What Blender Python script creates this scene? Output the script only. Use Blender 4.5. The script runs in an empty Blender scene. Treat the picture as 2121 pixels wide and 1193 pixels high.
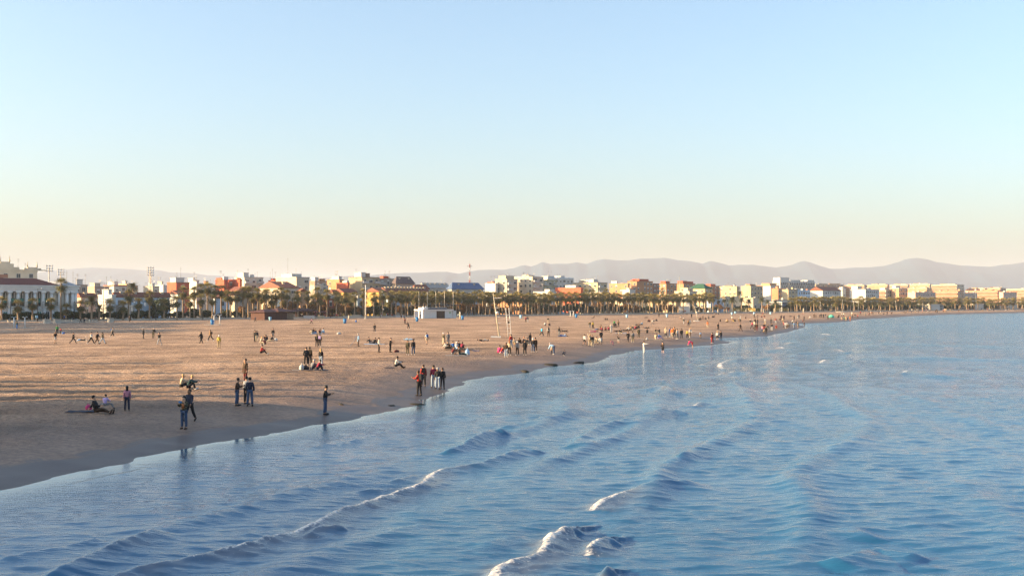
import bpy, bmesh, math, random
import numpy as np
from mathutils import Vector, Matrix

R = math.radians
scene = bpy.context.scene
COL = scene.collection

# ------------------------------------------------------------------ camera, sky, sun, exposure
H = 7.2                 # camera height above the sea
F = 2357.0              # focal length in photo pixels (photo 2121 x 1193)
CX, CY, YH = 1060.5, 596.5, 625.0
PITCH = math.atan((YH - CY) / F)
cam_d = bpy.data.cameras.new('camera')
cam = bpy.data.objects.new('camera', cam_d)
COL.objects.link(cam)
cam.location = (0, 0, H)
cam.rotation_euler = (math.pi / 2 + PITCH, 0, 0)
cam_d.sensor_width = 36.0
cam_d.lens = 36.0 * F / 2121.0
cam_d.clip_start = 0.5
cam_d.clip_end = 60000
scene.camera = cam

SUN_EL = R(13.0)
SUN_AZ = math.atan2(-0.99, -0.14)          # clockwise from +Y
sun_dir = Vector((math.sin(SUN_AZ) * math.cos(SUN_EL), math.cos(SUN_AZ) * math.cos(SUN_EL), math.sin(SUN_EL)))
world = bpy.data.worlds.new('World')
scene.world = world
world.use_nodes = True
wn = world.node_tree
bg = wn.nodes['Background']
sky = wn.nodes.new('ShaderNodeTexSky')
sky.sky_type = 'NISHITA'
sky.sun_disc = False
sky.sun_elevation = SUN_EL
sky.sun_rotation = SUN_AZ % (2 * math.pi)
sky.altitude = 0
sky.air_density = 1.0
sky.dust_density = 3.0
sky.ozone_density = 2.5
tint = wn.nodes.new('ShaderNodeMix'); tint.data_type = 'RGBA'; tint.blend_type = 'MULTIPLY'; tint.inputs[0].default_value = 1.0
tint.inputs[7].default_value = (0.98, 1.0, 0.97, 1)
wn.links.new(sky.outputs[0], tint.inputs[6]); wn.links.new(tint.outputs[2], bg.inputs[0])
bg.inputs[1].default_value = 0.057
sun_d = bpy.data.lights.new('sun', 'SUN')
sun_d.energy = 2.3
sun_d.angle = R(0.5)
sun_d.color = (1.0, 0.70, 0.37)
sun = bpy.data.objects.new('sun', sun_d)
COL.objects.link(sun)
sun.rotation_euler = (-sun_dir).to_track_quat('-Z', 'Y').to_euler()

vs = scene.view_settings
vs.view_transform = 'Standard'
vs.look = 'None'
vs.exposure = 2.75
vs.gamma = 1.0
vs.use_curve_mapping = False
scene.display_settings.display_device = 'sRGB'
cy = scene.cycles
cy.max_bounces = 5
cy.diffuse_bounces = 2
cy.glossy_bounces = 3
cy.transmission_bounces = 3
cy.volume_bounces = 0
cy.transparent_max_bounces = 6
cy.use_denoising = True
cy.use_adaptive_sampling = False
cy.denoising_prefilter = 'NONE'
cy.denoiser = 'OPENIMAGEDENOISE'
cy.caustics_reflective = False
cy.caustics_refractive = False

# ------------------------------------------------------------------ helpers
def lin(c):
    c = c / 255.0
    return c / 12.92 if c <= 0.04045 else ((c + 0.055) / 1.055) ** 2.4

def rgb(r, g, b):
    return (lin(r), lin(g), lin(b))

MATS = {}
def M(name, col, rough=0.85, var=0.12, scale=2.0, metallic=0.0, bump=0.0, spec=0.3):
    """plain procedural material: base colour with a little noise variation"""
    if name in MATS:
        return MATS[name]
    m = bpy.data.materials.new(name)
    m.use_nodes = True
    nt = m.node_tree
    b = nt.nodes['Principled BSDF']
    tc = nt.nodes.new('ShaderNodeTexCoord')
    nz = nt.nodes.new('ShaderNodeTexNoise')
    nz.inputs['Scale'].default_value = scale
    nz.inputs['Detail'].default_value = 4
    nt.links.new(tc.outputs['Object'], nz.inputs['Vector'])
    rp = nt.nodes.new('ShaderNodeValToRGB')
    rp.color_ramp.elements[0].position = 0.3
    rp.color_ramp.elements[1].position = 0.7
    lo = tuple(max(0, c * (1 - var)) for c in col) + (1,)
    hi = tuple(min(1, c * (1 + var)) for c in col) + (1,)
    rp.color_ramp.elements[0].color = lo
    rp.color_ramp.elements[1].color = hi
    nt.links.new(nz.outputs['Fac'], rp.inputs[0])
    nt.links.new(rp.outputs[0], b.inputs['Base Color'])
    b.inputs['Roughness'].default_value = rough
    b.inputs['Metallic'].default_value = metallic
    b.inputs['Specular IOR Level'].default_value = spec
    if bump:
        bp = nt.nodes.new('ShaderNodeBump')
        bp.inputs['Strength'].default_value = bump
        nt.links.new(nz.outputs['Fac'], bp.inputs['Height'])
        nt.links.new(bp.outputs[0], b.inputs['Normal'])
    MATS[name] = m
    return m

def tag(o, label=None, cat=None, group=None, kind=None):
    if label: o['label'] = label
    if cat: o['category'] = cat
    if group: o['group'] = group
    if kind: o['kind'] = kind
    return o

def link(name, me, mat=None, parent=None, loc=(0, 0, 0), rz=0.0):
    o = bpy.data.objects.new(name, me)
    COL.objects.link(o)
    if mat is not None and me is not None:
        if len(me.materials) == 0:
            me.materials.append(mat)
        elif me.materials[0] is not mat:
            o.material_slots[0].link = 'OBJECT'
            o.material_slots[0].material = mat
    o.location = loc
    o.rotation_euler = (0, 0, rz)
    if parent is not None:
        o.parent = parent
    return o

def empty(name, loc=(0, 0, 0), rz=0.0):
    o = bpy.data.objects.new(name, None)
    COL.objects.link(o)
    o.location = loc
    o.rotation_euler = (0, 0, rz)
    o.empty_display_size = 0.3
    return o

class MB:
    """collects shapes into one mesh"""
    def __init__(s):
        s.v = []; s.f = []; s.m = []; s.smooth = []
    def add(s, vs_, fs_, mi=0, sm=False):
        o = len(s.v)
        s.v.extend([tuple(p) for p in vs_])
        for f in fs_:
            s.f.append(tuple(i + o for i in f)); s.m.append(mi); s.smooth.append(sm)
        return s
    def box(s, x0, x1, y0, y1, z0, z1, mi=0):
        v = [(x0,y0,z0),(x1,y0,z0),(x1,y1,z0),(x0,y1,z0),(x0,y0,z1),(x1,y0,z1),(x1,y1,z1),(x0,y1,z1)]
        f = [(3,2,1,0),(4,5,6,7),(0,1,5,4),(1,2,6,5),(2,3,7,6),(3,0,4,7)]
        return s.add(v, f, mi)
    def tube(s, pts, rad, n=8, mi=0, cap=True, sm=True):
        """pts list of 3d points, rad list of radii"""
        pts = [Vector(p) for p in pts]
        vs_ = []; fs_ = []
        for i, p in enumerate(pts):
            if i == 0: d = pts[1] - p
            elif i == len(pts) - 1: d = p - pts[i-1]
            else: d = pts[i+1] - pts[i-1]
            d.normalize()
            a = Vector((1, 0, 0)) if abs(d.x) < 0.8 else Vector((0, 1, 0))
            e1 = d.cross(a).normalized(); e2 = d.cross(e1).normalized()
            for k in range(n):
                t = 2 * math.pi * k / n
                vs_.append(p + (e1 * math.cos(t) + e2 * math.sin(t)) * rad[i])
        for i in range(len(pts) - 1):
            for k in range(n):
                k2 = (k + 1) % n
                fs_.append((i*n+k, i*n+k2, (i+1)*n+k2, (i+1)*n+k))
        if cap:
            fs_.append(tuple(range(n))[::-1]); fs_.append(tuple((len(pts)-1)*n + k for k in range(n)))
        return s.add(vs_, fs_, mi, sm)
    def ball(s, c, r, n=8, mi=0, sy=1.0, sz=1.0, seed=None, jit=0.0):
        rnd = random.Random(seed)
        vs_ = []; fs_ = []
        m = max(3, n // 2)
        vs_.append((c[0], c[1], c[2] - r*sz))
        for i in range(1, m):
            ph = -math.pi/2 + math.pi * i / m
            for k in range(n):
                t = 2*math.pi*k/n
                q = r * (1 + (rnd.random() - .5) * jit)
                vs_.append((c[0] + q*math.cos(ph)*math.cos(t), c[1] + q*sy*math.cos(ph)*math.sin(t), c[2] + q*sz*math.sin(ph)))
        vs_.append((c[0], c[1], c[2] + r*sz))
        for k in range(n):
            fs_.append((0, 1 + (k+1) % n, 1 + k))
        for i in range(m - 2):
            for k in range(n):
                a = 1 + i*n; b2 = a + n
                fs_.append((a + k, a + (k+1) % n, b2 + (k+1) % n, b2 + k))
        a = 1 + (m-2)*n; top = len(vs_) - 1
        for k in range(n):
            fs_.append((a + k, a + (k+1) % n, top))
        return s.add(vs_, fs_, mi, True)
    def mesh(s, name, mats=()):
        me = bpy.data.meshes.new(name)
        me.from_pydata(s.v, [], s.f)
        for m in mats: me.materials.append(m)
        me.polygons.foreach_set('material_index', s.m)
        me.polygons.foreach_set('use_smooth', s.smooth)
        me.update()
        return me
    def build(s, name, mat=None, parent=None, loc=(0, 0, 0), rz=0.0):
        me = s.mesh(name, [mat] if mat is not None and not isinstance(mat, (list, tuple)) else (mat or []))
        return link(name, me, None, parent, loc, rz)

# photo pixel -> world point on a horizontal plane at height z
cp, sp = math.cos(PITCH), math.sin(PITCH)
def G(px, py, z=0.0):
    dx = (px - CX) / F; dv = (CY - py) / F
    d = Vector((dx, cp - dv * sp, sp + dv * cp))
    t = (z - H) / d.z
    return Vector((d.x * t, d.y * t, z))
def ztop(py, D):
    return H + (YH - py) / F * D

# coast frame: a runs north along the promenade, b runs inland
UX, UY = 0.7107, 0.7035
P0 = (0.0, 490.0)
CITY_Z = 1.35
CITY_RZ = math.atan2(UY, UX)
def ab(a, b):
    return (P0[0] + a * UX - b * UY, P0[1] + a * UY + b * UX)
def a_at(px, b):
    k = (px - CX) / F
    x0, y0 = P0[0] - b * UY, P0[1] + b * UX
    return (k * y0 - x0) / (UX - k * UY)
def b_at(px, a):
    k = (px - CX) / F
    x0, y0 = P0[0] + a * UX, P0[1] + a * UY
    return (x0 - k * y0) / (k * UX + UY)
def b_of(x, y):
    return -(x - P0[0]) * UY + (y - P0[1]) * UX

# lattice noise
def _hash(ix, iy, seed):
    h = (ix * 374761393 + iy * 668265263 + seed * 1442695041).astype(np.int64) & 0x7fffffff
    h = ((h ^ (h >> 13)) * 1274126177) & 0x7fffffff
    return ((h ^ (h >> 16)) & 0xffff) / 65535.0
def vnoise(x, y, seed=0):
    ix = np.floor(x).astype(np.int64); iy = np.floor(y).astype(np.int64)
    fx = x - ix; fy = y - iy
    fx = fx*fx*fx*(fx*(fx*6-15)+10); fy = fy*fy*fy*(fy*(fy*6-15)+10)
    a = _hash(ix, iy, seed); b = _hash(ix+1, iy, seed); c = _hash(ix, iy+1, seed); d = _hash(ix+1, iy+1, seed)
    return (a*(1-fx)+b*fx)*(1-fy) + (c*(1-fx)+d*fx)*fy - 0.5
def fbm(x, y, seed=0, oct=3):
    r = 0; amp = 1.0
    for o in range(oct):
        r = r + amp * vnoise(x * 2**o + 17.3*o, y * 2**o - 9.1*o, seed + o); amp *= 0.5
    return r

# ------------------------------------------------------------------ shoreline
SHORE_PX = [(0,1015),(87,996),(169,978),(211,972),(290,951),(351,937),(391,927.5),(449,917),(560,899),(596,892),(648,882),(697,877),
 (739,870),(771,858.7),(836,849.6),(870,832.5),(918,815),(952,801),(975,788),(1018,779.5),(1062,775),(1095,771),(1110,765),(1133,760),
 (1186,756),(1239,750.7),(1254,744),(1265,737),(1292,733),(1313,726),(1380,722.5),(1427,718.5),(1481,714.5),(1512,710.3),(1520,708.6),(1512,707.4),(1496,706.6),
 (1460,706.3),(1434,704.9),(1450,702.6),(1494,700.6),(1561,698),(1595,696.2),(1604,692.6),(1627,689.5),(1654,681.9),(1668,677.8),(1664,675.2),(1654,673.4),
 (1610,672.9),(1640,671.2),(1674,670),(1721,668.8),(1758,666),(1781,661.8),(1840,659),(1881,655.6),(1975,651.4),(2042,649.5),(2121,648)]
_s = [G(x, y, 0) for x, y in SHORE_PX]
SH = [(_s[0].x - 0.40*70, _s[0].y - 0.92*70), (_s[0].x - 0.37*12, _s[0].y - 0.93*12)] + [(p.x, p.y) for p in _s]
_e = SH[-1]
SH.append((_e[0] + 0.62*500, _e[1] + 0.78*500)); SH.append((_e[0] + 0.70*9000, _e[1] + 0.71*9000))
SH = np.array(SH)
POLY = np.vstack([SH, [[SH[-1][0]-14000, SH[-1][1]+6000], [-14000, 6000], [-9000, -3000], [SH[0][0]-200, SH[0][1]-400]]])
def inside(x, y):
    r = np.zeros(x.shape, bool)
    n = len(POLY)
    for i in range(n):
        x1, y1 = POLY[i]; x2, y2 = POLY[(i+1) % n]
        if y1 == y2: continue
        c = ((y1 > y) != (y2 > y)) & (x < (x2 - x1) * (y - y1) / (y2 - y1) + x1)
        r ^= c
    return r
def shore_dist(x, y):
    x = np.asarray(x, float); y = np.asarray(y, float)
    d2 = np.full(x.shape, 1e18)
    for i in range(len(SH) - 1):
        x1, y1 = SH[i]; ex, ey = SH[i+1] - SH[i]
        L2 = ex*ex + ey*ey
        t = np.clip(((x - x1)*ex + (y - y1)*ey) / L2, 0, 1)
        d2 = np.minimum(d2, (x - x1 - t*ex)**2 + (y - y1 - t*ey)**2)
    d = np.sqrt(d2)
    return np.where(inside(x, y), d, -d)
PS = [-40, -12, 0, 2.4, 6.5, 11, 60, 300, 4000]
PZ = [-3.0, -1.1, 0, 0.30, 0.80, 0.96, 1.12, 1.28, 1.29]
def sand_z(x, y, s=None):
    x = np.asarray(x, float); y = np.asarray(y, float)
    if s is None: s = shore_dist(x, y)
    s2 = s + (0.8 * fbm(x / 1.7, y / 1.7, 5, 2) + 0.7 * fbm(x / 4.5, y / 4.5, 6, 1)) * np.exp(-np.abs(s) / 3.0)
    z = np.interp(s2, PS, PZ)
    w = np.clip((s - 2) / 4, 0, 1)
    z = z + w * 0.16 * fbm(x / 9.0, y / 9.0, 11, 2) + w * 0.06 * fbm(x / 2.6, y / 2.6, 21, 2)
    return z
_S0 = SH[:-1]; _SE = SH[1:] - SH[:-1]; _SL = (_SE**2).sum(1); _PA = POLY; _PB = np.roll(POLY, -1, 0)
def sd1(x, y):
    t = np.clip(((x - _S0[:,0])*_SE[:,0] + (y - _S0[:,1])*_SE[:,1]) / _SL, 0, 1)
    d = math.sqrt(((x - _S0[:,0] - t*_SE[:,0])**2 + (y - _S0[:,1] - t*_SE[:,1])**2).min())
    c = ((_PA[:,1] > y) != (_PB[:,1] > y))
    dy = np.where(_PB[:,1] == _PA[:,1], 1e-9, _PB[:,1] - _PA[:,1])
    n = (c & (x < (_PB[:,0] - _PA[:,0]) * (y - _PA[:,1]) / dy + _PA[:,0])).sum()
    return d if n % 2 else -d
def gz(x, y):
    return float(sand_z(np.array([x]), np.array([y]), np.array([sd1(x, y)]))[0])
def GS(px, py):
    """photo pixel -> point on the sand"""
    z = 0.9
    for _ in range(4):
        p = G(px, py, z)
        z = max(gz(p.x, p.y), -0.15)
    return Vector((p.x, p.y, z))

def grid_mesh(name, X, Y, Z, keep, attrs, mat):
    nr, nc = X.shape
    idx = np.arange(nr*nc).reshape(nr, nc)
    q = np.stack([idx[:-1, :-1], idx[:-1, 1:], idx[1:, 1:], idx[1:, :-1]], -1).reshape(-1, 4)
    k = keep.ravel()
    q = q[k[q].all(1)]
    used = np.zeros(nr*nc, bool); used[q.ravel()] = True
    remap = np.cumsum(used) - 1
    q = remap[q]
    co = np.stack([X.ravel()[used], Y.ravel()[used], Z.ravel()[used]], -1).astype(np.float32)
    me = bpy.data.meshes.new(name)
    me.vertices.add(len(co)); me.vertices.foreach_set('co', co.ravel())
    me.loops.add(q.size); me.loops.foreach_set('vertex_index', q.ravel().astype(np.int32))
    me.polygons.add(len(q))
    me.polygons.foreach_set('loop_start', np.arange(0, q.size, 4, dtype=np.int32))
    me.polygons.foreach_set('use_smooth', np.ones(len(q), bool))
    me.update(calc_edges=True)
    for an, arr in attrs.items():
        at = me.attributes.new(an, 'FLOAT', 'POINT')
        at.data.foreach_set('value', arr.ravel()[used].astype(np.float32))
    me.materials.append(mat)
    return link(name, me)

# ------------------------------------------------------------------ sand
def sand_material():
    m = bpy.data.materials.new('sand'); m.use_nodes = True
    nt = m.node_tree; N = nt.nodes; L = nt.links
    b = N['Principled BSDF']
    geo = N.new('ShaderNodeNewGeometry')
    wet_shade = N.new('ShaderNodeAttribute'); wet_shade.attribute_name = 'wet_shade'
    rough = N.new('ShaderNodeAttribute'); rough.attribute_name = 'trod'
    def noise(sc, det, ro=0.55):
        n = N.new('ShaderNodeTexNoise'); n.inputs['Scale'].default_value = sc
        n.inputs['Detail'].default_value = det; n.inputs['Roughness'].default_value = ro
        L.new(geo.outputs['Position'], n.inputs['Vector']); return n
    n1 = noise(0.12, 5); n2 = noise(3.4, 6, 0.7); n3 = noise(12.0, 3)
    r1 = N.new('ShaderNodeValToRGB'); e = r1.color_ramp.elements
    e[0].position = 0.36; e[0].color = (0.31, 0.210, 0.142, 1)
    e[1].position = 0.64; e[1].color = (0.56, 0.385, 0.268, 1)
    L.new(n1.outputs['Fac'], r1.inputs[0])
    mx = N.new('ShaderNodeMix'); mx.data_type = 'RGBA'; mx.blend_type = 'MULTIPLY'
    mx.inputs[0].default_value = 0.75
    r2 = N.new('ShaderNodeValToRGB'); e = r2.color_ramp.elements
    e[0].position = 0.34; e[0].color = (0.42, 0.38, 0.35, 1); e[1].position = 0.62; e[1].color = (1.2, 1.16, 1.1, 1)  # darker hollows: shading of the footprint lumps put into the colour
    L.new(n2.outputs['Fac'], r2.inputs[0])
    # streaks of trodden and raked sand along the coast
    mpS = N.new('ShaderNodeMapping'); mpS.inputs['Rotation'].default_value = (0, 0, -CITY_RZ); mpS.inputs['Scale'].default_value = (0.035, 0.30, 1)
    nS = N.new('ShaderNodeTexNoise'); nS.inputs['Scale'].default_value = 1.0; nS.inputs['Detail'].default_value = 5; nS.inputs['Distortion'].default_value = 0.6
    L.new(geo.outputs['Position'], mpS.inputs[0]); L.new(mpS.outputs[0], nS.inputs['Vector'])
    rS = N.new('ShaderNodeValToRGB'); e = rS.color_ramp.elements
    e[0].position = 0.38; e[0].color = (0.74, 0.71, 0.70, 1); e[1].position = 0.58; e[1].color = (1.05, 1.05, 1.05, 1)
    L.new(nS.outputs['Fac'], rS.inputs[0])
    mS = N.new('ShaderNodeMix'); mS.data_type = 'RGBA'; mS.blend_type = 'MULTIPLY'; mS.inputs[0].default_value = 0.9
    L.new(r1.outputs[0], mS.inputs[6]); L.new(rS.outputs[0], mS.inputs[7])
    L.new(mS.outputs[2], mx.inputs[6]); L.new(r2.outputs[0], mx.inputs[7])
    # damp sand, seaweed flecks / litter, and painted shade towards the waterline
    mw = N.new('ShaderNodeMix'); mw.data_type = 'RGBA'
    L.new(wet_shade.outputs['Fac'], mw.inputs[0]); L.new(mx.outputs[2], mw.inputs[6])
    mw.inputs[7].default_value = (0.115, 0.088, 0.078, 1)
    L.new(mw.outputs[2], b.inputs['Base Color'])
    mr = N.new('ShaderNodeMapRange'); L.new(wet_shade.outputs['Fac'], mr.inputs[0])
    mr.inputs[3].default_value = 0.95; mr.inputs[4].default_value = 0.48
    L.new(mr.outputs[0], b.inputs['Roughness'])
    b.inputs['Specular IOR Level'].default_value = 0.2
    ad = N.new('ShaderNodeMath'); ad.operation = 'MULTIPLY_ADD'
    L.new(n3.outputs['Fac'], ad.inputs[0]); ad.inputs[1].default_value = 0.25; L.new(n2.outputs['Fac'], ad.inputs[2])
    bp = N.new('ShaderNodeBump'); bp.inputs['Distance'].default_value = 0.22
    ms = N.new('ShaderNodeMath'); ms.operation = 'MULTIPLY'; ms.inputs[1].default_value = 1.15
    L.new(rough.outputs['Fac'], ms.inputs[0]); L.new(ms.outputs[0], bp.inputs['Strength'])
    L.new(ad.outputs[0], bp.inputs['Height']); L.new(bp.outputs[0], b.inputs['Normal'])
    return m
SAND = sand_material()

def build_beach():
    tans = np.concatenate([np.linspace(-3.2, -0.56, 60)[:-1], np.linspace(-0.56, 0.54, 820), np.linspace(0.54, 0.72, 12)[1:]])
    ds = 22.0 * np.exp(np.arange(0, 640) * 0.0061)
    T, D = np.meshgrid(tans, ds)
    X = T * D; Y = D.copy()
    s = shore_dist(X, Y)
    Z = sand_z(X, Y, s)
    sp_ = D * 0.0061
    w = np.clip((s - 4.0) / 5.0, 0, 1)
    for lam, amp, sd in ((0.26, 0.044, 30), (0.45, 0.075, 31), (0.8, 0.085, 32), (1.7, 0.045, 33)):
        k = np.clip(lam / sp_ * 1.2 - 0.5, 0, 1)
        n = vnoise(X / lam + 3, Y / lam - 7, sd)
        Z += w * k * amp * (n - 0.8*np.clip(-n - 0.18, 0, 1))
    # raked furrows running along the beach
    along = (X * UX + Y * UY); across = (-X * UY + Y * UX)
    Z += np.clip((s-14)/10, 0, 1) * 0.05 * vnoise(along/22, across/2.2, 44)
    b = b_of(X, Y)
    Z = np.where(b > -3, np.minimum(Z, 1.28), Z)
    wob = 0.9 * fbm(X / 4.0, Y / 4.0, 71, 2)
    wet_shade = np.clip((2.4 + wob - s) / 0.5, 0, 1) * 0.80 + np.clip((20 + 5*wob - s) / 14.0, 0, 1) * 0.60  # wide second term: damp sand, deepened to paint in the near shade
    # thin dark tide lines of seaweed
    tide = np.exp(-((s - 2.5 - wob) / 0.14)**2) * np.clip(vnoise(X/1.1, Y/1.1, 81)*3 + .5, 0, 1)
    wet_shade = np.clip(wet_shade + 0.8*tide, 0, 1)
    trod = np.clip((s - 3.0) / 5.0, 0.06, 1)
    keep = (s > -9) & (b < 3)
    o = grid_mesh('beach', X, Y, Z, keep, {'wet_shade': wet_shade, 'trod': trod}, SAND)
    tag(o, 'broad trodden tan sand beach curving along the sea', kind='structure')
build_beach()

# ------------------------------------------------------------------ sea
def water_material():
    m = bpy.data.materials.new('sea_water'); m.use_nodes = True
    nt = m.node_tree; N = nt.nodes; L = nt.links
    b = N['Principled BSDF']; out = N['Material Output']
    geo = N.new('ShaderNodeNewGeometry')
    foam = N.new('ShaderNodeAttribute'); foam.attribute_name = 'foam'
    shal = N.new('ShaderNodeAttribute'); shal.attribute_name = 'shallow'
    def noise(sx, sy, det, ro=0.55, rot=0.0, dist=0.0):
        mp = N.new('ShaderNodeMapping'); mp.inputs['Scale'].default_value = (sx, sy, 1.0)
        mp.inputs['Rotation'].default_value = (0, 0, rot)
        n = N.new('ShaderNodeTexNoise'); n.inputs['Scale'].default_value = 1.0
        n.inputs['Detail'].default_value = det; n.inputs['Roughness'].default_value = ro
        n.inputs['Distortion'].default_value = dist
        L.new(geo.outputs['Position'], mp.inputs[0]); L.new(mp.outputs[0], n.inputs['Vector']); return n
    nA = noise(0.75, 2.3, 6, 0.62, 0.12, 0.3)
    nB = noise(3.4, 9.0, 4, 0.6, -0.15, 0.2)
    nC = noise(0.05, 0.16, 3, 0.55, 0.25)
    nF = noise(7.0, 7.0, 6, 0.7)
    h1 = N.new('ShaderNodeMath'); h1.operation = 'MULTIPLY_ADD'
    L.new(nB.outputs['Fac'], h1.inputs[0]); h1.inputs[1].default_value = 0.30; L.new(nA.outputs['Fac'], h1.inputs[2])
    bp = N.new('ShaderNodeBump'); bp.inputs['Distance'].default_value = 0.5
    # wind patches: rougher and smoother water
    mr = N.new('ShaderNodeMapRange'); L.new(nC.outputs['Fac'], mr.inputs[0])
    mr.inputs[1].default_value = 0.3; mr.inputs[2].default_value = 0.7; mr.inputs[3].default_value = 0.30; mr.inputs[4].default_value = 0.62
    ml = N.new('ShaderNodeMath'); ml.operation = 'MULTIPLY'
    iv = N.new('ShaderNodeMapRange'); L.new(shal.outputs['Fac'], iv.inputs[0]); iv.inputs[3].default_value = 1.0; iv.inputs[4].default_value = 0.10
    fa = N.new('ShaderNodeAttribute'); fa.attribute_name = 'open_sea'
    fm_ = N.new('ShaderNodeMapRange'); L.new(fa.outputs['Fac'], fm_.inputs[0]); fm_.inputs[3].default_value = 0.34; fm_.inputs[4].default_value = 2.6
    f2 = N.new('ShaderNodeMath'); f2.operation = 'MULTIPLY'; L.new(mr.outputs[0], f2.inputs[0]); L.new(fm_.outputs[0], f2.inputs[1])
    L.new(f2.outputs[0], ml.inputs[0]); L.new(iv.outputs[0], ml.inputs[1])
    L.new(ml.outputs[0], bp.inputs['Strength'])
    L.new(h1.outputs[0], bp.inputs['Height'])
    mc = N.new('ShaderNodeMix'); mc.data_type = 'RGBA'
    L.new(shal.outputs['Fac'], mc.inputs[0])
    mc.inputs[6].default_value = (0.020, 0.098, 0.190, 1)
    mc.inputs[7].default_value = (0.055, 0.115, 0.165, 1)
    dp = N.new('ShaderNodeAttribute'); dp.attribute_name = 'deep'
    md = N.new('ShaderNodeMix'); md.data_type = 'RGBA'; L.new(dp.outputs['Fac'], md.inputs[0]); L.new(mc.outputs[2], md.inputs[6])
    md.inputs[7].default_value = (0.006, 0.120, 0.290, 1)
    tm = N.new('ShaderNodeMix'); tm.data_type = 'RGBA'; L.new(dp.outputs['Fac'], tm.inputs[0]); tm.inputs[6].default_value = (0.72, 0.91, 1.0, 1); tm.inputs[7].default_value = (0.42, 0.80, 1.0, 1)
    L.new(tm.outputs[2], b.inputs['Specular Tint'])
    mk = N.new('ShaderNodeAttribute'); mk.attribute_name = 'murk'
    mm = N.new('ShaderNodeMix'); mm.data_type = 'RGBA'; L.new(mk.outputs['Fac'], mm.inputs[0]); L.new(md.outputs[2], mm.inputs[6])
    mm.inputs[7].default_value = (0.20, 0.135, 0.090, 1)
    L.new(mm.outputs[2], b.inputs['Base Color'])
    ro = N.new('ShaderNodeMapRange'); oa = N.new('ShaderNodeAttribute'); oa.attribute_name = 'open_sea'; L.new(oa.outputs['Fac'], ro.inputs[0])
    ro.inputs[3].default_value = 0.06; ro.inputs[4].default_value = 0.16; L.new(ro.outputs[0], b.inputs['Roughness'])
    b.inputs['Specular Tint'].default_value = (0.78, 0.93, 1.0, 1)
    b.inputs['IOR'].default_value = 1.333
    L.new(bp.outputs[0], b.inputs['Normal'])
    fo = N.new('ShaderNodeBsdfPrincipled')
    fo.inputs['Base Color'].default_value = (0.72, 0.68, 0.63, 1); fo.inputs['Roughness'].default_value = 0.75
    fb = N.new('ShaderNodeBump'); fb.inputs['Strength'].default_value = 0.7; fb.inputs['Distance'].default_value = 0.12
    L.new(nF.outputs['Fac'], fb.inputs['Height']); L.new(fb.outputs[0], fo.inputs['Normal'])
    sn = N.new('ShaderNodeMath'); sn.operation = 'MULTIPLY_ADD'; L.new(nF.outputs['Fac'], sn.inputs[0]); sn.inputs[1].default_value = 2.0; sn.inputs[2].default_value = -0.5
    su = N.new('ShaderNodeMath'); su.operation = 'ADD'; L.new(foam.outputs['Fac'], su.inputs[0]); L.new(sn.outputs[0], su.inputs[1])
    st = N.new('ShaderNodeMapRange'); st.inputs[1].default_value = 0.98; st.inputs[2].default_value = 1.30
    L.new(su.outputs[0], st.inputs[0])
    mx = N.new('ShaderNodeMixShader'); L.new(st.outputs[0], mx.inputs[0])
    L.new(b.outputs[0], mx.inputs[1]); L.new(fo.outputs[0], mx.inputs[2])
    L.new(mx.outputs[0], out.inputs['Surface'])
    return m
WATER = water_material()

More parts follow.
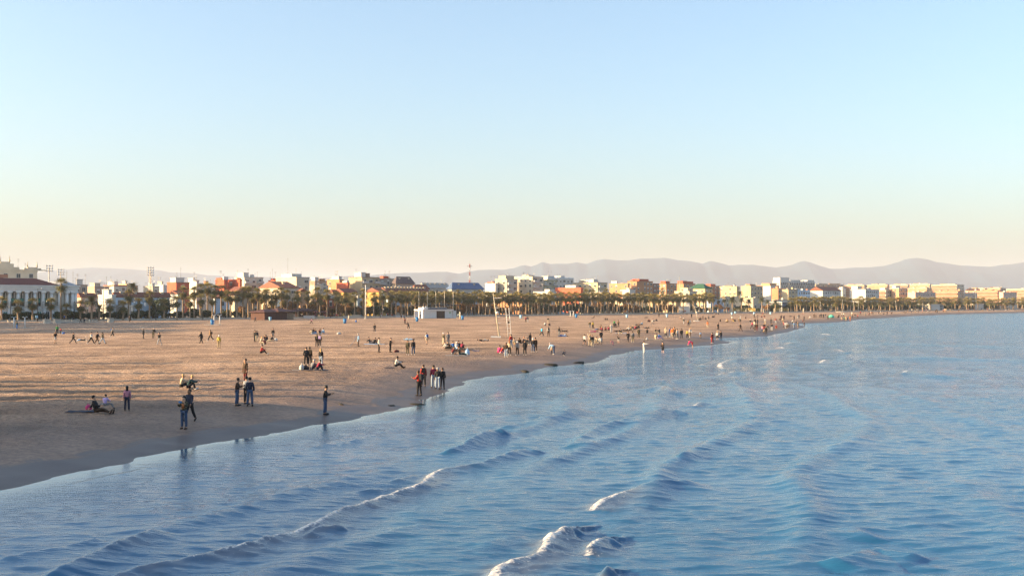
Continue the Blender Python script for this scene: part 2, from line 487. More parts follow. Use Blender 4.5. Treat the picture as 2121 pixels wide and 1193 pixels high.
# breaking and unbroken crests: (pixels along the crest, height m, foam along crest 0..1 per point, width m)
CRESTS = [
 ([(90,1193),(145,1168),(209,1141),(254,1125),(296,1110),(330,1096)], .20, [0,.15,.3,.5,.45,0], .8),
 ([(-20,1160),(53,1147),(132,1131),(185,1120),(211,1114)], .13, [0,0,0,.1,0], .7),
 ([(200,1200),(277,1176),(343,1165),(383,1156),(444,1144),(510,1128),(560,1112),(600,1102),(652,1083),(697,1057),(755,1041),(811,1022),(871,1004),(898,979),(916,971),(996,959),(1043,943),(1088,930),(1125,932)], .24,
   [.3,.5,.5,.45,.72,.85,.9,.9,.95,.75,.9,.95,.8,1,.6,.1,0,0,0], .85),
 ([(636,1110),(660,1095),(700,1088),(716,1092)], .16, [.4,.6,.5,.2], .5),
 ([(726,1018),(780,1014),(830,1008),(870,1000)], .10, [.1,.3,.3,.2], .5),
 ([(805,997),(840,988),(880,980)], .12, [.1,.4,.3], .5),
 ([(916,935),(956,924),(990,908),(1022,894),(1056,898)], .30, [0,0,0,0,0], .9),
 ([(1030,883),(1065,878),(1100,872),(1140,861),(1180,851),(1215,846)], .21, [0,0,0,.05,.05,0], .9),
 ([(1174,922),(1195,912),(1211,900),(1228,890),(1243,882),(1300,869),(1350,856),(1385,849),(1425,853)], .25, [0,0,0,0,0,.05,.15,.3,0], 1.0),
 ([(1404,951),(1422,945),(1444,939),(1490,931)], .16, [0,0,0,0], .8),
 ([(1228,1050),(1250,1037),(1277,1026),(1330,1007),(1396,1000),(1450,993)], .24, [.9,1,.85,.2,0,0], .9),
 ([(1010,1200),(1040,1169),(1075,1156),(1116,1144),(1127,1133),(1142,1110),(1182,1092),(1205,1096)], .25, [.9,.95,.9,.9,1,1,.95,.1], .95),
 ([(1217,1141),(1232,1120),(1256,1110),(1285,1116)], .26, [.9,.85,.3,0], .7),
 ([(1245,1190),(1262,1178),(1285,1187)], .2, [.5,.6,.2], .5),
 ([(1700,1165),(1749,1158),(1790,1142),(1819,1135),(1866,1143),(1920,1152)], .22, [0,0,0,0,0,0], 1.3),
 ([(1760,1090),(1790,1103),(1830,1116)], .12, [0,0,0], 1.2),
 ([(596,949),(624,933),(660,923),(709,916),(745,908)], .07, [0,0,0,0,0], .5),
 ([(690,926),(720,917),(737,912),(763,904),(790,900)], .09, [0,0,0,0,0], .5),
 ([(799,890),(832,879),(870,871),(918,864),(974,860)], .10, [0,0,0,0,0], .6),
 ([(240,985),(280,975),(330,965)], .04, [0,0,0], .4),
 ([(150,1003),(200,990),(270,976)], .04, [0,0,0], .4),
 ([(745,873),(790,871),(850,868)], .05, [0,0,0], .4),
 ([(1245,818),(1270,812),(1305,806),(1340,803),(1360,805)], .14, [0,.05,.2,.3,0], .9),
 ([(1338,801),(1365,800),(1385,805),(1398,812),(1425,814)], .17, [.4,.5,.6,.7,0], .8),
 ([(1438,838),(1450,833),(1470,836)], .20, [.9,1,.2], .7),
 ([(1180,804),(1205,799),(1240,800)], .08, [.1,.3,0], .7),
 ([(1130,800),(1160,803),(1185,803)], .07, [.1,.15,0], .7),
 ([(1212,772),(1226,768),(1240,770)], .12, [.1,.45,0], .7),
 ([(1450,755),(1465,750),(1481,745),(1500,746)], .14, [.8,.5,.5,.1], .8),
 ([(1497,762),(1491,756),(1490,751),(1507,746),(1541,743),(1575,739),(1600,742)], .20, [.9,1,.9,.7,.4,.5,0], .9),
 ([(1508,772),(1520,769),(1540,771)], .16, [.7,.9,0], .8),
 ([(1488,776),(1496,771),(1503,769)], .12, [.8,.7,.3], .7),
 ([(1577,716),(1586,719),(1592,722)], .12, [.3,.4,.3], .8),
 ([(1610,719),(1617,718),(1624,722),(1632,720)], .16, [.9,1,.9,.1], .8),
 ([(1628,712),(1637,709),(1660,710)], .13, [.8,.8,0], .8),
 ([(1632,717),(1640,716)], .1, [.8,.6], .7),
 ([(1606,737),(1618,734),(1650,736)], .13, [.5,.6,0], .8),
 ([(1700,692),(1710,691),(1718,694),(1750,692)], .18, [.9,1,.9,.1], 1.0),
 ([(1692,710),(1704,703),(1712,698)], .14, [.3,.4,.5], .9),
 ([(1712,680),(1719,679)], .1, [.8,.6], .8),
 ([(1745,685),(1752,684)], .12, [.8,.8], .8),
 ([(1768,682),(1774,681)], .1, [.7,.7], .8),
 ([(1726,722),(1736,724),(1745,728),(1775,729)], .2, [.7,.9,.9,0], 1.0),
 ([(1700,750),(1706,745),(1716,744),(1735,747)], .24, [.9,1,.7,0], 1.0),
 ([(1870,771),(1878,768),(1890,769),(1930,775),(1985,779)], .24, [.7,.8,.4,0,0], 1.1),
 ([(1658,774),(1668,768),(1673,765)], .16, [.1,.5,.5], .8),
 ([(1610,800),(1640,790),(1670,787)], .14, [0,0,0], 1.0),
 ([(1700,711),(1780,708),(1880,711),(2000,715),(2150,719)], .22, [0,0,0,0,0], 2.2),
 ([(1780,741),(1860,739),(1960,741),(2060,744),(2160,747)], .24, [0,0,0,0,0], 2.2),
 ([(1950,668),(2020,669),(2121,670)], .15, [0,0,0], 2.0),
 ([(1545,765),(1600,760),(1660,757)], .1, [0,0,0], 1.2),
 ([(1480,826),(1520,818),(1570,814)], .12, [0,0,0], 1.2),
 ([(1560,880),(1620,868),(1700,862)], .12, [0,0,0], 1.4),
 ([(1700,930),(1760,920),(1830,918)], .14, [0,0,0], 1.4),
 ([(1640,1000),(1700,985),(1780,978)], .12, [0,0,0], 1.4),
 ([(960,1140),(1020,1120),(1090,1105)], .06, [0,0,0], .8),
 ([(760,1120),(820,1100),(900,1085)], .06, [0,0,0], .8),
]
def polyline_dist(x, y, pts):
    """signed distance (positive on the left of the line), parameter along 0..n-1"""
    best = np.full(x.shape, 1e18); sg = np.zeros(x.shape); par = np.zeros(x.shape)
    for i in range(len(pts) - 1):
        ex, ey = pts[i+1][0]-pts[i][0], pts[i+1][1]-pts[i][1]
        L2 = ex*ex + ey*ey
        t = ((x - pts[i][0])*ex + (y - pts[i][1])*ey) / L2
        tc = np.clip(t, 0, 1)
        dx = x - pts[i][0] - tc*ex; dy = y - pts[i][1] - tc*ey
        d2 = dx*dx + dy*dy
        u = d2 < best
        best = np.where(u, d2, best)
        sg = np.where(u, np.sign(ex*dy - ey*dx), sg)
        par = np.where(u, i + tc, par)
    return np.sqrt(best) * sg, par

def build_sea():
    tans = np.concatenate([np.linspace(-0.95, -0.50, 60)[:-1], np.linspace(-0.50, 0.50, 560), np.linspace(0.50, 4.0, 50)[1:]])
    ds = [19.0]
    while ds[-1] < 6000:
        d = ds[-1]
        ds.append(d * (1.0031 if d < 85 else (1.0050 if d < 400 else 1.0050 + min(0.2, (d - 400) / 9000))))
    ds = np.array(ds)
    T, D = np.meshgrid(tans, ds)
    X = T * D; Y = D.copy()
    s = shore_dist(X, Y)
    sp_ = D * np.where(D < 85, 0.0031, 0.0050)
    rnd = np.random.RandomState(4)
    Z = np.zeros_like(X)
    damp = np.clip((-s - 0.3) / 9.0, 0.06, 1.0) ** 0.8 * np.clip(0.62 + (-s) / 60.0, 0, 1)
    for i in range(54):
        short = i < 30
        lam = 0.34 * (1.45 / 0.34) ** (i / 29.0) if short else 1.6 * (10.0 / 1.6) ** ((i - 30) / 23.0)
        ang = rnd.normal(1.62, 0.33) if short else rnd.normal(0.0, 0.5) + (2.75 if rnd.rand() < .7 else 1.6)
        k = 2*math.pi / lam
        amp = 0.0076 * lam ** 0.85 if short else 0.0034 * lam ** 0.72
        vis = np.clip(lam * abs(math.sin(ang)) ** -1 / (3.0 * sp_) - 0.7, 0, 1) if abs(math.sin(ang)) > .3 else np.clip(lam / (3.0 * sp_) - 0.5, 0, 1)
        ph = k * (X*math.cos(ang) + Y*math.sin(ang)) + rnd.rand()*6.28 + 2.2*vnoise(X/6.0, Y/4.0, 200+i)
        sn = np.sin(ph)
        sn = np.exp(1.1*(sn - 1)) * 1.7 - 0.75
        Z += amp * vis * sn * np.clip(0.15 + 1.5*(vnoise(X/(3+lam*2), Y/(2+lam*2), 300+i) + .5), 0, 1.6) * (0.75)
    Z += 0.10 * vnoise((X*0.9+Y*.35)/9.0, (Y-0.4*X)/30.0, 77) * np.clip((D-20)/100, 0.3, 1)
    Z *= damp
    # long low swell lines parallel to the shore
    ph = 2*math.pi * (s + 2.2*vnoise(X/13.0, Y/17.0, 501)) / 6.2
    msk_ = np.clip(2.6*vnoise(X/8.0, Y/20.0, 502) + 0.5, 0, 1) * np.clip((-s - 2.5)/4, 0, 1) * np.clip((42 + s)/14, 0, 1)
    Z += 0.18 * msk_ * (np.exp(4.0*(np.sin(ph) - 1)) - 0.18)
    foam = np.zeros_like(X); murk = np.zeros_like(X)
    for pts_px, hgt, fm, wd in CRESTS:
        pts = [G(px, py, hgt * 0.6) for px, py in pts_px]
        # densify with a little wiggle
        P = [(p.x, p.y) for p in pts]
        x0 = min(p[0] for p in P) - 7; x1 = max(p[0] for p in P) + 7
        y0 = min(p[1] for p in P) - 7; y1 = max(p[1] for p in P) + 7
        msk = (X > x0) & (X < x1) & (Y > y0) & (Y < y1)
        if not msk.any(): continue
        xs = X[msk] + 0.14*vnoise(X[msk]/2.2, Y[msk]/2.2, 901); ys = Y[msk] + 0.2*vnoise(X[msk]/2.6, Y[msk]/2.6, 902)
        d, par = polyline_dist(xs, ys, P)
        n = len(P) - 1
        u = par / n
        endt = np.clip(np.minimum(par, n - par) / 0.55, 0, 1)
        lum = 0.85 + 0.45 * vnoise(par * 1.1 + 5, par * 0 + hgt*40, 55)
        hh = hgt * endt**0.7 * lum
        far = np.clip((D[msk] - 60) / 120, 0, 1); hh = hh * (1 - 0.35*far)
        front, back = wd * 0.26, wd * 0.72
        prof = np.where(d > 0, np.exp(-(d/front)**2), np.exp(-(np.abs(d)/back)**1.4))
        trough = -0.2 * np.exp(-((d - wd*1.0)/(wd*0.6))**2)
        Z[msk] += hh * (prof + trough)
        f = np.interp(par, np.arange(n+1), fm) * (endt > 0)
        fw = wd * (1 + np.clip(D[msk] - 70, 0, 400) / 110)
        fp = np.where(d > 0, np.exp(-(d/(fw*0.34))**2), np.exp(-(np.abs(d)/(fw*0.24))**2) )
        mk = np.clip(f*1.15, 0, 1) * np.where(d > 0, np.exp(-(d/(wd*0.6))**2), np.exp(-(np.abs(d)/(wd*0.9))**1.5)) * (0.6 + 0.7*vnoise(xs/0.5, ys/0.5, 78))
        murk[msk] = np.maximum(murk[msk], np.clip(mk, 0, 0.36))
        trail = 0.46 * np.where(d < 0, np.exp(d/(wd*1.6)), 0) * f
        ff = np.maximum(f * fp * (0.8 + 0.5*vnoise(xs/0.8, ys/0.8, 77)), trail)
        foam[msk] = np.maximum(foam[msk], ff)
    Z += np.clip(foam, 0, 1) * (0.06*vnoise(X/0.32, Y/0.5, 91) + 0.06*vnoise(X/0.14, Y/0.25, 92)) * np.clip(1.6 - D/70, 0, 1)
    # thin swash line along the water's edge
    sw = np.exp(-((s + 0.15) / 0.3)**2) * np.clip(0.55 + 0.9*vnoise(X/2.5, Y/2.5, 61), 0, 1) * 0.62
    foam = np.maximum(foam, sw)
    shallow = np.clip(1 + s / 6.0, 0, 1) ** 1.4
    Z += 0.015
    keep = (s < 3.5)
    o = grid_mesh('sea', X, Y, Z, keep, {'foam': foam, 'shallow': shallow, 'murk': murk, 'deep': np.clip((-s - 18) / 80, 0, 1), 'open_sea': np.clip((D - 55) / 240, 0, 1)}, WATER)
    tag(o, 'blue rippled sea with small waves breaking towards the sand', kind='structure')
build_sea()

# ------------------------------------------------------------------ land behind the beach, hills, air
def flat_poly(name, pts, z, mat, label):
    mb = MB(); mb.add([(x, y, z) for x, y in pts], [tuple(range(len(pts)))])
    o = mb.build(name, mat); tag(o, label, kind='structure'); return o
PAVE = M('pale_paving', (0.40, 0.34, 0.27), 0.9, 0.15, 0.4)
GROUND = M('city_ground', (0.13, 0.11, 0.085), 0.95, 0.3, 0.02)
flat_poly('ground', [ab(-2600, 14), ab(9000, 14), ab(9000, 15500), ab(-2600, 15500)], CITY_Z - 0.02, GROUND, 'town ground behind the promenade')
flat_poly('promenade', [ab(-2600, 1.0), ab(9000, 1.0), ab(9000, 14.2), ab(-2600, 14.2)], CITY_Z, PAVE, 'pale paved seafront promenade')
mb = MB()
x0, y0 = ab(0, 0)
mb.box(-900, 1400, -0.1, 1.0, 0.8, CITY_Z + 0.30)
o = mb.build('promenade_kerb', M('kerb_concrete', (0.50, 0.43, 0.34), 0.9, 0.12, 0.5), None, (P0[0], P0[1], 0), CITY_RZ)
tag(o, 'low pale concrete kerb between sand and promenade', kind='structure')

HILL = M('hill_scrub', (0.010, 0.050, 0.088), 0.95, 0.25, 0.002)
RIDGE = [(560,582),(620,579),(680,576),(720,572),(760,571),(800,567),(840,565),(870,565),(900,563),(925,563),(950,567),(975,562),(990,559.5),(1020,558.5),(1045,559),(1065,555),
 (1080,550),(1087,549.5),(1100,552),(1110,549),(1120,543.8),(1125,543),(1140,547),(1155,546),(1175,546.5),(1195,543.5),(1215,547),(1235,539),(1250,537),(1275,539),(1300,539.5),
 (1325,536),(1360,535),(1375,534),(1400,538),(1430,541),(1455,546),(1470,541),(1480,542),(1500,547),(1510,550),(1530,548.5),(1560,548.5),(1590,552),(1605,554),(1625,552),(1640,549),
 (1655,543),(1667,540.5),(1680,544),(1700,551),(1720,557),(1740,557),(1770,554),(1800,554),(1830,551),(1860,543),(1880,536),(1900,534),(1920,537),(1940,543),(1965,546),(1990,550),
 (2020,551),(2050,553),(2075,549),(2100,547),(2121,543),(2160,541),(2220,550),(2300,546),(2400,560)]
RIDGE_L = [(-260,575),(-120,566),(-40,568),(40,568),(80,565),(130,558),(190,554),(240,556),(300,560),(330,560),(350,564),(400,566),(430,570),(500,573),(560,574),(620,577),(700,580),(800,584)]
def hills(name, ridge, D, label, seed, ext):
    px = np.linspace(ridge[0][0], ridge[-1][0], 420)
    yy = np.interp(px, [p[0] for p in ridge], [p[1] for p in ridge])
    yy = yy + 0.5 * vnoise(px/9.0, px*0, seed)
    hz = (YH - yy) / F * D + H
    fall = np.minimum(np.clip((px - px[0]) / ext, 0, 1), np.clip((px[-1] - px) / ext, 0, 1))
    rows = np.array([-0.24,-0.2,-0.16,-0.12,-0.09,-0.06,-0.03,-0.012,0,0.02,0.06,0.12,0.2])
    k = (px - CX) / F
    X = np.zeros((len(rows), len(px))); Y = X.copy(); Z = X.copy()
    for i, r in enumerate(rows):
        d = D * (1 + r)
        X[i] = k * D * (1 + r*0.6); Y[i] = d
        prof = max(0.0, 1 - abs(r) / 0.235) ** 1.25
        n = fbm(X[i] / (D*.03), Y[i] / (D*.03), seed + 3, 3)
        Z[i] = np.where(r == 0, hz, hz * prof * (1 + 0.3 * n * (0 if r == 0 else 1) * min(1, abs(r)*14)))
        Z[i] = np.minimum(Z[i], hz * d / D * 0.985 if r != 0 else hz)
        Z[i] = Z[i] * fall - 6 * (1 - prof)
    o = grid_mesh(name, X, Y, Z, np.ones(X.shape, bool), {}, HILL)
    tag(o, label, kind='structure')
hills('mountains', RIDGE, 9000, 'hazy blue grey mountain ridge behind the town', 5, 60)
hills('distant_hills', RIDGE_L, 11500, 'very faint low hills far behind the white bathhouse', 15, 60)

# the air: one even haze round everything
hz = bpy.data.materials.new('haze_air'); hz.use_nodes = True
hn = hz.node_tree; hn.nodes.remove(hn.nodes['Principled BSDF'])
pv = hn.nodes.new('ShaderNodeVolumePrincipled')
pv.inputs['Color'].default_value = (0.79, 0.845, 1.0, 1)
pv.inputs['Density'].default_value = 7.6e-5
pv.inputs['Anisotropy'].default_value = 0.0
hn.links.new(pv.outputs[0], hn.nodes['Material Output'].inputs['Volume'])
mb = MB(); mb.box(-9500, 16000, -1200, 17500, -9.0, 420.0)
o = mb.build('haze', hz); tag(o, 'thin pale haze in the evening air', kind='stuff')
# ------------------------------------------------------------------ people
def skin_mesh(name, verts, edges, radii, sub=1):
    me = bpy.data.meshes.new(name + '_skel')
    me.from_pydata([tuple(v) for v in verts], edges, [])
    ob = bpy.data.objects.new(name + '_skel', me); COL.objects.link(ob)
    md = ob.modifiers.new('skin', 'SKIN'); md.use_smooth_shade = True
    sv = me.skin_vertices[0].data
    for i, r in enumerate(radii):
        sv[i].radius = (r, r) if not isinstance(r, tuple) else r
        sv[i].use_root = (i == 0)
    ss = ob.modifiers.new('sub', 'SUBSURF'); ss.levels = sub; ss.render_levels = sub
    bpy.context.view_layer.update()
    dg = bpy.context.evaluated_depsgraph_get()
    out = bpy.data.meshes.new_from_object(ob.evaluated_get(dg))
    out.name = name
    bpy.data.objects.remove(ob); bpy.data.meshes.remove(me)
    out.polygons.foreach_set('use_smooth', np.ones(len(out.polygons), bool))
    return out

def dirv(th, out, s):
    th = R(th); out = R(out)
    return Vector((s * math.sin(out), math.cos(out) * math.sin(th), -math.cos(out) * math.cos(th)))
def fk(p):
    """p: lean, legs[2] (hip, out, knee), arms[2] (shoulder, out, elbow), rot (whole body about x), head tilt"""
    J = {}
    lean = R(p.get('lean', 0)); up = Vector((0, math.sin(lean), math.cos(lean))); fw = Vector((0, math.cos(lean), -math.sin(lean)))
    J['pel'] = Vector((0, 0, 0)); J['waist'] = up * .17; J['chest'] = up * .38; J['neck'] = up * .50
    hd = R(p.get('head', 0)) + lean * .6; hu = Vector((0, math.sin(hd), math.cos(hd))); hf = Vector((0, math.cos(hd), -math.sin(hd)))
    J['jaw'] = J['neck'] + hu * .085 + hf * .02; J['head'] = J['neck'] + hu * .175 + hf * .015; J['crown'] = J['neck'] + hu * .25
    J['nose'] = J['neck'] + hu * .145 + hf * .118; J['hu'] = hu; J['hf'] = hf
    for i, s in ((0, -1), (1, 1)):
        sh, so, el = p['arms'][i]; hip, ho, kn = p['legs'][i]; t = 'LR'[i]
        J['sh'+t] = up * .435 + Vector((s*.165, 0, 0)); d = dirv(sh, so, s)
        J['el'+t] = J['sh'+t] + d * .28; d2 = dirv(sh + el, so * (.2 if el > 30 else .8), s)
        J['wr'+t] = J['el'+t] + d2 * .25; J['pm'+t] = J['wr'+t] + d2 * .075
        sd = Vector((s, 0, 0)); nrm = d2.cross(sd).normalized()
        J['fing'+t] = []
        for k, (off, ln) in enumerate(((-.03, .075), (-.01, .088), (.011, .082), (.031, .062))):
            b = J['pm'+t] + nrm * off + d2 * .02; m = b + d2 * ln * .55; e = m + (d2 * .75 - sd * .5) * ln * .5
            J['fing'+t].append((m, e))
        J['thumb'+t] = (J['wr'+t] + d2 * .05 + nrm * (-.042), J['wr'+t] + d2 * .095 + nrm * (-.055))
        J['hip'+t] = Vector((s*.09, 0, -.04)); q = dirv(hip, ho, s); J['kn'+t] = J['hip'+t] + q * .43
        q2 = dirv(hip - kn, ho * .6, s); J['an'+t] = J['kn'+t] + q2 * .41
        fa = p.get('foot', [None, None])[i]
        ft = dirv((hip - kn) + 90 if fa is None else fa, 0, s); J['heel'+t] = J['an'+t] + q2 * .05 - ft * .05; J['toe'+t] = J['an'+t] + ft * .17 + q2 * .055
        J['q'+t] = q2
    rot = Matrix.Rotation(R(p.get('rot', 0)), 3, 'X')
    def tr(v): return rot @ v
    for k in list(J):
        if isinstance(J[k], list): J[k] = [(tr(a), tr(b)) for a, b in J[k]]
        elif isinstance(J[k], tuple): J[k] = tuple(tr(a) for a in J[k])
        else: J[k] = tr(J[k])
    lo = min([J['toe'+t].z - .04 for t in 'LR'] + [J['an'+t].z - .07 for t in 'LR'] + [J['pel'].z - .15, J['chest'].z - .14, J['knL'].z - .075, J['knR'].z - .075, J['pmL'].z - .035, J['pmR'].z - .035])
    for k in list(J):
        if k in ('hu', 'hf', 'qL', 'qR'): continue
        if isinstance(J[k], list):
            J[k] = [(a - Vector((0,0,lo)), b - Vector((0,0,lo))) for a, b in J[k]]
        elif isinstance(J[k], tuple): J[k] = tuple(a - Vector((0,0,lo)) for a in J[k])
        else: J[k] = J[k] - Vector((0, 0, lo))
    return J
SL = [(2, 2, 3), (-1, 2, 3)]
POSES = {
 'stand':  dict(lean=1, arms=[(4,8,10),(2,8,8)], legs=[(3,4,4),(-3,4,2)]),
 'pockets':dict(lean=1, arms=[(-18,14,42),(-18,14,42)], legs=[(2,5,2),(-2,5,4)], head=4),
 'phone':  dict(lean=3, arms=[(28,4,85),(24,4,92)], legs=[(4,5,6),(-3,5,3)], head=14),
 'photo':  dict(lean=0, arms=[(40,6,98),(38,6,100)], legs=[(2,4,2),(-2,4,2)], head=4),
 'walk':   dict(lean=4, arms=[(26,8,22),(-24,8,16)], legs=[(-22,2,16),(26,2,6)]),
 'stride': dict(lean=5, arms=[(-22,8,14),(28,8,30)], legs=[(32,3,12),(-26,3,20)]),
 'sit':    dict(lean=12, arms=[(42,10,52),(38,10,56)], legs=[(112,8,84),(104,8,66)], head=8),
 'sitout': dict(lean=-16, arms=[(-46,12,4),(40,10,50)], legs=[(82,6,6),(100,8,38)], head=6),
 'hug':    dict(lean=24, arms=[(58,6,40),(58,6,40)], legs=[(128,5,112),(126,5,108)], head=10),
 'cross':  dict(lean=14, arms=[(40,18,50),(40,18,50)], legs=[(98,52,100),(98,52,104)], head=10),
 'prone':  dict(lean=6, arms=[(120,12,60),(120,12,60)], legs=[(2,5,10),(-2,5,70)], rot=-82, head=-30, foot=[0,0]),
 'supine': dict(lean=0, arms=[(6,14,10),(4,14,20)], legs=[(4,5,4),(28,5,58)], rot=86, head=16),
 'bend':   dict(lean=72, arms=[(24,6,8),(14,6,12)], legs=[(-8,5,4),(6,5,12)], head=-6),
 'crouch': dict(lean=34, arms=[(52,8,30),(48,8,34)], legs=[(104,10,128),(98,10,122)], head=-8),
 'armout': dict(lean=0, arms=[(4,8,14),(86,50,4)], legs=[(4,4,6),(-4,4,4)]),
 'raise':  dict(lean=-2, arms=[(150,18,14),(6,8,12)], legs=[(6,4,6),(-6,4,3)], head=-6),
}
POSES['bend2'] = dict(lean=26, arms=[(36,6,30),(30,6,34)], legs=[(8,5,18),(-8,5,22)], head=10)
POSES['crouch2'] = dict(lean=34, arms=[(40,8,20),(34,8,20)], legs=[(14,8,10),(-10,8,10)], head=10)
PM = {}
def pose_meshes(name):
    if name in PM: return PM[name]
    J = fk(POSES[name]); d = {}
    # body
    V = []; E = []; RR = []
    def ad(p, r, par=None):
        V.append(p); RR.append(r)
        if par is not None: E.append((par, len(V)-1))
        return len(V)-1
    pel = ad(J['pel'], .105); wa = ad(J['waist'], .095, pel); ch = ad(J['chest'], .105, wa); nk = ad(J['neck'], .05, ch)
    jw = ad(J['jaw'], .078, nk); hd = ad(J['head'], .106, jw); ad(J['crown'], .06, hd); ad(J['nose'], .014, jw)
    for t in 'LR':
        sh = ad(J['sh'+t], .055, ch); el = ad(J['el'+t], .04, sh); wr = ad(J['wr'+t], .028, el); pm = ad(J['pm'+t], .036, wr)
        for m, e in J['fing'+t]:
            a = ad(m, .0095, pm); ad(e, .008, a)
        a = ad(J['thumb'+t][0], .012, wr); ad(J['thumb'+t][1], .0095, a)
        hp = ad(J['hip'+t], .082, pel); kn = ad(J['kn'+t], .052, hp); an = ad(J['an'+t], .038, kn); ad(J['toe'+t], .034, an)
    d['body'] = skin_mesh('person_body', V, E, RR)
    def top(short, coat):
        V.clear(); E.clear(); RR.clear()
        pel_ = ad(J['pel']*1.12 - J['waist']*.12, .168); w_ = ad(J['waist'], .152, pel_); c_ = ad(J['chest'], .152, w_); ad(J['neck'], .078, c_)
        for t in 'LR':
            s_ = ad(J['sh'+t], .092, c_); e_ = ad(J['el'+t]*.9 + J['sh'+t]*.1, .072, s_)
            if not short: ad(J['wr'+t]*.97 + J['el'+t]*.03, .056, e_)
        if coat:
            mid = (J['knL'] + J['knR'])/2; h2 = (J['hipL'] + J['hipR'])/2
            a = ad(h2*.65 + mid*.35, .17, pel_); ad(h2*.25 + mid*.75, .185, a)
        return skin_mesh('jacket', V, E, RR)
    d['jacket'] = top(False, False); d['tee'] = top(True, False); d['coat'] = top(False, True)
    def bot(short, skirt=False):
        V.clear(); E.clear(); RR.clear()
        p_ = ad(J['pel'], .125)
        for t in 'LR':
            h_ = ad(J['hip'+t], .108, p_); k_ = ad(J['kn'+t] if not short else J['kn'+t]*.9 + J['hip'+t]*.1, .086 if not short else .095, h_)
            if not short: ad(J['an'+t], .068, k_)
        return skin_mesh('trousers', V, E, RR)
    d['trousers'] = bot(False); d['shorts'] = bot(True)
    for nm, long_ in (('hair', False), ('long_hair', True)):
        mb = MB(); c = J['head'] + J['hu']*.04 - J['hf']*.04; mb.ball(tuple(c), .108, 12, 0, 1.0, 1.02, 3, .06)
        if long_:
            c2 = J['head'] - J['hu']*.11 - J['hf']*.075; mb.ball(tuple(c2), .095, 10, 0, .7, 1.6, 5, .12)
        d[nm] = mb.mesh(nm, [])
    sh = []
    for t in 'LR':
        mb = MB(); mb.tube([tuple(J['heel'+t]), tuple((J['heel'+t]+J['toe'+t])/2 + Vector((0,0,.012))), tuple(J['toe'+t]), tuple(J['toe'+t]*1.25 - J['heel'+t]*.25 - Vector((0,0,.0)))], [.05,.055,.05,.028], 8); sh.append(mb.mesh('shoe', []))
    d['shoes'] = sh
    # rucksack on the back
    mb = MB(); up = (J['neck']-J['pel']).normalized(); bk = -(J['hf'] - up*J['hf'].dot(up)).normalized(); c = J['chest'] + bk*.21 - up*.03; x_ = up.cross(bk).normalized()
    vs_ = []
    for a in (-1, 1):
        for b_ in (-1, 1):
            for e in (-1, 1): vs_.append(tuple(c + x_*a*.15 + up*b_*.21*(1 if e < 0 else .9) + bk*e*.085))
    mb.add(vs_, [(0,1,3,2),(4,6,7,5),(0,4,5,1),(2,3,7,6),(0,2,6,4),(1,5,7,3)]); d['rucksack'] = mb.mesh('rucksack', [])
    # joined version for far people: slots skin, top, bottom, hair
    def joined(tk, bk_):
        V2 = []; F2 = []; I2 = []
        for mi, k in ((0,'body'), (1,tk), (2,bk_), (3,'hair')):
            me = d[k]; o = len(V2); V2 += [tuple(v.co) for v in me.vertices]
            for f in me.polygons: F2.append(tuple(i+o for i in f.vertices)); I2.append(mi)
        me = bpy.data.meshes.new('person'); me.from_pydata(V2, [], F2)
        for _ in range(4): me.materials.append(None)
        me.polygons.foreach_set('material_index', I2); me.polygons.foreach_set('use_smooth', np.ones(len(F2), bool)); me.update(); return me
    d['joined'] = joined; d['jc'] = {}
    d['J'] = J
    PM[name] = d
    return d

for _k in POSES: pose_meshes(_k)
# ------------------------------------------------------------------ buildings
WC = {  # wall paints
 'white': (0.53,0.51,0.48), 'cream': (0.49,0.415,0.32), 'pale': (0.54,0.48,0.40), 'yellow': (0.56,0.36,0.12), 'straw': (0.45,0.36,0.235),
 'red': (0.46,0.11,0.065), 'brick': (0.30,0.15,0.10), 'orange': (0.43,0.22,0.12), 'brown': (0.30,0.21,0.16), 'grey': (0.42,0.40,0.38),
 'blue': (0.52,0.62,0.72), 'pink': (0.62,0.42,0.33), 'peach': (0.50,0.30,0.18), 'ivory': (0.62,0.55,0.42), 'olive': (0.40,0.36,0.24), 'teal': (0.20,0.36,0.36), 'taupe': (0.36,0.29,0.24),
}
def wallmat(k): return M('wall_' + k, WC[k], 0.9, 0.10, 0.35)
ROOFC = {'tile': (0.20,0.075,0.05), 'slate': (0.12,0.09,0.09), 'grey': (0.36,0.33,0.30), 'blue': (0.09,0.14,0.25), 'green': (0.03,0.10,0.06), 'red': (0.42,0.11,0.07), 'white': (0.75,0.73,0.70)}
def roofmat(k): return M('roof_' + k, ROOFC[k], 0.75, 0.18, 1.5)
FRAME = M('window_frame', (0.55,0.52,0.48), 0.6, 0.05)
GLASS = M('window_glass', (0.035,0.045,0.06), 0.12, 0.3, 0.6, 0, 0, 0.5)
SHUT = M('roller_shutter', (0.62,0.58,0.52), 0.7, 0.1, 1.0)
METAL = M('grey_metal', (0.30,0.29,0.28), 0.5, 0.1, 3.0, 0.4)
RAIL = M('balcony_rail', (0.50,0.46,0.42), 0.7, 0.1, 2.0)

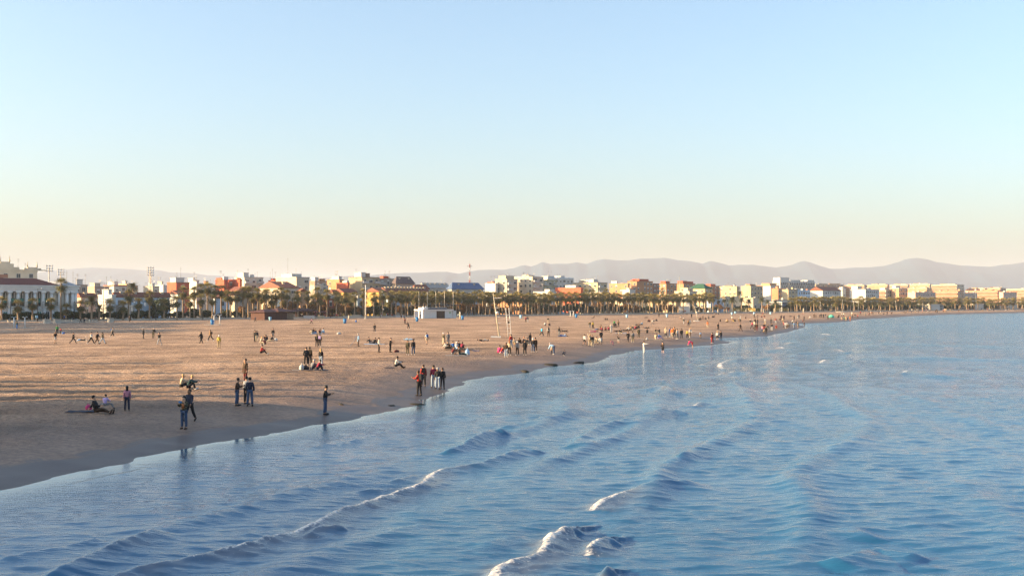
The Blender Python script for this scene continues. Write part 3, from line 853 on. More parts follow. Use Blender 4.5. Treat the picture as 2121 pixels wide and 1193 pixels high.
def window_mesh(w, h, shut):
    mb = MB(); t = 0.10
    mb.box(-w/2-t, -w/2, -0.07, 0.05, -h/2-t, h/2+t, 0); mb.box(w/2, w/2+t, -0.07, 0.05, -h/2-t, h/2+t, 0)
    mb.box(-w/2, w/2, -0.07, 0.05, h/2, h/2+t, 0); mb.box(-w/2-t*1.4, w/2+t*1.4, -0.16, 0.05, -h/2-t*1.8, -h/2-t*1.001, 0)
    mb.box(-w/2, w/2, -0.03, 0.05, -h/2-t, h/2, 1)
    if shut: mb.box(-w/2, w/2, -0.055, -0.035, h/2 - h*shut, h/2 - 0.001, 2)
    mb.box(-0.03, 0.03, -0.05, -0.031, -h/2-t*0.9, h/2 - h*shut - .001, 0)
    return mb.mesh('window', [FRAME, GLASS, SHUT])
WIN = [window_mesh(1.3, 1.35, 0), window_mesh(1.2, 1.5, 0.45), window_mesh(1.9, 1.4, 0.2), window_mesh(1.1, 2.1, 0.3), window_mesh(2.4, 1.5, 0)]
def balcony_mesh(w):
    mb = MB()
    mb.box(-w/2, w/2, -1.1, 0.02, -0.12, 0.06); mb.box(-w/2, w/2, -1.1, -1.02, 0.061, 1.0)
    mb.box(-w/2, -w/2+0.08, -1.019, 0.02, 0.061, 1.0); mb.box(w/2-0.08, w/2, -1.019, 0.02, 0.061, 1.0)
    return mb.mesh('balcony', [])
BALC = {}
def balcony(root, x, z, w, mat):
    k = round(w, 1)
    if k not in BALC: BALC[k] = balcony_mesh(w)
    me = BALC[k]
    if len(me.materials) == 0: me.materials.append(mat)
    return link('balcony', me, mat, root, (x, 0, z))
def antenna_mesh(h):
    mb = MB(); mb.tube([(0,0,0),(0,0,h)], [0.05,0.04], 5)
    for i, z in enumerate((h*0.97, h*0.88, h*0.8)):
        mb.box(-0.7+0.12*i, 0.7-0.12*i, -0.025, 0.025, z-0.025, z+0.025)
    return mb.mesh('antenna', [METAL])
ANT = [antenna_mesh(3.0), antenna_mesh(4.5), antenna_mesh(2.2)]

def pitched(mb, x0, x1, y0, y1, z, rise, kind, ov=0.45, t=0.25):
    a, b2, c, d = x0-ov, x1+ov, y0-ov, y1+ov
    base = [(a,c,z),(b2,c,z),(b2,d,z),(a,d,z),(a,c,z+t),(b2,c,z+t),(b2,d,z+t),(a,d,z+t)]
    f = [(3,2,1,0),(0,1,5,4),(1,2,6,5),(2,3,7,6),(3,0,4,7)]
    if kind == 'hip':
        w = min(b2-a, d-c)/2
        if (b2-a) >= (d-c): r = [(a+w,(c+d)/2,z+t+rise),(b2-w-0.001,(c+d)/2,z+t+rise)]; ff = [(4,5,9,8),(6,7,8,9),(7,4,8),(5,6,9)]
        else: r = [((a+b2)/2,c+w,z+t+rise),((a+b2)/2,d-w-0.001,z+t+rise)]; ff = [(4,5,8),(6,7,9),(7,4,8,9),(5,6,9,8)]
    elif kind == 'gs':   # ridge runs north, gable end on the south face
        m = (c+d)/2; r = [(a,m,z+t+rise),(b2,m,z+t+rise)]; ff = [(4,5,9,8),(6,7,8,9),(7,4,8),(5,6,9)]
    else:                # 'ge' ridge runs inland, gable end faces the sea
        m = (a+b2)/2; r = [(m,c,z+t+rise),(m,d,z+t+rise)]; ff = [(4,5,8),(6,7,9),(7,4,8,9),(5,6,9,8)]
    mb.add(base + r, f + ff)

brnd = random.Random(11)
def building(name, label, xl, xc, xr, yt, b, wall, roof='f', winS=0, winE=1, huts=(), ants=0, cat='building', L=None, W=None, bal=0, group=None, rows=4, sp=3.4, bandmat=None, z0=None, wk=None):
    rows += 1; sp *= 0.88
    ac = a_at(xc, b)
    if L is None: L = (a_at(xr, b) - ac) if xr > xc else 12.0
    if W is None: W = (b_at(xl, ac) - b) if xl < xc else 11.0
    x, y = ab(ac, b)
    h = ztop(yt, y) - CITY_Z
    root = empty(name, (x, y, CITY_Z), CITY_RZ)
    tag(root, label, cat, group)
    wm = wallmat(wall)
    mb = MB(); mb.box(0, L, 0, W, -0.3, h)
    if isinstance(roof, tuple) and roof[0] in ('gs', 'ge'):
        rise = roof[2]
        if roof[0] == 'gs':
            for xx, fl in ((0, 0), (L, 1)):
                mb.add([(xx,0,h),(xx,W,h),(xx,W/2,h+rise*.96)], [(1,0,2) if not fl else (0,1,2)])
        else:
            for yy, fl in ((0, 0), (W, 1)):
                mb.add([(0,yy,h),(L,yy,h),(L/2,yy,h+rise*.96)], [(0,1,2) if not fl else (1,0,2)])
    wo = mb.build('wall', wm, root)
    if roof == 'f' or (isinstance(roof, tuple) and roof[0] == 'f'):
        mb = MB(); p = 0.12; t = 0.35
        mb.box(-p, L+p, -p, 0.25, h-0.1, h+t); mb.box(-p, L+p, W-0.25, W+p, h-0.1, h+t)
        mb.box(-p, 0.25, 0.251, W-0.251, h-0.1, h+t); mb.box(L-0.25, L+p, 0.251, W-0.251, h-0.1, h+t)
        mb.box(0.251, L-0.251, 0.251, W-0.251, h-0.08, h+0.06)
        mb.build('parapet', wallmat(roof[1]) if isinstance(roof, tuple) else wm, root)
    else:
        mb = MB(); pitched(mb, 0, L, 0, W, h, roof[2], roof[0]); ro = mb.build('roof', roofmat(roof[1]), root)
        for k in range(roof[3] if len(roof) > 3 else 0):
            cx = L * (k + 0.5) / roof[3]
            mb = MB(); mb.box(cx-0.45, cx+0.45, W*0.25, W*0.25+0.8, h-0.2, h+roof[2]*0.62+0.7); mb.box(cx-0.6, cx+0.6, W*.25-.12, W*.25+.92, h+roof[2]*0.62+0.701, h+roof[2]*.62+0.95)
            mb.build('chimney', wallmat('cream'), ro)
    for (fx0, fx1, fy0, fy1, hh, wc) in huts:
        mb = MB(); mb.box(L*fx0, L*fx1, W*fy0, W*fy1, h+0.061, h+hh); mb.box(L*fx0-.15, L*fx1+.15, W*fy0-.15, W*fy1+.15, h+hh+.001, h+hh+0.25)
        mb.build('roof_hut', wallmat(wc), root)
    if roof == 'f' or (isinstance(roof, tuple) and roof[0] == 'f'):
        for k in range(min(7, int(L * W / 55) + 1)):
            bw, bd, bh = brnd.uniform(.8, 2.4), brnd.uniform(.8, 2.2), brnd.uniform(.5, 1.7); bx = brnd.uniform(.4, max(.5, L - bw - .4)); by = brnd.uniform(.4, max(.5, W - bd - .4))
            mb = MB(); mb.box(bx, bx+bw, by, by+bd, h+.055, h+bh)
            if k % 2: mb.tube([(bx+bw*.5, by+bd*.5, h+bh), (bx+bw*.5, by+bd*.5, h+bh+.7)], [.16,.16], 6)
            mb.build('roof_box', wallmat(brnd.choice([wall, 'white', 'grey', 'brick', 'cream'])), root)
        ants += 1
    for k in range(ants):
        link('antenna', ANT[brnd.randrange(3)], METAL, root, (L*(0.1+0.8*brnd.random()), W*(0.15+0.7*brnd.random()), h+0.05), brnd.random()*3)
    if winE and L > 3:
        n = max(1, int(L / sp)); 
        for r in range(min(rows, max(1, int((h-0.6) / 3.0)))):
            z = h - 1.55 - 3.0 * r
            if z < 1.2: break
            for c in range(n):
                if brnd.random() < 0.06: continue
                cx = L * (c + 0.5) / n
                w = WIN[wk if wk is not None else ((winE + c) % 3 if brnd.random() < .6 else brnd.randrange(5))]
                link('window', w, None, root, (cx, 0, z))
            if bal:
                for c in range(0, n, 2):
                    if c + 1 < n + 1:
                        balcony(root, L * (c + 0.5) / n, z - 1.15, min(L/n*0.92, 3.4), RAIL)
    if winS and W > 3:
        n = max(1, int(W / (sp*1.15)))
        for r in range(min(rows, max(1, int((h-0.6) / 3.0)))):
            z = h - 1.6 - 3.0 * r
            if z < 1.2: break
            for c in range(n):
                if brnd.random() < (0.5 if winS == 1 else 0.1): continue
                link('window', WIN[brnd.randrange(3)], None, root, (0, W * (c + 0.5) / n, z), -math.pi/2)
    return root, L, W, h

# --- white colonnaded bathhouse by the frame's left edge
def bathhouse():
    b = 16.0
    a0 = a_at(-70, b); a1 = a_at(160, b)
    x, y = ab(a0, b)
    Dl = ab(a_at(0, b), b)[1]
    zz = lambda py: ztop(py, Dl) - CITY_Z
    L = a1 - a0; W = 24.0
    root = empty('bathhouse', (x, y, CITY_Z), CITY_RZ)
    tag(root, 'long white bathhouse with tall columns, green glass and terracotta roof', 'bathhouse')
    white = M('stucco_white', (0.74,0.72,0.68), 0.85, 0.06, 0.4)
    cream = M('stucco_cream', (0.60,0.55,0.47), 0.85, 0.08, 0.4)
    teal = M('teal_glass', (0.02,0.20,0.17), 0.15, 0.4, 0.5, 0, 0, 0.5)
    dark = M('dark_glass', (0.02,0.028,0.03), 0.12, 0.3, 0.5, 0, 0, 0.5)
    z_base, z_bal, z_cap, z_cor, z_eave = zz(641), zz(636), zz(603), zz(598), zz(590)
    mb = MB(); mb.box(0, L, 1.2, W, -0.3, z_cap); mb.box(0, L, 0, 1.199, -0.3, z_base)
    mb.build('wall', cream, root)
    mb = MB(); mb.box(-.2, L+.2, -0.15, W+.2, z_cap+.001, z_cor); mb.box(-.5, L+.5, -0.5, W+.5, z_cor+.001, z_cor+.45); mb.box(-.3, L+.3, -0.3, W+.3, z_cor+.451, z_eave-.35); mb.box(-.75, L+.75, -0.75, W+.75, z_eave-.349, z_eave)
    mb.build('cornice', white, root)
    Lr = a_at(121, b) - a0
    mb = MB(); pitched(mb, -20, Lr, 0.2, 10.4, z_eave+.001, zz(576)-z_eave, 'hip', 0.2, 0.15); mb.build('roof', M('terracotta', (0.15,0.048,0.038), 0.8, 0.15, 1.2), root)
    mb = MB(); pitched(mb, Lr+0.9, L, 0.4, W, z_eave+.001, 1.3, 'hip', 0.1, 0.2); mb.build('wing_roof', M('wing_roof_zinc', (0.34,0.34,0.35), 0.6, 0.08, 1.0), root)
    colx = [a_at(p, b) - a0 for p in (-52,-34.5,-16.5,1.3,20.1,38,55.7,73,90,107.3,124,139.5,151,157)]
    cm = MB()
    cm.tube([(0,0,z_base+.25),(0,0,z_cap-.5)], [0.56,0.48], 14); cm.box(-.8,.8,-.75,.75,z_base-.05,z_base+.25); cm.box(-.75,.75,-.7,.7,z_cap-.5,z_cap-.001)
    cmesh = cm.mesh('column', [white])
    pm = MB(); pm.box(-.62,.62,-.25,0.6,-.3,z_base-.051); pmesh = pm.mesh('pier', [white])
    for cx in colx:
        link('column', cmesh, None, root, (cx, 0.35, 0)); link('pier', pmesh, None, root, (cx, -0.15, 0))
    for i in range(len(colx) - 1):
        w = colx[i+1] - colx[i] - 1.3; cx = (colx[i] + colx[i+1]) / 2
        if w < 1.0: continue
        glass = i < len(colx) - 5
        mb = MB(); mb.box(-w/2, w/2, 0.2, 0.35, z_base+.001, z_bal+.25)
        for k in range(7): mb.box(-w/2 + w*(k+.3)/7, -w/2 + w*(k+.7)/7, 0.1, 0.199, z_base+.1, z_bal+.1)
        mb.build('balustrade', white, root, (cx, 0, 0))
        mb = MB(); mb.box(-w/2-.1, w/2+.1, 1.0, 1.19, z_bal, z_cap-.4, 0)
        bw = mb.build('bay_window', dark if glass else cream, root, (cx, 0, 0))
        if glass:
            hz_ = z_cap - z_base
            mb = MB(); mb.box(-w/2, w/2, .9, .999, z_base+hz_*.36, z_base+hz_*.60); mb.build('glass_panel', teal, bw)
            mb = MB(); mb.box(-w*.48, -w*.2, .88, .99, z_base+hz_*.62, z_cap-.5); mb.build('curtain', cream, bw)
            mb = MB(); mb.box(w*.2, w*.46, .88, .99, z_base+hz_*.62, z_cap-.5); mb.build('curtain', cream, bw)
        mb = MB(); ww = w*0.36; z1 = z_base*0.78
        mb.box(-ww-.15, ww+.15, -0.08, 0.02, 0.2, z1+.15)
        gw = mb.build('ground_window', white, root, (cx, 0, 0))
        for sx in (-1, 1):
            mb = MB(); mb.box(min(sx*.06, sx*ww), max(sx*.06, sx*ww), -0.12, -0.081, 0.3, z1); mb.build('pane', teal if i % 2 else dark, gw)
bathhouse()

# --- tall cream house with stepped gables behind the bathhouse
r_, L_, W_, h_ = building('gabled_house', 'cream house with stepped gables and pinnacles behind the bathhouse roof', -30, -29, 77, 561, 70, 'ivory', 'f', 0, 3, (), 4, rows=3, sp=5.0, wk=0)
for fx, w, hh in ((0.36, 5.0, 3.4), (0.9, 5.2, 1.6)):
    mb = MB(); cx = L_*fx
    mb.box(cx-w, cx+w, -0.3, 0.5, h_+.351, h_+hh*.45); mb.box(cx-w*.6, cx+w*.6, -.3, .5, h_+hh*.451, h_+hh*.8); mb.box(cx-w*.35, cx+w*.35, -.3, .5, h_+hh*.801, h_+hh)
    for s_ in (-1, 1):
        mb.tube([(cx+s_*w*.33, .1, h_+hh), (cx+s_*w*.33, .1, h_+hh+2.2)], [.3, .05], 6)
    mb.build('stepped_gable', wallmat('ivory'), r_)
mb = MB(); mb.box(L_*.2, L_*.42, -.08, .02, -.2, h_-1.2); mb.build('brick_panel', wallmat('brick'), r_)

# label, xl, xc, xr, yt, b, wall, roof, winS, winE, huts, antennas, balconies
BL = [
 ('brown brick flats just right of the bathhouse', 148,150,181,591,90,'taupe','f',0,2,((.3,.7,.2,.7,2.2,'white'),),4,0),
 ('dark low block with lit rooftop rooms behind the date palm', 180,196,226,595,110,'taupe','f',0,1,((.1,.5,.2,.8,1.6,'cream'),),2,0),
 ('pale flats with red parapet left of the tall date palm', 214,236,262,592,150,'pale',('f','red'),0,1,((.2,.5,.2,.8,1.8,'white'),),3,0),
 ('straw coloured block behind the tall date palm', 244,262,272,589,180,'straw','f',0,0,((.3,.7,.3,.7,1.5,'grey'),),1,0),
 ('stepped white house glowing in the sun among small palms', 203,232,240,612,24,'white','f',0,0,((.0,.9,.25,.7,1.9,'white'),),0,0),
 ('low white garden wall house below the stepped white house', 222,275,279,634,17,'white','f',0,0,(),0,0),
 ('long pale blue terrace with terracotta roof left of the round tree', 232,240,352,616,36,'blue',('gs','tile',1.6,4),0,1,(),0,0),
 ('pale blue cottage with white porch roof', 290,296,328,636,20,'blue','f',0,1,(),0,0),
 ('sunlit cream flats behind the tall floodlight tower', 297,316,330,594,170,'cream','f',0,1,((.2,.6,.2,.6,1.5,'white'),),4,0),
 ('white flats at the foot of the tall floodlight tower', 318,338,346,592,190,'white','f',0,0,((.1,.4,.2,.6,2.0,'cream'),),3,0),
 ('vermilion walled block with shaded brick front', 346,365,392,586,85,'red',('f','brick'),0,1,((.1,.75,.2,.8,2.0,'white'),),3,0),
 ('small white gable house below the vermilion block', 350,368,378,609,48,'white',('gs','tile',1.2),0,0,(),0,0),
 ('bright white stepped flats right of the vermilion block', 390,407,412,584,110,'white','f',0,0,((.0,.6,.4,1.,1.6,'white'),),2,0),
 ('grey flats behind the palms right of the white stepped flats', 408,412,440,588,150,'grey','f',0,1,(),2,0),
 ('red stepped block left of the white water tank cube', 446,464,472,581,100,'red','f',0,0,((.0,.9,.3,.9,1.0,'red'),),2,0),
 ('low red wing with white balconies below the cube', 472,497,501,580,95,'red',('f','red'),1,0,(),1,0),
 ('grey balconied flats with white roof cube', 486,506,545,575,130,'pale','f',0,1,((.0,.28,.1,.8,2.2,'white'),),5,1),
 ('low terracotta roofed house behind the denser palms', 476,498,520,603,50,'cream',('ge','tile',1.6),0,1,(),0,0),
 ('wide cream gable house with terracotta roof', 538,582,616,596,45,'cream',('gs','tile',2.4,1),1,1,(),0,0),
 ('tall cream block with green grey seaward front', 571,614,641,575,90,'cream',('f','grey'),0,1,((.05,.8,.25,.75,1.6,'white'),),3,0),
 ('small red brick block behind the cream gable house', 556,569,574,582,120,'red','f',0,0,(),1,0),
 ('low white and brown flats between cream and orange blocks', 640,652,678,583,140,'brown','f',0,1,((.1,.4,.2,.8,2.0,'white'),(.6,.9,.2,.8,1.2,'orange')),3,0),
 ('pale low house under the brown flats', 640,664,680,592,95,'pale','f',0,1,(),2,0),
 ('orange brick block left of the red wall', 677,703,712,580,100,'orange','f',1,1,((.1,.8,.1,.6,1.6,'white'),),4,0),
 ('red painted wall house between orange and yellow blocks', 697,720,724,587,80,'red','f',0,0,((.2,.8,.1,.5,.9,'white'),),1,0),
 ('straw yellow block with long shaded brick front', 722,750,786,575,95,'straw',('f','brown'),0,1,((.1,.35,.2,.7,2.4,'white'),(.4,.6,.2,.7,2.0,'brown')),4,1),
 ('dark flats with white balconies beside the slate roof', 770,786,822,578,100,'taupe','f',0,1,((.3,.6,.2,.6,1.3,'red'),),3,1),
 ('small bright yellow gable house left of the white mast', 693,712,738,606,34,'yellow',('gs','tile',1.5),0,1,(),0,0),
 ('bright yellow gable house right of the white mast', 758,786,800,605,32,'yellow',('gs','tile',1.6),0,1,(),0,0),
 ('long terracotta roofed terrace with a row of cream chimneys', 786,800,886,603,44,'peach',('gs','tile',1.5,13),0,1,(),0,0),
 ('slate mansard roofed house with twin chimneys', 812,820,858,588,85,'taupe',('hip','slate',3.4,2),0,1,(),1,0),
 ('low dark red hip roofed hall right of the slate mansard', 852,858,888,599,70,'taupe',('hip','tile',2.0),0,1,(),0,0),
 ('long grey roofed shed left of the blue roof', 868,880,930,597,95,'pale',('gs','grey',2.6,5),0,1,(),1,0),
 ('hall with a broad blue metal roof', 926,936,1001,599,80,'grey',('hip','blue',3.2,2),0,2,(),2,0),
 ('white block left of the cream balcony flats', 1005,1026,1031,588,95,'white','f',0,1,((.1,.6,.2,.8,.8,'red'),),2,0),
 ('cream balcony flats stepping up behind the beach mast', 1026,1050,1072,579,90,'cream','f',2,1,((.1,.9,.2,.8,1.9,'cream'),),3,1),
 ('tall cream flats with grey seaward side', 1056,1103,1126,574,84,'cream',('f','pale'),2,1,((.1,.5,.2,.5,.9,'cream'),),3,1),
 ('olive grey flats in front of the white blue block', 1118,1126,1153,581,90,'olive','f',0,1,(),1,1),
 ('long white block with pale blue shaded front', 1110,1134,1188,576,125,'white',('f','blue'),0,1,((.05,.3,.1,.6,1.0,'white'),(.55,.7,.1,.6,1.3,'white')),4,0),
 ('long red windowless warehouse wall', 1150,1203,1208,597,58,'red','f',0,0,((.0,.5,.2,.6,1.4,'white'),),1,0),
 ('low white flat roofed house under the tall cream flats', 1105,1140,1152,605,48,'white','f',0,0,((.2,.9,.1,.4,1.2,'white'),),0,0),
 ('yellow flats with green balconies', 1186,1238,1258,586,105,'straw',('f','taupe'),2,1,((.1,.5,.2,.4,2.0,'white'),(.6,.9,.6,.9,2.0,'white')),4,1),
 ('small cream house among palms below the yellow flats', 1222,1246,1264,607,40,'cream','f',1,1,(),0,0),
 ('sunlit orange brick flats with white roof box', 1262,1301,1304,588,110,'orange','f',2,0,((.1,.7,.6,.9,1.6,'white'),),2,0),
 ('tall orange brick tower block', 1300,1319,1352,583,112,'orange',('f','brick'),2,1,((.2,.8,.1,.8,1.4,'red'),),2,0),
 ('white cube house with pergola in front of the brick flats', 1289,1304,1316,601,45,'white','f',0,0,(),0,0),
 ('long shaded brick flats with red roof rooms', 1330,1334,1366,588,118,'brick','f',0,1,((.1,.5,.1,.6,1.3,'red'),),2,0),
 ('second brick tower with red roof room', 1363,1380,1402,588,120,'orange',('f','brick'),2,1,((.0,.4,.1,.7,1.6,'red'),),2,0),
 ('third brick tower with pink red roof room', 1398,1416,1440,588,124,'orange',('f','brick'),0,1,((.0,.35,.1,.7,1.8,'red'),(.4,.9,.1,.7,1.5,'red')),1,0),
 ('low cream house with stepped roof terrace left of green roof', 1397,1428,1443,604,50,'cream','f',1,1,((.2,.9,.2,.7,2.0,'cream'),),0,0),
 ('pale yellow palace with dark green hip roof', 1426,1460,1476,598,62,'straw',('hip','green',2.8),2,1,(),0,0),
 ('red brick tower right of the green roof', 1452,1472,1492,593,128,'brick',('f','brick'),2,1,((.1,.6,.1,.6,1.4,'red'),),2,0),
 ('wide straw yellow block with roof terrace', 1490,1526,1530,594,110,'straw','f',1,0,((.1,.9,.3,.7,.8,'brown'),),2,0),
 ('tall straw yellow house with brown seaward wing', 1535,1555,1580,593,84,'straw',('f','taupe'),1,1,((.0,.4,.1,.5,1.2,'orange'),),2,0),
 ('white flats with long shaded front beside the hotel', 1562,1596,1614,592,100,'white',('f','peach'),0,1,((.1,.9,.1,.6,1.6,'peach'),),2,0),
 ('orange house with red roof in front of the honeycomb hotel', 1598,1612,1622,598,82,'orange','f',0,1,(),1,0),
 ('ochre block with dark front below the hotel', 1620,1633,1652,600,68,'straw',('f','brown'),0,1,(),1,0),
 ('pale blue flats right of the ochre block', 1640,1648,1678,602,72,'blue','f',0,1,((.1,.4,.2,.6,1.,'white'),),1,0),
 ('white gable house with bluish seaward side', 1678,1704,1742,602,76,'white',('gs','tile',2.6),0,1,(),1,0),
 ('white tower block behind the palm belt', 1735,1745,1752,598,96,'white','f',0,1,((.2,.8,.2,.8,1.0,'white'),),1,0),
 ('big bright white block with shaded side', 1760,1793,1821,600,80,'white',('f','pale'),0,1,((.0,.3,.5,.9,2.6,'white'),),2,0),
 ('cream terrace flats with white roof rooms', 1815,1835,1850,601,98,'cream','f',1,1,((.1,.6,.2,.7,1.8,'white'),),1,0),
 ('peach and white block with grey blue front', 1846,1862,1880,597,90,'peach',('f','white'),1,1,((.0,.5,.4,.9,1.8,'white'),),1,0),
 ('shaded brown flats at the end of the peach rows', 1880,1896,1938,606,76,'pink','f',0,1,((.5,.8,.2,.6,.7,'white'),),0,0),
 ('broad peach terrace block above the far pavilions', 1936,1984,1996,603,82,'peach',('f','red'),2,1,(),0,0),
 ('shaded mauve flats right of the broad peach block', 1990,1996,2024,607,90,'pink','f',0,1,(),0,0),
 ('second broad peach block with terracotta parapets', 2000,2066,2074,602,100,'peach',('f','red'),2,1,((.1,.9,.2,.4,.8,'peach'),),1,0),
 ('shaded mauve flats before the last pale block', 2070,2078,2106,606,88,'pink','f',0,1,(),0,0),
 ('pale balconied block at the picture edge', 2084,2132,2150,599,120,'cream','f',2,1,((.1,.5,.2,.4,.8,'cream'),),0,0),
]
def terraces(root, W, h, col):
    for r in range(4):
        z = h - 2.9 - 3.0*r
        if z < 1: break
        mb = MB(); mb.box(-1.1, -.02, .3, W-.3, z, z+.95); mb.build('terrace', wallmat(col), root)
        mb = MB(); mb.box(-.12, -.01, .8, W-.8, z+1.0, z+2.3)  # flat brown strip stands in for the shade of a recess
        mb.build('loggia_shade', wallmat('brown'), root)
for t in BL:
    label, xl, xc, xr, yt, b, wall, roof, wS, wE, huts, ants, bal = t
    nm = 'house' if (isinstance(roof, tuple) and roof[0] in ('gs','ge','hip')) or 'house' in label else 'apartment_block'
    r_, L_, W_, h_ = building(nm, label, xl, xc, xr, yt, b, wall, roof, wS, wE, huts, ants, 'house' if nm == 'house' else 'building', bal=bal)
    if 'peach block' in label or 'peach terrace' in label or 'picture edge' in label or 'cream terrace' in label: terraces(r_, W_, h_, 'brick')

# long pale rows of flats on the far skyline
for i, (xl, xc, xr, yt, b, wall) in enumerate([(1686,1690,1748,589,330,'peach'),(1744,1790,1796,591,300,'peach'),(1795,1838,1842,590,340,'peach'),(1843,1880,1884,590,310,'cream'),
      (1880,1926,1931,589,330,'cream'),(1929,1982,1997,590,260,'cream'),(1880,1920,1930,597,180,'peach'),(2002,2040,2046,598,240,'peach'),(2040,2072,2084,597,250,'peach')]):
    nth = ['leftmost', 'second', 'third', 'fourth', 'fifth', 'sixth, longest', 'lower seventh', 'eighth', 'ninth'][i]
    r_, L_, W_, h_ = building('apartment_block', 'pale flats on the far skyline, %s from the honeycomb hotel' % nth, xl, xc, xr, yt, b, wall, ('f', 'cream'), 2, 1,
             ((.1,.4,.1,.4,1.0,'cream'),(.5,.9,.5,.8,1.2,'peach')), 2, 'building', group='flats on the far skyline', rows=3)
    terraces(r_, W_, h_, 'brick' if i % 2 else 'peach')
frnd = random.Random(21)
fx = 168; n_ = 0
while fx < 1640:
    n_ += 1
    w_ = frnd.uniform(18, 34); col = frnd.choice(['pale','taupe','brick','peach','cream','grey','pink'])
    building('apartment_block', 'muted %s block low on the skyline, %s such block from the left' % ({'pale':'beige','taupe':'taupe','brick':'brick','peach':'peach','cream':'cream','grey':'grey','pink':'rose'}[col], (str(n_) + {1:'st',2:'nd',3:'rd'}.get(n_ if n_ not in (11,12,13) and n_ < 4 else (n_ % 10 if n_ > 20 else 0), 'th'))),
             fx - w_*.35, fx, fx + w_*.65, frnd.uniform(592, 601), frnd.uniform(150, 240), col, 'f', 1, 1, ((.2,.5,.2,.6,1.3,frnd.choice(['white','cream','brick'])),), 1, 'building', group='muted blocks low on the skyline', rows=2)
    fx += frnd.uniform(38, 58)
# white hotel with honeycomb facade
r_, L_, W_, h_ = building('hotel', 'white stepped hotel with a honeycomb facade', 1600, 1616, 1688, 583, 150, 'white', 'f', 2, 0, ((.0,.25,.0,.9,3.0,'white'),(.35,.6,.1,.8,1.2,'white'),(.8,1.,.1,.8,1.4,'white')), 0, 'hotel')
cell = MB(); cell.add([(-1.0,-.35,0),(-.55,-.35,1.15),(.55,-.35,1.15),(1.0,-.35,0),(.55,-.35,-1.15),(-.55,-.35,-1.15)], [(5,4,3,2,1,0)])
cell.add([(-1.0,-.35,0),(-.55,-.35,1.15),(.55,-.35,1.15),(1.0,-.35,0),(.55,-.35,-1.15),(-.55,-.35,-1.15),(-1.15,0,0),(-.65,0,1.3),(.65,0,1.3),(1.15,0,0),(.65,0,-1.3),(-.65,0,-1.3)], [(i,(i+1)%6,(i+1)%6+6,i+6) for i in range(6)], 1)
cme = cell.mesh('honeycomb_window', [GLASS, wallmat('white')])
for r in range(6):
    for c in range(int(L_/2.7)):
        link('honeycomb_window', cme, None, r_, (1.6 + c*2.7 + (1.35 if r % 2 else 0), 0, h_ - 1.8 - r*2.5))

# low seafront houses seen between the trunks
LOW = [('pale blue low house behind the palms below the red stepped block', 440,446,476,618,26,'blue',('ge','tile',1.2)),
 ('cream low house behind the thick palm clump', 478,486,512,612,30,'cream',('gs','tile',1.4)),
 ('peach low house left of the wooden kiosk', 512,520,540,616,28,'peach',('gs','tile',1.2)),
 ('grey blue shopfront behind the wooden kiosk', 575,580,600,622,24,'blue','f'),
 ('ochre low house under the cream gable house', 600,622,634,604,30,'peach',('ge','tile',1.0)),
 ('pink low house behind the terrace cafe', 634,650,660,618,27,'pink','f'),
 ('dark red shop with arched sign behind the terrace cafe', 664,670,700,620,24,'red','f'),
 ('cream low house beside the small yellow gable house', 664,690,700,606,38,'straw',('gs','tile',1.0)),
 ('pale blue low house between the yellow gable houses', 738,740,758,620,24,'blue','f'),
 ('blue and white shopfront right of the bright yellow gable house', 800,804,830,622,22,'blue','f'),
 ('white low shopfront row left of the flagpoles', 830,834,868,624,22,'white','f'),
 ('long pale shopfront row behind the flagpoles', 868,872,944,624,22,'pale','f'),
 ('white shopfront right of the flagpoles', 948,952,990,625,22,'blue','f'),
 ('orange walled house behind the beach mast', 1024,1054,1062,617,24,'orange','f'),
 ('ochre sunlit low house with flat roof', 990,1016,1026,611,34,'straw',('gs','tile',1.1)),
 ('orange shop with round openings behind the palms', 1062,1092,1100,620,24,'orange','f'),
 ('cream shop wall right of the orange shop', 1108,1126,1140,626,22,'cream','f'),
 ('bright orange pavilion with pointed sails among the palms', 1150,1158,1164,624,20,'yellow','f'),
 ('white low house behind the dark hedge', 1190,1206,1236,622,22,'pale','f'),
 ('sunlit cream facade behind the palms right of the dark hedge', 1262,1292,1300,620,24,'cream','f'),
 ('long sunlit yellow facade behind the palm trunks', 1305,1352,1360,622,22,'straw','f'),
 ('second long sunlit facade left of the lifeguard hut', 1358,1402,1410,624,20,'straw','f'),
 ('tall narrow pale house right of the lifeguard hut', 1464,1472,1500,620,24,'blue','f'),
 ('cream villa with balcony behind the volleyball court', 1484,1502,1512,615,44,'cream','f'),
 ('long sunlit arcade behind the yellow volleyball nets', 1500,1560,1580,618,40,'cream',('f','straw')),
 ('brown restaurant with pergola left of the glass pavilion', 1580,1604,1634,622,34,'pale',('f','cream')),
 ('low terracotta terrace right of the bathhouse', 160,168,236,616,44,'pink',('gs','tile',1.3,3)),
]
for label, xl, xc, xr, yt, b, wall, roof in LOW:
    if xc - xl > 9 and not ('long sunlit' in label or 'orange' in label or 'facade' in label): xl = xc - 5
    building('house', label, xl, xc, xr, yt, b, wall, roof, 1, 1, (), 0, 'house', rows=2, sp=4.2, wk=3)

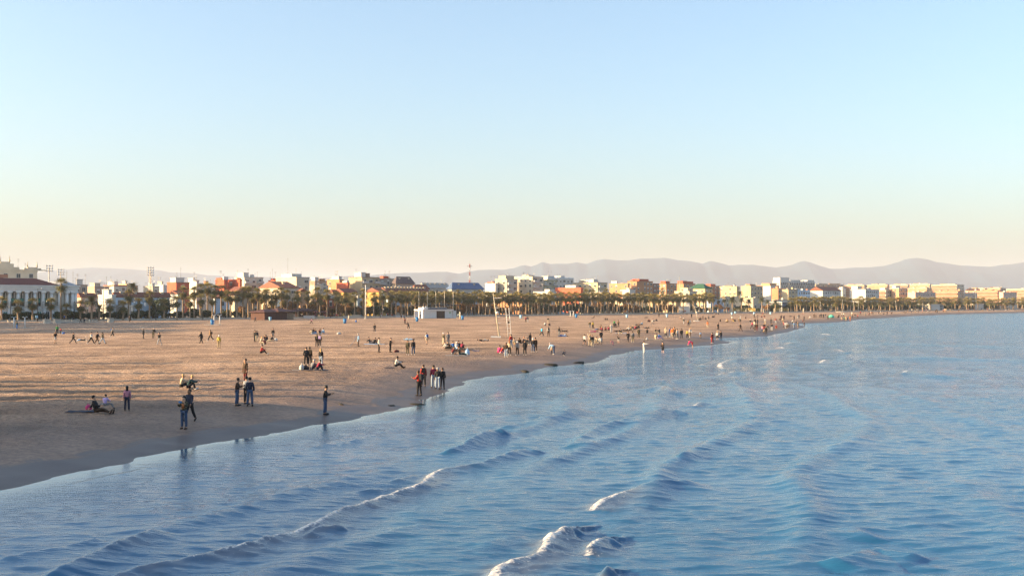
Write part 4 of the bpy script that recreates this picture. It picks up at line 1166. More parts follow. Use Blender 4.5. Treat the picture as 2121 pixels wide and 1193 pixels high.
# unseen blocks added left of the camera, sized to shade parts of the sand
def offside(x, y, lx, ly, hh, label, rz=0.0):
    root = empty('unseen_shade_block', (x, y, 1.0), rz); tag(root, label, 'building')
    mb = MB(); mb.box(0, lx, 0, ly, -0.5, hh); mb.build('wall', wallmat('pale'), root)
    mb = MB(); mb.box(-.4, lx+.4, -.4, ly+.4, hh+.002, hh+.5); mb.build('roof_slab', wallmat('grey'), root)
    for c in range(int(ly/4.4)):
        for r in range(int(hh/3.9)): link('window', WIN[4], None, root, (lx, 2.6 + c*4.3, 2.4 + r*3.7), math.pi/2)
offside(-92, 14, 26, 49.5, 12.8, 'unseen long pale harbour building, sized to shade the near sand')
offside(-246, 268, 24, 44, 31, 'unseen pale hotel wing, sized to shade the upper left sand')
offside(-282, 232, 24, 26, 41, 'second unseen hotel wing, made taller to shade the upper left sand')
offside(-330, 186, 24, 30, 55, 'unseen hotel tower, made tallest to shade the upper left sand')
# ------------------------------------------------------------------ vegetation
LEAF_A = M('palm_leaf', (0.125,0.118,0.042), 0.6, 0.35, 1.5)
LEAF_B = M('palm_leaf_sunlit', (0.29,0.225,0.078), 0.6, 0.3, 1.5)
LEAF_D = M('date_leaf', (0.11,0.115,0.055), 0.6, 0.3, 1.5)
DEAD = M('dead_palm_leaf', (0.40,0.26,0.13), 0.9, 0.3, 3.0)
BARK = M('palm_bark', (0.30,0.215,0.145), 0.95, 0.25, 4.0, bump=0.5)

def fan_crown(seed, n=66, R_=1.9):
    rnd = random.Random(seed); mb = MB()
    for i in range(n):
        az = i * 2.399 + rnd.uniform(-.3, .3)
        el = R(84) - (i / n) ** 0.9 * R(150) + rnd.uniform(-.15, .15)
        d = Vector((math.cos(az)*math.cos(el), math.sin(az)*math.cos(el), math.sin(el)))
        side = Vector((-math.sin(az), math.cos(az), 0))
        up = d.cross(side).normalized()
        pl = R_ * rnd.uniform(0.40, 0.62); hub = d * pl
        mi = 0 if el < R(25) or rnd.random() < .35 else 1  # sunlit crown tops painted in: upper leaves mostly take the paler material
        mb.add([side*0.03, -side*0.03, hub - side*0.02, hub + side*0.02], [(0,1,2,3)], mi)
        fr = R_ * rnd.uniform(0.42, 0.62)
        k = 8; vs_ = [tuple(hub)]; fs_ = []
        for j in range(k):
            t0 = R(-78) + R(156) * j / k; t1 = R(-78) + R(156) * (j + 0.6) / k
            tm = (t0 + t1) / 2
            drop = Vector((0, 0, -fr * (0.22 + 0.16*rnd.random())))
            bend = -up * 0.12 * fr
            b0 = hub + (d*math.cos(t0) + side*math.sin(t0)) * fr * 0.45 + bend
            b1 = hub + (d*math.cos(t1) + side*math.sin(t1)) * fr * 0.45 + bend
            tip = hub + (d*math.cos(tm) + side*math.sin(tm)) * fr * rnd.uniform(1.0, 1.35) + drop
            o = len(vs_); vs_ += [tuple(b0), tuple(b1), tuple(tip)]
            fs_ += [(0, o, o+1), (o, o+2, o+1)]
        mb.add(vs_, fs_, mi)
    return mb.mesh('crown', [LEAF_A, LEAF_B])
def skirt(seed, ln):
    rnd = random.Random(seed); mb = MB()
    for i in range(90):
        az = rnd.random() * 6.28; z0 = rnd.uniform(-ln*0.75, 0.0); l = rnd.uniform(.6, 1.0) * min(1.4, ln)
        r0 = 0.22; r1 = rnd.uniform(.45, .95) * (1.0 if z0 > -ln*.35 else .65)
        c, s_ = math.cos(az), math.sin(az); w = rnd.uniform(.12, .26)
        mb.add([(c*r0 - s_*.04, s_*r0 + c*.04, z0), (c*r0 + s_*.04, s_*r0 - c*.04, z0), (c*r1 + s_*w, s_*r1 - c*w, z0 - l*.65), (c*r1*.8, s_*r1*.8, z0 - l), (c*r1 - s_*w, s_*r1 + c*w, z0 - l*.7)], [(0,1,2,3,4)])
    return mb.mesh('dead_leaf_skirt', [DEAD])
def trunk_mesh(seed, r0, r1):
    rnd = random.Random(seed); mb = MB(); pts = []; rad = []
    bx, by = rnd.uniform(-.02, .02), rnd.uniform(-.02, .02)
    for i in range(9):
        t = i / 8; pts.append((bx*math.sin(t*2.5)*8, by*math.sin(t*2.5)*8, t)); rad.append((r0*(1.25 if i == 0 else 1) + (r1-r0)*t) * (1 + .06*(i % 2)))
    mb.tube(pts, rad, 8)
    return mb.mesh('trunk', [BARK])
def date_crown(seed, n=72, ln=2.7):
    rnd = random.Random(seed); mb = MB()
    for i in range(n):
        az = i*2.399 + rnd.uniform(-.3,.3); el0 = R(80) - (i/n)*R(95) + rnd.uniform(-.1,.1)
        l = ln*rnd.uniform(.8,1.05); p = Vector((0,0,0)); pts = [p.copy()]
        for k in range(7):
            el = el0 - (k/6)**1.3 * R(62)
            p = p + Vector((math.cos(az)*math.cos(el), math.sin(az)*math.cos(el), math.sin(el))) * l/7; pts.append(p.copy())
        side = Vector((-math.sin(az), math.cos(az), 0))
        for k in range(7):
            q0, q1 = pts[k], pts[k+1]; w = .42*math.sin(math.pi*(.18+.8*(k+.5)/7)); ax = (q1-q0)
            for sg in (-1, 1):
                for u in (0.05, 0.38, 0.7):
                    b0 = q0 + ax*u; b1 = q0 + ax*(u+.36); tip = b1 + ax*.9 + side*sg*w + Vector((0,0,.1*w-.08))
                    mb.add([tuple(b0), tuple(b1), tuple(tip)], [(0,1,2)], 0)
        mb.add([tuple(pts[0]+side*.03), tuple(pts[0]-side*.03), tuple(pts[4]-side*.02), tuple(pts[4]+side*.02)], [(0,1,2,3)], 0)
    return mb.mesh('crown', [LEAF_D])
CROWN = [fan_crown(s) for s in (1, 2, 3, 4)]
SKIRT = [skirt(s, 2.5) for s in (5, 6, 7)]
SKIRT_S = [skirt(s, 1.4) for s in (8, 9)]
TRUNK = [trunk_mesh(s, .30, .20) for s in (1, 2, 3)]
DTRUNK = trunk_mesh(9, .34, .28)
DCROWN = [date_crown(1), date_crown(2)]
vr = random.Random(77)

PALMS = []   # (px, y of crown top, b, kind, skirt, crown scale)
for px, yt, b in [(4,615,0),(38,621,1),(68,617,2),(106,618,0),(137,629,3),(167,622,1),(228,621,1),(255,624,0),(287,617,2),(340,619,1),(366,614,0),(393,613,2)]:
    PALMS.append((px, yt, b, 'fan', 1, 1.0))
PALMS += [(127,577,6,'fan',1,1.12),(190,608,-1.5,'date',0,1.15),(206,628,-1.6,'date',0,.75),(275,582,60,'date',0,1.05),(267,600,9,'fan',2,1.05),(310,602,3,'fan',2,1.05),
 (379,594,8,'fan',2,1.0),(402,594,12,'fan',2,1.0),(416,588,12,'fan',2,1.0),(416,609,2,'fan',2,1.0),(430,586,14,'fan',2,1.0),(445,590,10,'fan',2,1.0),(440,610,2,'fan',1,.95),(459,591,12,'fan',2,1.0),
 (470,602,4,'fan',1,1.0),(478,604,9,'fan',2,1.0),(491,602,2,'fan',1,1.05),(504,594,7,'fan',2,1.0),(515,594,4,'fan',1,1.1),(524,608,10,'fan',1,.9),(533,597,8,'fan',2,1.0),(541,608,12,'fan',1,.95),(549,602,9,'fan',2,1.0),
 (552,598,3,'fan',1,1.0),(562,612,6,'fan',1,.9),(571,600,7,'fan',2,1.0),(582,595,11,'fan',2,1.05),(594,600,4,'fan',1,1.0),(617,603,2,'fan',1,1.05),(637,603,6,'fan',2,1.0),(657,595,10,'fan',2,1.1),(662,610,4,'fan',1,.9),
 (677,600,5,'fan',2,1.0),(696,604,3,'fan',2,1.0),(716,607,4,'fan',1,1.0),(734,605,7,'fan',1,1.0),(753,598,11,'fan',2,1.0),(774,606,5,'fan',1,1.0),(792,602,8,'fan',2,1.0),(811,603,6,'fan',2,1.0)]
x = 820
i = 0
while x < 1478:
    near = i % 2 == 0
    PALMS.append((x + vr.uniform(-2, 2), (607 if near else 604.5) + vr.uniform(-2.5, 3.0) + (x-820)*0.006, 3 + vr.uniform(0, 3) if near else 9 + vr.uniform(0, 4), 'fan', vr.choice([1, 2, 2]), vr.uniform(1.05, 1.3)))
    x += vr.uniform(4.6, 7.4); i += 1
PALMS += [(948,600,30,'fan',1,.9),(993,601,30,'fan',1,.9),(1214,599,14,'fan',2,1.1),(1228,600,14,'fan',2,1.0),(1256,598,35,'fan',1,1.0),(1372,597,60,'fan',1,1.0),(1517,611,6,'date',0,1.3),(1536,614,9,'date',0,1.0),(1551,617,6,'date',0,1.0),
 (1578,613,4,'date',0,1.15),(1590,619,8,'date',0,.9),(1606,620,12,'date',0,.9),(1500,614,14,'fan',1,1.0),(1488,617,3,'fan',1,.9),(1532,601,60,'date',0,1.0)]
x = 566
while x < 1478:
    PALMS.append((x + vr.uniform(-6, 6), 611 + vr.uniform(-3, 4), 15 + vr.uniform(0, 8), 'fan', 2, vr.uniform(1.1, 1.3)))
    x += 27
x = 1640
while x < 2140:
    PALMS.append((x + vr.uniform(-2, 2), 615.5 + vr.uniform(-3.0, 2.5) + (x-1640)*0.0075, 2 + vr.uniform(0, 11), 'fan', vr.choice([1, 2]), vr.uniform(1.25, 1.6)))
    x += vr.uniform(4.6, 7.6); i += 1
ORD = ['','first','second','third','fourth','fifth','sixth','seventh','eighth','ninth']
def nth(n):
    if n < 10: return ORD[n]
    s = {1:'st',2:'nd',3:'rd'}.get(n % 10 if n % 100 not in (11,12,13) else 0, 'th')
    return '%d%s' % (n, s)
def zone(px):
    if px < 165: return 'before the white bathhouse'
    if px < 300: return 'before the low white houses'
    if px < 440: return 'near the round dark tree'
    if px < 560: return 'in the clump left of the wooden kiosk'
    if px < 760: return 'behind the kiosk and terrace cafe'
    if px < 860: return 'right of the tall white mast'
    if px < 950: return 'behind the white beach block'
    if px < 1110: return 'behind the leaning beach mast'
    if px < 1260: return 'below the red warehouse wall'
    if px < 1480: return 'in the row behind the lifeguard hut'
    if px < 1640: return 'behind the volleyball nets'
    if px < 1800: return 'right of the dark glass pavilion'
    if px < 1960: return 'behind the white beach pavilions'
    return 'in the belt at the far end'
PALMS.sort()
cnt = {}
for px, yt, b, kind, sk, cs in PALMS:
    if kind == 'fan' and px < 820: cs *= 1.2
    a = a_at(px, b); x, y = ab(a, b)
    top = ztop(yt, y)
    root = empty('fan_palm' if kind == 'fan' else 'date_palm', (x, y, CITY_Z if b > 0.9 else 1.45), vr.uniform(0, 6.28))
    zn = zone(px); key = (kind, zn); cnt[key] = cnt.get(key, 0) + 1
    if kind == 'fan': h = top - CITY_Z - 1.45 * cs
    else: h = top - CITY_Z - 2.3 * cs
    size = 'short' if h < 5 else ('tall' if h > 9.5 else 'mid-height')
    tag(root, '%s %s %s, %s from the left there' % (size, 'fan palm' if kind == 'fan' else 'feathery date palm', zn, nth(cnt[key])), 'palm', 'palms along the promenade')
    t = link('trunk', TRUNK[vr.randrange(3)] if kind == 'fan' else DTRUNK, None, root); t.scale = (1, 1, h)
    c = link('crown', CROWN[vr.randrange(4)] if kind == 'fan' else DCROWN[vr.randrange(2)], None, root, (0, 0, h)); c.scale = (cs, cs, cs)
    if kind == 'fan' and sk:
        s_ = link('dead_leaf_skirt', (SKIRT if sk == 2 else SKIRT_S)[vr.randrange(2)], None, root, (0, 0, h)); s_.scale = (cs, cs, min(1.0, h / 4.0))

# bushes and broad trees: leaf clouds with stems
def leaf_cloud(seed, n, rx, rz_, clumps, mats, leaf=0.22):
    rnd = random.Random(seed); mb = MB()
    cs = []
    for k in range(clumps):
        u = rnd.random()*6.28; rr = math.sqrt(rnd.random())*rx*.72; zc = rz_*(0.55 + rnd.random()*1.0)
        cs.append((math.cos(u)*rr, math.sin(u)*rr, zc, rx*rnd.uniform(.28, .46)))
    for i in range(n):
        c = cs[rnd.randrange(clumps)]
        v = Vector((rnd.gauss(0,1), rnd.gauss(0,1), rnd.gauss(0,1))).normalized() * c[3] * rnd.random()**.33
        p = Vector((c[0]+v.x, c[1]+v.y, max(.08, c[2]+v.z*.85)))
        d = Vector((rnd.gauss(0,1), rnd.gauss(0,1), rnd.gauss(0,1)+.5)).normalized(); e = d.cross(Vector((rnd.gauss(0,1), rnd.gauss(0,1), .3))).normalized(); g = d.cross(e)
        l = leaf*rnd.uniform(.6, 1.4)
        mb.add([tuple(p-e*l*.5), tuple(p+g*l), tuple(p+e*l*.5), tuple(p-g*l*.6)], [(0,1,2,3)], rnd.randrange(len(mats)))
    return mb.mesh('foliage', mats)
def stems(seed, rx, h):
    rnd = random.Random(seed); mb = MB()
    for k in range(5):
        u = rnd.random()*6.28; q = rnd.random()*rx*.5
        mb.tube([(0,0,-.1),(math.cos(u)*q*.4, math.sin(u)*q*.4, h*.4),(math.cos(u)*q, math.sin(u)*q, h)], [.09,.06,.03], 5)
    return mb.mesh('stem', [BARK])
GR1 = M('shrub_leaf', (0.035,0.055,0.022), 0.6, .35, 2.0); GR2 = M('shrub_leaf_pale', (0.065,0.085,0.03), 0.6, .35, 2.0)  # second green is only paler, mixed in leaf by leaf
OC1 = M('tamarisk_leaf', (0.30,0.15,0.055), 0.8, .3, 2.0); OC2 = M('tamarisk_leaf_dull', (0.22,0.12,0.05), 0.8, .3, 2.0)
SHRUB = [leaf_cloud(s, 900, 1.7, 1.3, 9, [GR1, GR2]) for s in (1,2,3)]
TAMA = [leaf_cloud(s, 1300, 1.9, 1.9, 11, [OC1, OC2], .2) for s in (4,5)]
TREE = leaf_cloud(6, 3600, 3.1, 3.0, 22, [GR1, GR1, GR2], .26)
SST = stems(1, 1.6, 1.6); TST = stems(2, 1.8, 2.6); RST = stems(3, 3, 3.6)
def bush(px, yt, b, kind, label, wscale=1.0, z=CITY_Z):
    a = a_at(px, b); x, y = ab(a, b); h = ztop(yt, y) - z
    nm = {'s': 'shrub', 't': 'tamarisk_tree', 'r': 'broad_tree'}[kind]
    me, st, hh = {'s': (SHRUB[vr.randrange(3)], SST, 2.6), 't': (TAMA[vr.randrange(2)], TST, 3.6), 'r': (TREE, RST, 6.2)}[kind]
    root = empty(nm, (x, y, z), vr.uniform(0, 6.28))
    tag(root, label, 'shrub' if kind == 's' else 'tree', {'s': 'shrubs along the promenade', 't': 'rusty tamarisks along the promenade', 'r': None}[kind])
    k = h / hh
    f = link('foliage', me, None, root); f.scale = (k*wscale, k*wscale, k)
    s_ = link('stem' if kind == 's' else 'trunk', st, None, root); s_.scale = (k*wscale, k*wscale, k)
bush(337, 611, 16, 'r', 'dark round evergreen tree between the blue terrace and the vermilion block', .85)
bush(320, 616, 20, 'r', 'darker lower evergreen leaning on the round dark tree', .8)
bush(1222, 632, 14, 'r', 'broad dark tree mass behind the palms below the warehouse wall', 1.2)
bush(1190, 631, 14, 'r', 'broad olive tree left of the dark tree mass below the warehouse wall', 1.0)
px = 2; n = 0
while px < 575:
    n += 1
    if not (95 < px < 122):
        bush(px, 648 + vr.uniform(-5, 4) - px*0.006, 12.5 + vr.uniform(-1, 1.5), 's', 'dark green shrub in the left hedge, %s from the left' % nth(n), vr.uniform(1.0, 1.5))
    px += vr.uniform(9, 13)
for k, (px, yt) in enumerate([(250,640),(243,645),(284,640),(405,636),(430,640),(470,640),(545,640),(820,640),(860,645),(1000,640),(1110,640),(1300,640),(1320,641),(1345,640),(1395,640),(1440,640)]):
    bush(px, yt, 15 + vr.uniform(-1, 2), 's', 'bigger green shrub standing between palm trunks, %s from the left' % nth(k+1), 1.2)
for k, (px, yt) in enumerate([(500,632),(556,628),(572,634),(602,622),(640,626),(668,628),(704,624),(720,628),(742,636),(760,632),(826,632),(856,630),(955,626),(962,632),(988,634),(1006,632),(1052,634),(1088,634),(1110,628),(1264,626),(1300,628),(1318,630),(1388,634),(1405,632)]):
    bush(px, yt, 11 + vr.uniform(0, 4), 't', 'rusty brown tamarisk among the palm trunks, %s from the left' % nth(k+1), .8)
px = 580; n = 0
while px < 1640:
    n += 1
    rusty = vr.random() < .3
    bush(px, 634 + vr.uniform(-6, 5) - (px-580)*0.0015 - (4 if 1080 < px < 1290 else 0), 15.5 + vr.uniform(-1, 3), 't' if rusty else 's', ('rusty' if rusty else 'dark') + ' undergrowth shrub behind the palm trunks, %s from the kiosk' % nth(n), vr.uniform(1.1, 1.6))
    px += vr.uniform(10, 16)
# dark belt of trees under the far palms
px = 1655; n = 0
while px < 2130:
    n += 1
    bush(px, 630 - (px-1655)*0.000 + vr.uniform(-2, 2), 15 + vr.uniform(0, 4), 's', 'dark shrub under the far palm belt, %s from the glass pavilion' % nth(n), 1.8)
    px += vr.uniform(7, 11)
px = 1648; n = 0
while px < 2130:
    n += 1
    bush(px, 624 + vr.uniform(-3, 3) + (px-1648)*0.004, 19 + vr.uniform(0, 4), 't' if vr.random() < .45 else 's', 'taller dusky shrub inside the far palm belt, %s from the glass pavilion' % nth(n), 1.25)
    px += vr.uniform(11, 16)
# unseen cypresses added on the left to cast long shadow bands over the sand
CYP = leaf_cloud(31, 2600, 1.0, 1.0, 60, [GR1, GR2], .1)
for k, (x, y, h, w) in enumerate([(-70,68.5,13.5,1.5),(-72,73.4,14.5,1.2),(-74,78.0,15,1.15),(-77,82.5,15.5,1.1),(-80,92,16,.8),(-100,106.5,22,1.25),(-110,120,16,1.2),(-115,126,15,1.0),(-120,137,15,1.2),(-124,157,16,1.1),(-130,176,17,1.2)]):
    root = empty('unseen_cypress', (x, y, 1.1), k); tag(root, 'tall narrow cypress added to cast a shadow band, %s along the row' % nth(k+1), 'tree', 'unseen cypresses added for shade')
    mb = MB(); rnd = random.Random(k)
    for i in range(2600):
        t = rnd.random(); rr = w*math.sin(math.pi*min(1, .12+t*.9))**.7 * math.sqrt(rnd.random()); u = rnd.random()*6.28
        p = Vector((math.cos(u)*rr, math.sin(u)*rr, .4 + t*(h-.4))); l = .28
        mb.add([(p.x-l*.6*math.sin(u), p.y+l*.6*math.cos(u), p.z), (p.x+l*.6*math.sin(u), p.y-l*.6*math.cos(u), p.z), (p.x, p.y, p.z+l*1.9)], [(0,1,2)])
    mb.build('foliage', GR1, root); mb = MB(); mb.tube([(0,0,-.2),(0,0,h*.8)], [.2,.05], 6); mb.build('trunk', BARK, root)

# ------------------------------------------------------------------ masts, towers, beach furniture
WHITE = M('painted_white', (0.64,0.62,0.59), 0.6, 0.06, 1.0)
BEIGE = M('beige_post', (0.66,0.56,0.42), 0.75, 0.1, 1.0)
BLUE = M('bin_blue', (0.02,0.17,0.42), 0.5, 0.1, 2.0)
LBLUE = M('bin_pale_blue', (0.30,0.52,0.66), 0.5, 0.1, 2.0)
DARKM = M('dark_metal', (0.045,0.05,0.055), 0.5, 0.1, 2.0, 0.3)
WOOD = M('dark_kiosk_wood', (0.085,0.035,0.028), 0.75, 0.25, 3.0)
WOODL = M('weathered_wood', (0.22,0.15,0.10), 0.8, 0.25, 3.0)
CONC = M('concrete', (0.48,0.43,0.36), 0.9, 0.12, 1.0)
REDP = M('red_paint', (0.36,0.07,0.05), 0.6, 0.08)
YEL = M('net_yellow', (0.75,0.52,0.10), 0.7, 0.1)
LAMPG = M('lamp_glass', (0.75,0.74,0.70), 0.3, 0.03)

def at_b(px, b):
    a = a_at(px, b); return ab(a, b)

# floodlight towers behind the houses
def floodlight(px, ytop, b, label, rows, lattice):
    x, y = at_b(px, b); h = ztop(ytop, y) - CITY_Z
    root = empty('floodlight_tower', (x, y, CITY_Z), CITY_RZ); tag(root, label, 'floodlight')
    mb = MB()
    if lattice:
        for dx in (-.45, .45):
            for dy in (-.45, .45): mb.tube([(dx,dy,0),(dx*.7,dy*.7,h-2)], [.14,.12], 5)
        for k in range(int(h/2)):
            z = k*2.0; mb.tube([(-.45,-.45,z),(.45,-.45,z+2)], [.06,.06], 4); mb.tube([(.45,.45,z),(.45,-.45,z+2)], [.06,.06], 4)
    else: mb.tube([(0,0,0),(0,0,h-1.5)], [.42,.24], 8)
    mb.build('pole', M('tower_cream', (0.66,0.55,0.44), .7, .1), root)
    for r in range(rows):
        for c in range(3):
            mb = MB(); mb.box(-.38,.38,-.25,.1,-.35,.35,0); mb.box(-.33,.33,-.28,-.251,-.3,.3,1)
            mb.build('lamp_head', [METAL, LAMPG], root, (-1.25 + 1.25*c, -.2, h - .4 - r*1.15))
        mb = MB(); mb.box(-1.7,1.7,-.04,.08,-.08,.08); mb.build('cross_arm', METAL, root, (0, .06, h - .4 - r*1.15))
floodlight(101.5, 549, 170, 'cream floodlight tower behind the bathhouse roof', 3, False)
floodlight(125.5, 557, 190, 'thinner floodlight tower right of the cream one', 3, False)
floodlight(311, 553, 150, 'tall lattice floodlight tower behind the low houses', 4, True)
# red and white lattice radio mast
x, y = at_b(972.7, 160); h = ztop(547, y) - CITY_Z
root = empty('radio_mast', (x, y, CITY_Z), 0.3); tag(root, 'red and white lattice radio mast behind the blue roof', 'mast')
for k in range(12):
    z0, z1 = h*k/12, h*(k+1)/12
    mb = MB(); w0 = .6 - .025*k
    for dx, dy in ((-1,-1),(1,-1),(0,1)): mb.tube([(dx*w0,dy*w0,z0),(dx*w0,dy*w0,z1-.02)], [.09,.09], 5)
    mb.tube([(-w0,-w0,z0),(w0,-w0,z1)], [.07,.07], 4); mb.tube([(w0,-w0,z0),(0,w0,z1)], [.07,.07], 4); mb.tube([(0,w0,z0),(-w0,-w0,z1)], [.07,.07], 4)
    mb.build('mast_section', REDP if k % 2 else WHITE, root)
mb = MB(); mb.box(-1.6,1.6,-.1,.1,h-1.5,h-1.2); mb.tube([(0,0,h),(0,0,h+2)], [.07,.03], 5); mb.build('aerial', METAL, root)
# thin distant aerial masts
for px, yt, b, lb in [(596,533,200,'very thin tall aerial mast above the cream block'),(564,556,220,'thin aerial left of the tall one'),(138,560,120,'thin roof aerial right of the floodlights'),(151,561,125,'second thin roof aerial right of the floodlights'),(374,553,150,'thin aerial above the vermilion block')]:
    x, y = at_b(px, b); h = ztop(yt, y) - CITY_Z
    root = empty('aerial_mast', (x, y, CITY_Z)); tag(root, lb, 'mast')
    mb = MB(); mb.tube([(0,0,0),(0,0,h)], [.12,.06], 5); mb.build('pole', METAL, root)
    mb = MB(); mb.box(-.5,.5,-.03,.03,h-1.0,h-.94); mb.box(-.35,.35,-.03,.03,h-1.8,h-1.74); mb.build('cross_arm', METAL, root)

# white masts and poles on the sand edge
def mast(px, ytop, ybase, label, r=.13, mat=WHITE, name='mast', arm=True, b=None):
    if b is None:
        p = GS(px, ybase); x, y, z = p
    else: (x, y), z = at_b(px, b), CITY_Z
    h = ztop(ytop, y) - z
    root = empty(name, (x, y, z - .1)); tag(root, label, 'mast' if name == 'mast' else 'flagpole', None)
    mb = MB(); mb.tube([(0,0,0),(0,0,h*.6),(0,0,h)], [r*1.25,r,r*.7], 8); mb.build('pole', mat, root)
    mb = MB(); mb.tube([(0,0,-.05),(0,0,.25)], [r*2.6,r*2.2], 8); mb.build('base', CONC, root)
    if arm:
        mb = MB(); mb.ball((0,0,h+.1), r*1.5, 8); mb.build('finial', mat, root)
mast(757.2, 592, 660.5, 'tall thick white mast standing on the sand edge', .2)
for k, (px, yt) in enumerate([(867.7,606),(885,606),(902.5,605),(920.6,605),(938.7,605)]):
    mast(px, yt, 0, 'bare flagpole behind the white beach block, %s from the left' % nth(k+1), .12, BEIGE, 'flagpole', True, 1.5)
for k, (px, yt, yb) in enumerate([(1699,625,646),(1722.7,625,646),(1745,624,646),(1768,625,645.5),(1778,624,645.5),(1855.5,624,644.5),(1911.5,627,643.5),(1923.5,627,643.5)]):
    mast(px, yt, yb, 'pale mast on the far sand, %s counting from the glass pavilion' % nth(k+1), .16, BEIGE)
for k, (px, yt, b) in enumerate([(2021,605,30),(2000,619,20),(1408,570,70),(1458,575,70),(1195,578,70)]):
    mast(px, yt, 0, 'thin distant pole, %s of five behind the right half of the beach' % nth(k+1), .14, METAL, 'mast', False, b)

# street lamps on the promenade
def lamp(px, ytop, b, label, twin=False):
    x, y = at_b(px, b); z = CITY_Z if b > .9 else gz(x, y); h = ztop(ytop, y) - z
    root = empty('street_lamp', (x, y, z - .05), CITY_RZ); tag(root, label, 'street lamp', 'street lamps on the promenade')
    mb = MB(); mb.tube([(0,0,0),(0,0,h)], [.13,.07], 7); mb.build('pole', DARKM, root)
    for s_ in ((-1, 1) if twin else (1,)):
        mb = MB(); mb.tube([(0,0,h-.15),(s_*.5,-.3,h),(s_*.9,-.5,h)], [.05,.05,.04], 5); mb.build('arm', DARKM, root)
        mb = MB(); mb.ball((s_*1.0,-.55,h-.05), .28, 8, 0, 1, .5); mb.build('lamp_head', LAMPG, root)
for k, (px, yt, b) in enumerate([(78,597,-1),(89,624,2),(153.5,624,1),(22,624,3),(214.5,600,0),(271,625,-.6),(323,630,-1.5),(738.5,610,6),(786,604,3),(788,640,-2),(420,628,-1),(573,620,2),(606,622,2),(1054,630,3),(1182,612,6),(1368,606,6)]):
    lamp(px, yt, b, 'street lamp, %s from the left along the promenade' % nth(k+1), k in (7,))

# beach showers: posts with forked heads on a slab
def shower(px, py, ytop, label):
    p = GS(px, py); h = ztop(ytop, p.y) - p.z
    root = empty('beach_shower', (p.x, p.y, p.z - .05), CITY_RZ); tag(root, label, 'shower', 'beach showers')
    mb = MB(); mb.tube([(0,0,0),(0,0,h*.93)], [.16,.13], 8); mb.build('post', WHITE, root)
    for s_ in (-1, 1):
        mb = MB(); mb.tube([(0,0,h*.9),(s_*.28,0,h*.97),(s_*.5,0,h)], [.07,.06,.06], 6); mb.tube([(s_*.5,0,h),(s_*.5,0,h-.14)], [.09,.13], 8); mb.build('shower_head', WHITE, root)
    mb = MB(); mb.box(-.35,.35,-.35,.35,-.05,.12); mb.build('base', CONC, root)
for px, py, yt, lb in [(28.8,679,655.5,'left white forked shower post beside the blue figure'),(51.4,678.5,655.5,'right white forked shower post beside the blue figure'),(443.5,672.5,651.5,'white forked shower post with blue bin at its foot'),(455,672.3,651.5,'white forked shower post right of the one with the bin'),
     (1181.5,655.8,643.4,'left post of the pale pair on the far sand'),(1187.8,655.8,643.4,'right post of the pale pair on the far sand')]:
    shower(px, py, yt, lb)
for px, py, w, lb in [(40,679.5,5.5,'thin concrete slab under the two leftmost showers'),(441,672.8,4.0,'thin concrete slab under the shower with blue bin')]:
    p = GS(px, py); root = empty('shower_slab', (p.x, p.y, p.z), 0.0); tag(root, lb, 'slab')
    mb = MB(); mb.box(-w/2,w/2,-1.2,1.2,-.2,.07); mb.build('slab', CONC, root)
    mb = MB(); mb.box(-w/2+.1,w/2-.1,-.12,.12,.071,.1); mb.build('drain_grating', METAL, root)

# litter bins
def bin_mesh(m):
    mb = MB(); mb.tube([(0,0,0),(0,0,.95)], [.30,.38], 12, 0); return mb.mesh('body', [m])
BINM = bin_mesh(BLUE); BINL = bin_mesh(LBLUE)
lid = MB(); lid.tube([(0,0,.951),(0,0,1.02),(0,0,1.1)], [.42,.42,.25], 12); LIDM = lid.mesh('lid', [])
for k, (px, py, pale, lb) in enumerate([(439.5,673,0,'blue bin at the foot of the left middle shower'),(714.3,669.8,0,'tall blue bin alone left of the blue seated figure'),(863.8,665.7,0,'blue bin left of the white beach block'),(958,662.5,0,'blue bin right of the white beach block'),
     (1078.6,660.3,1,'pale blue bin right of the leaning mast'),(1193.5,658.4,0,'small blue bin right of the pale post pair'),(1298.5,658.4,1,'pale bin far out between the post pair and lifeguard hut'),(1381.5,657.3,1,'pale bin in front of the lifeguard hut'),
     (1516,652.5,1,'pale bin below the left end of the yellow nets'),(1523,650,1,'second pale bin below the yellow nets'),(1562,652,1,'third pale bin right of the yellow nets'),(1596,651.5,1,'fourth pale bin nearing the glass pavilion'),(559.5,664.5,1,'pale column bin before the wooden kiosk'),
     (1157.4,651.8,1,'pale upright bin by the blue deck chairs')]):
    p = GS(px, py); root = empty('litter_bin', (p.x, p.y, p.z - .03)); tag(root, lb, 'bin', 'litter bins on the sand')
    s_ = 1.25 if not pale else 1.15
    o = link('body', BINL if pale else BINM, None, root); o.scale = (s_,)*3
    o = link('lid', LIDM, LBLUE if pale else BLUE, root); o.scale = (s_,)*3

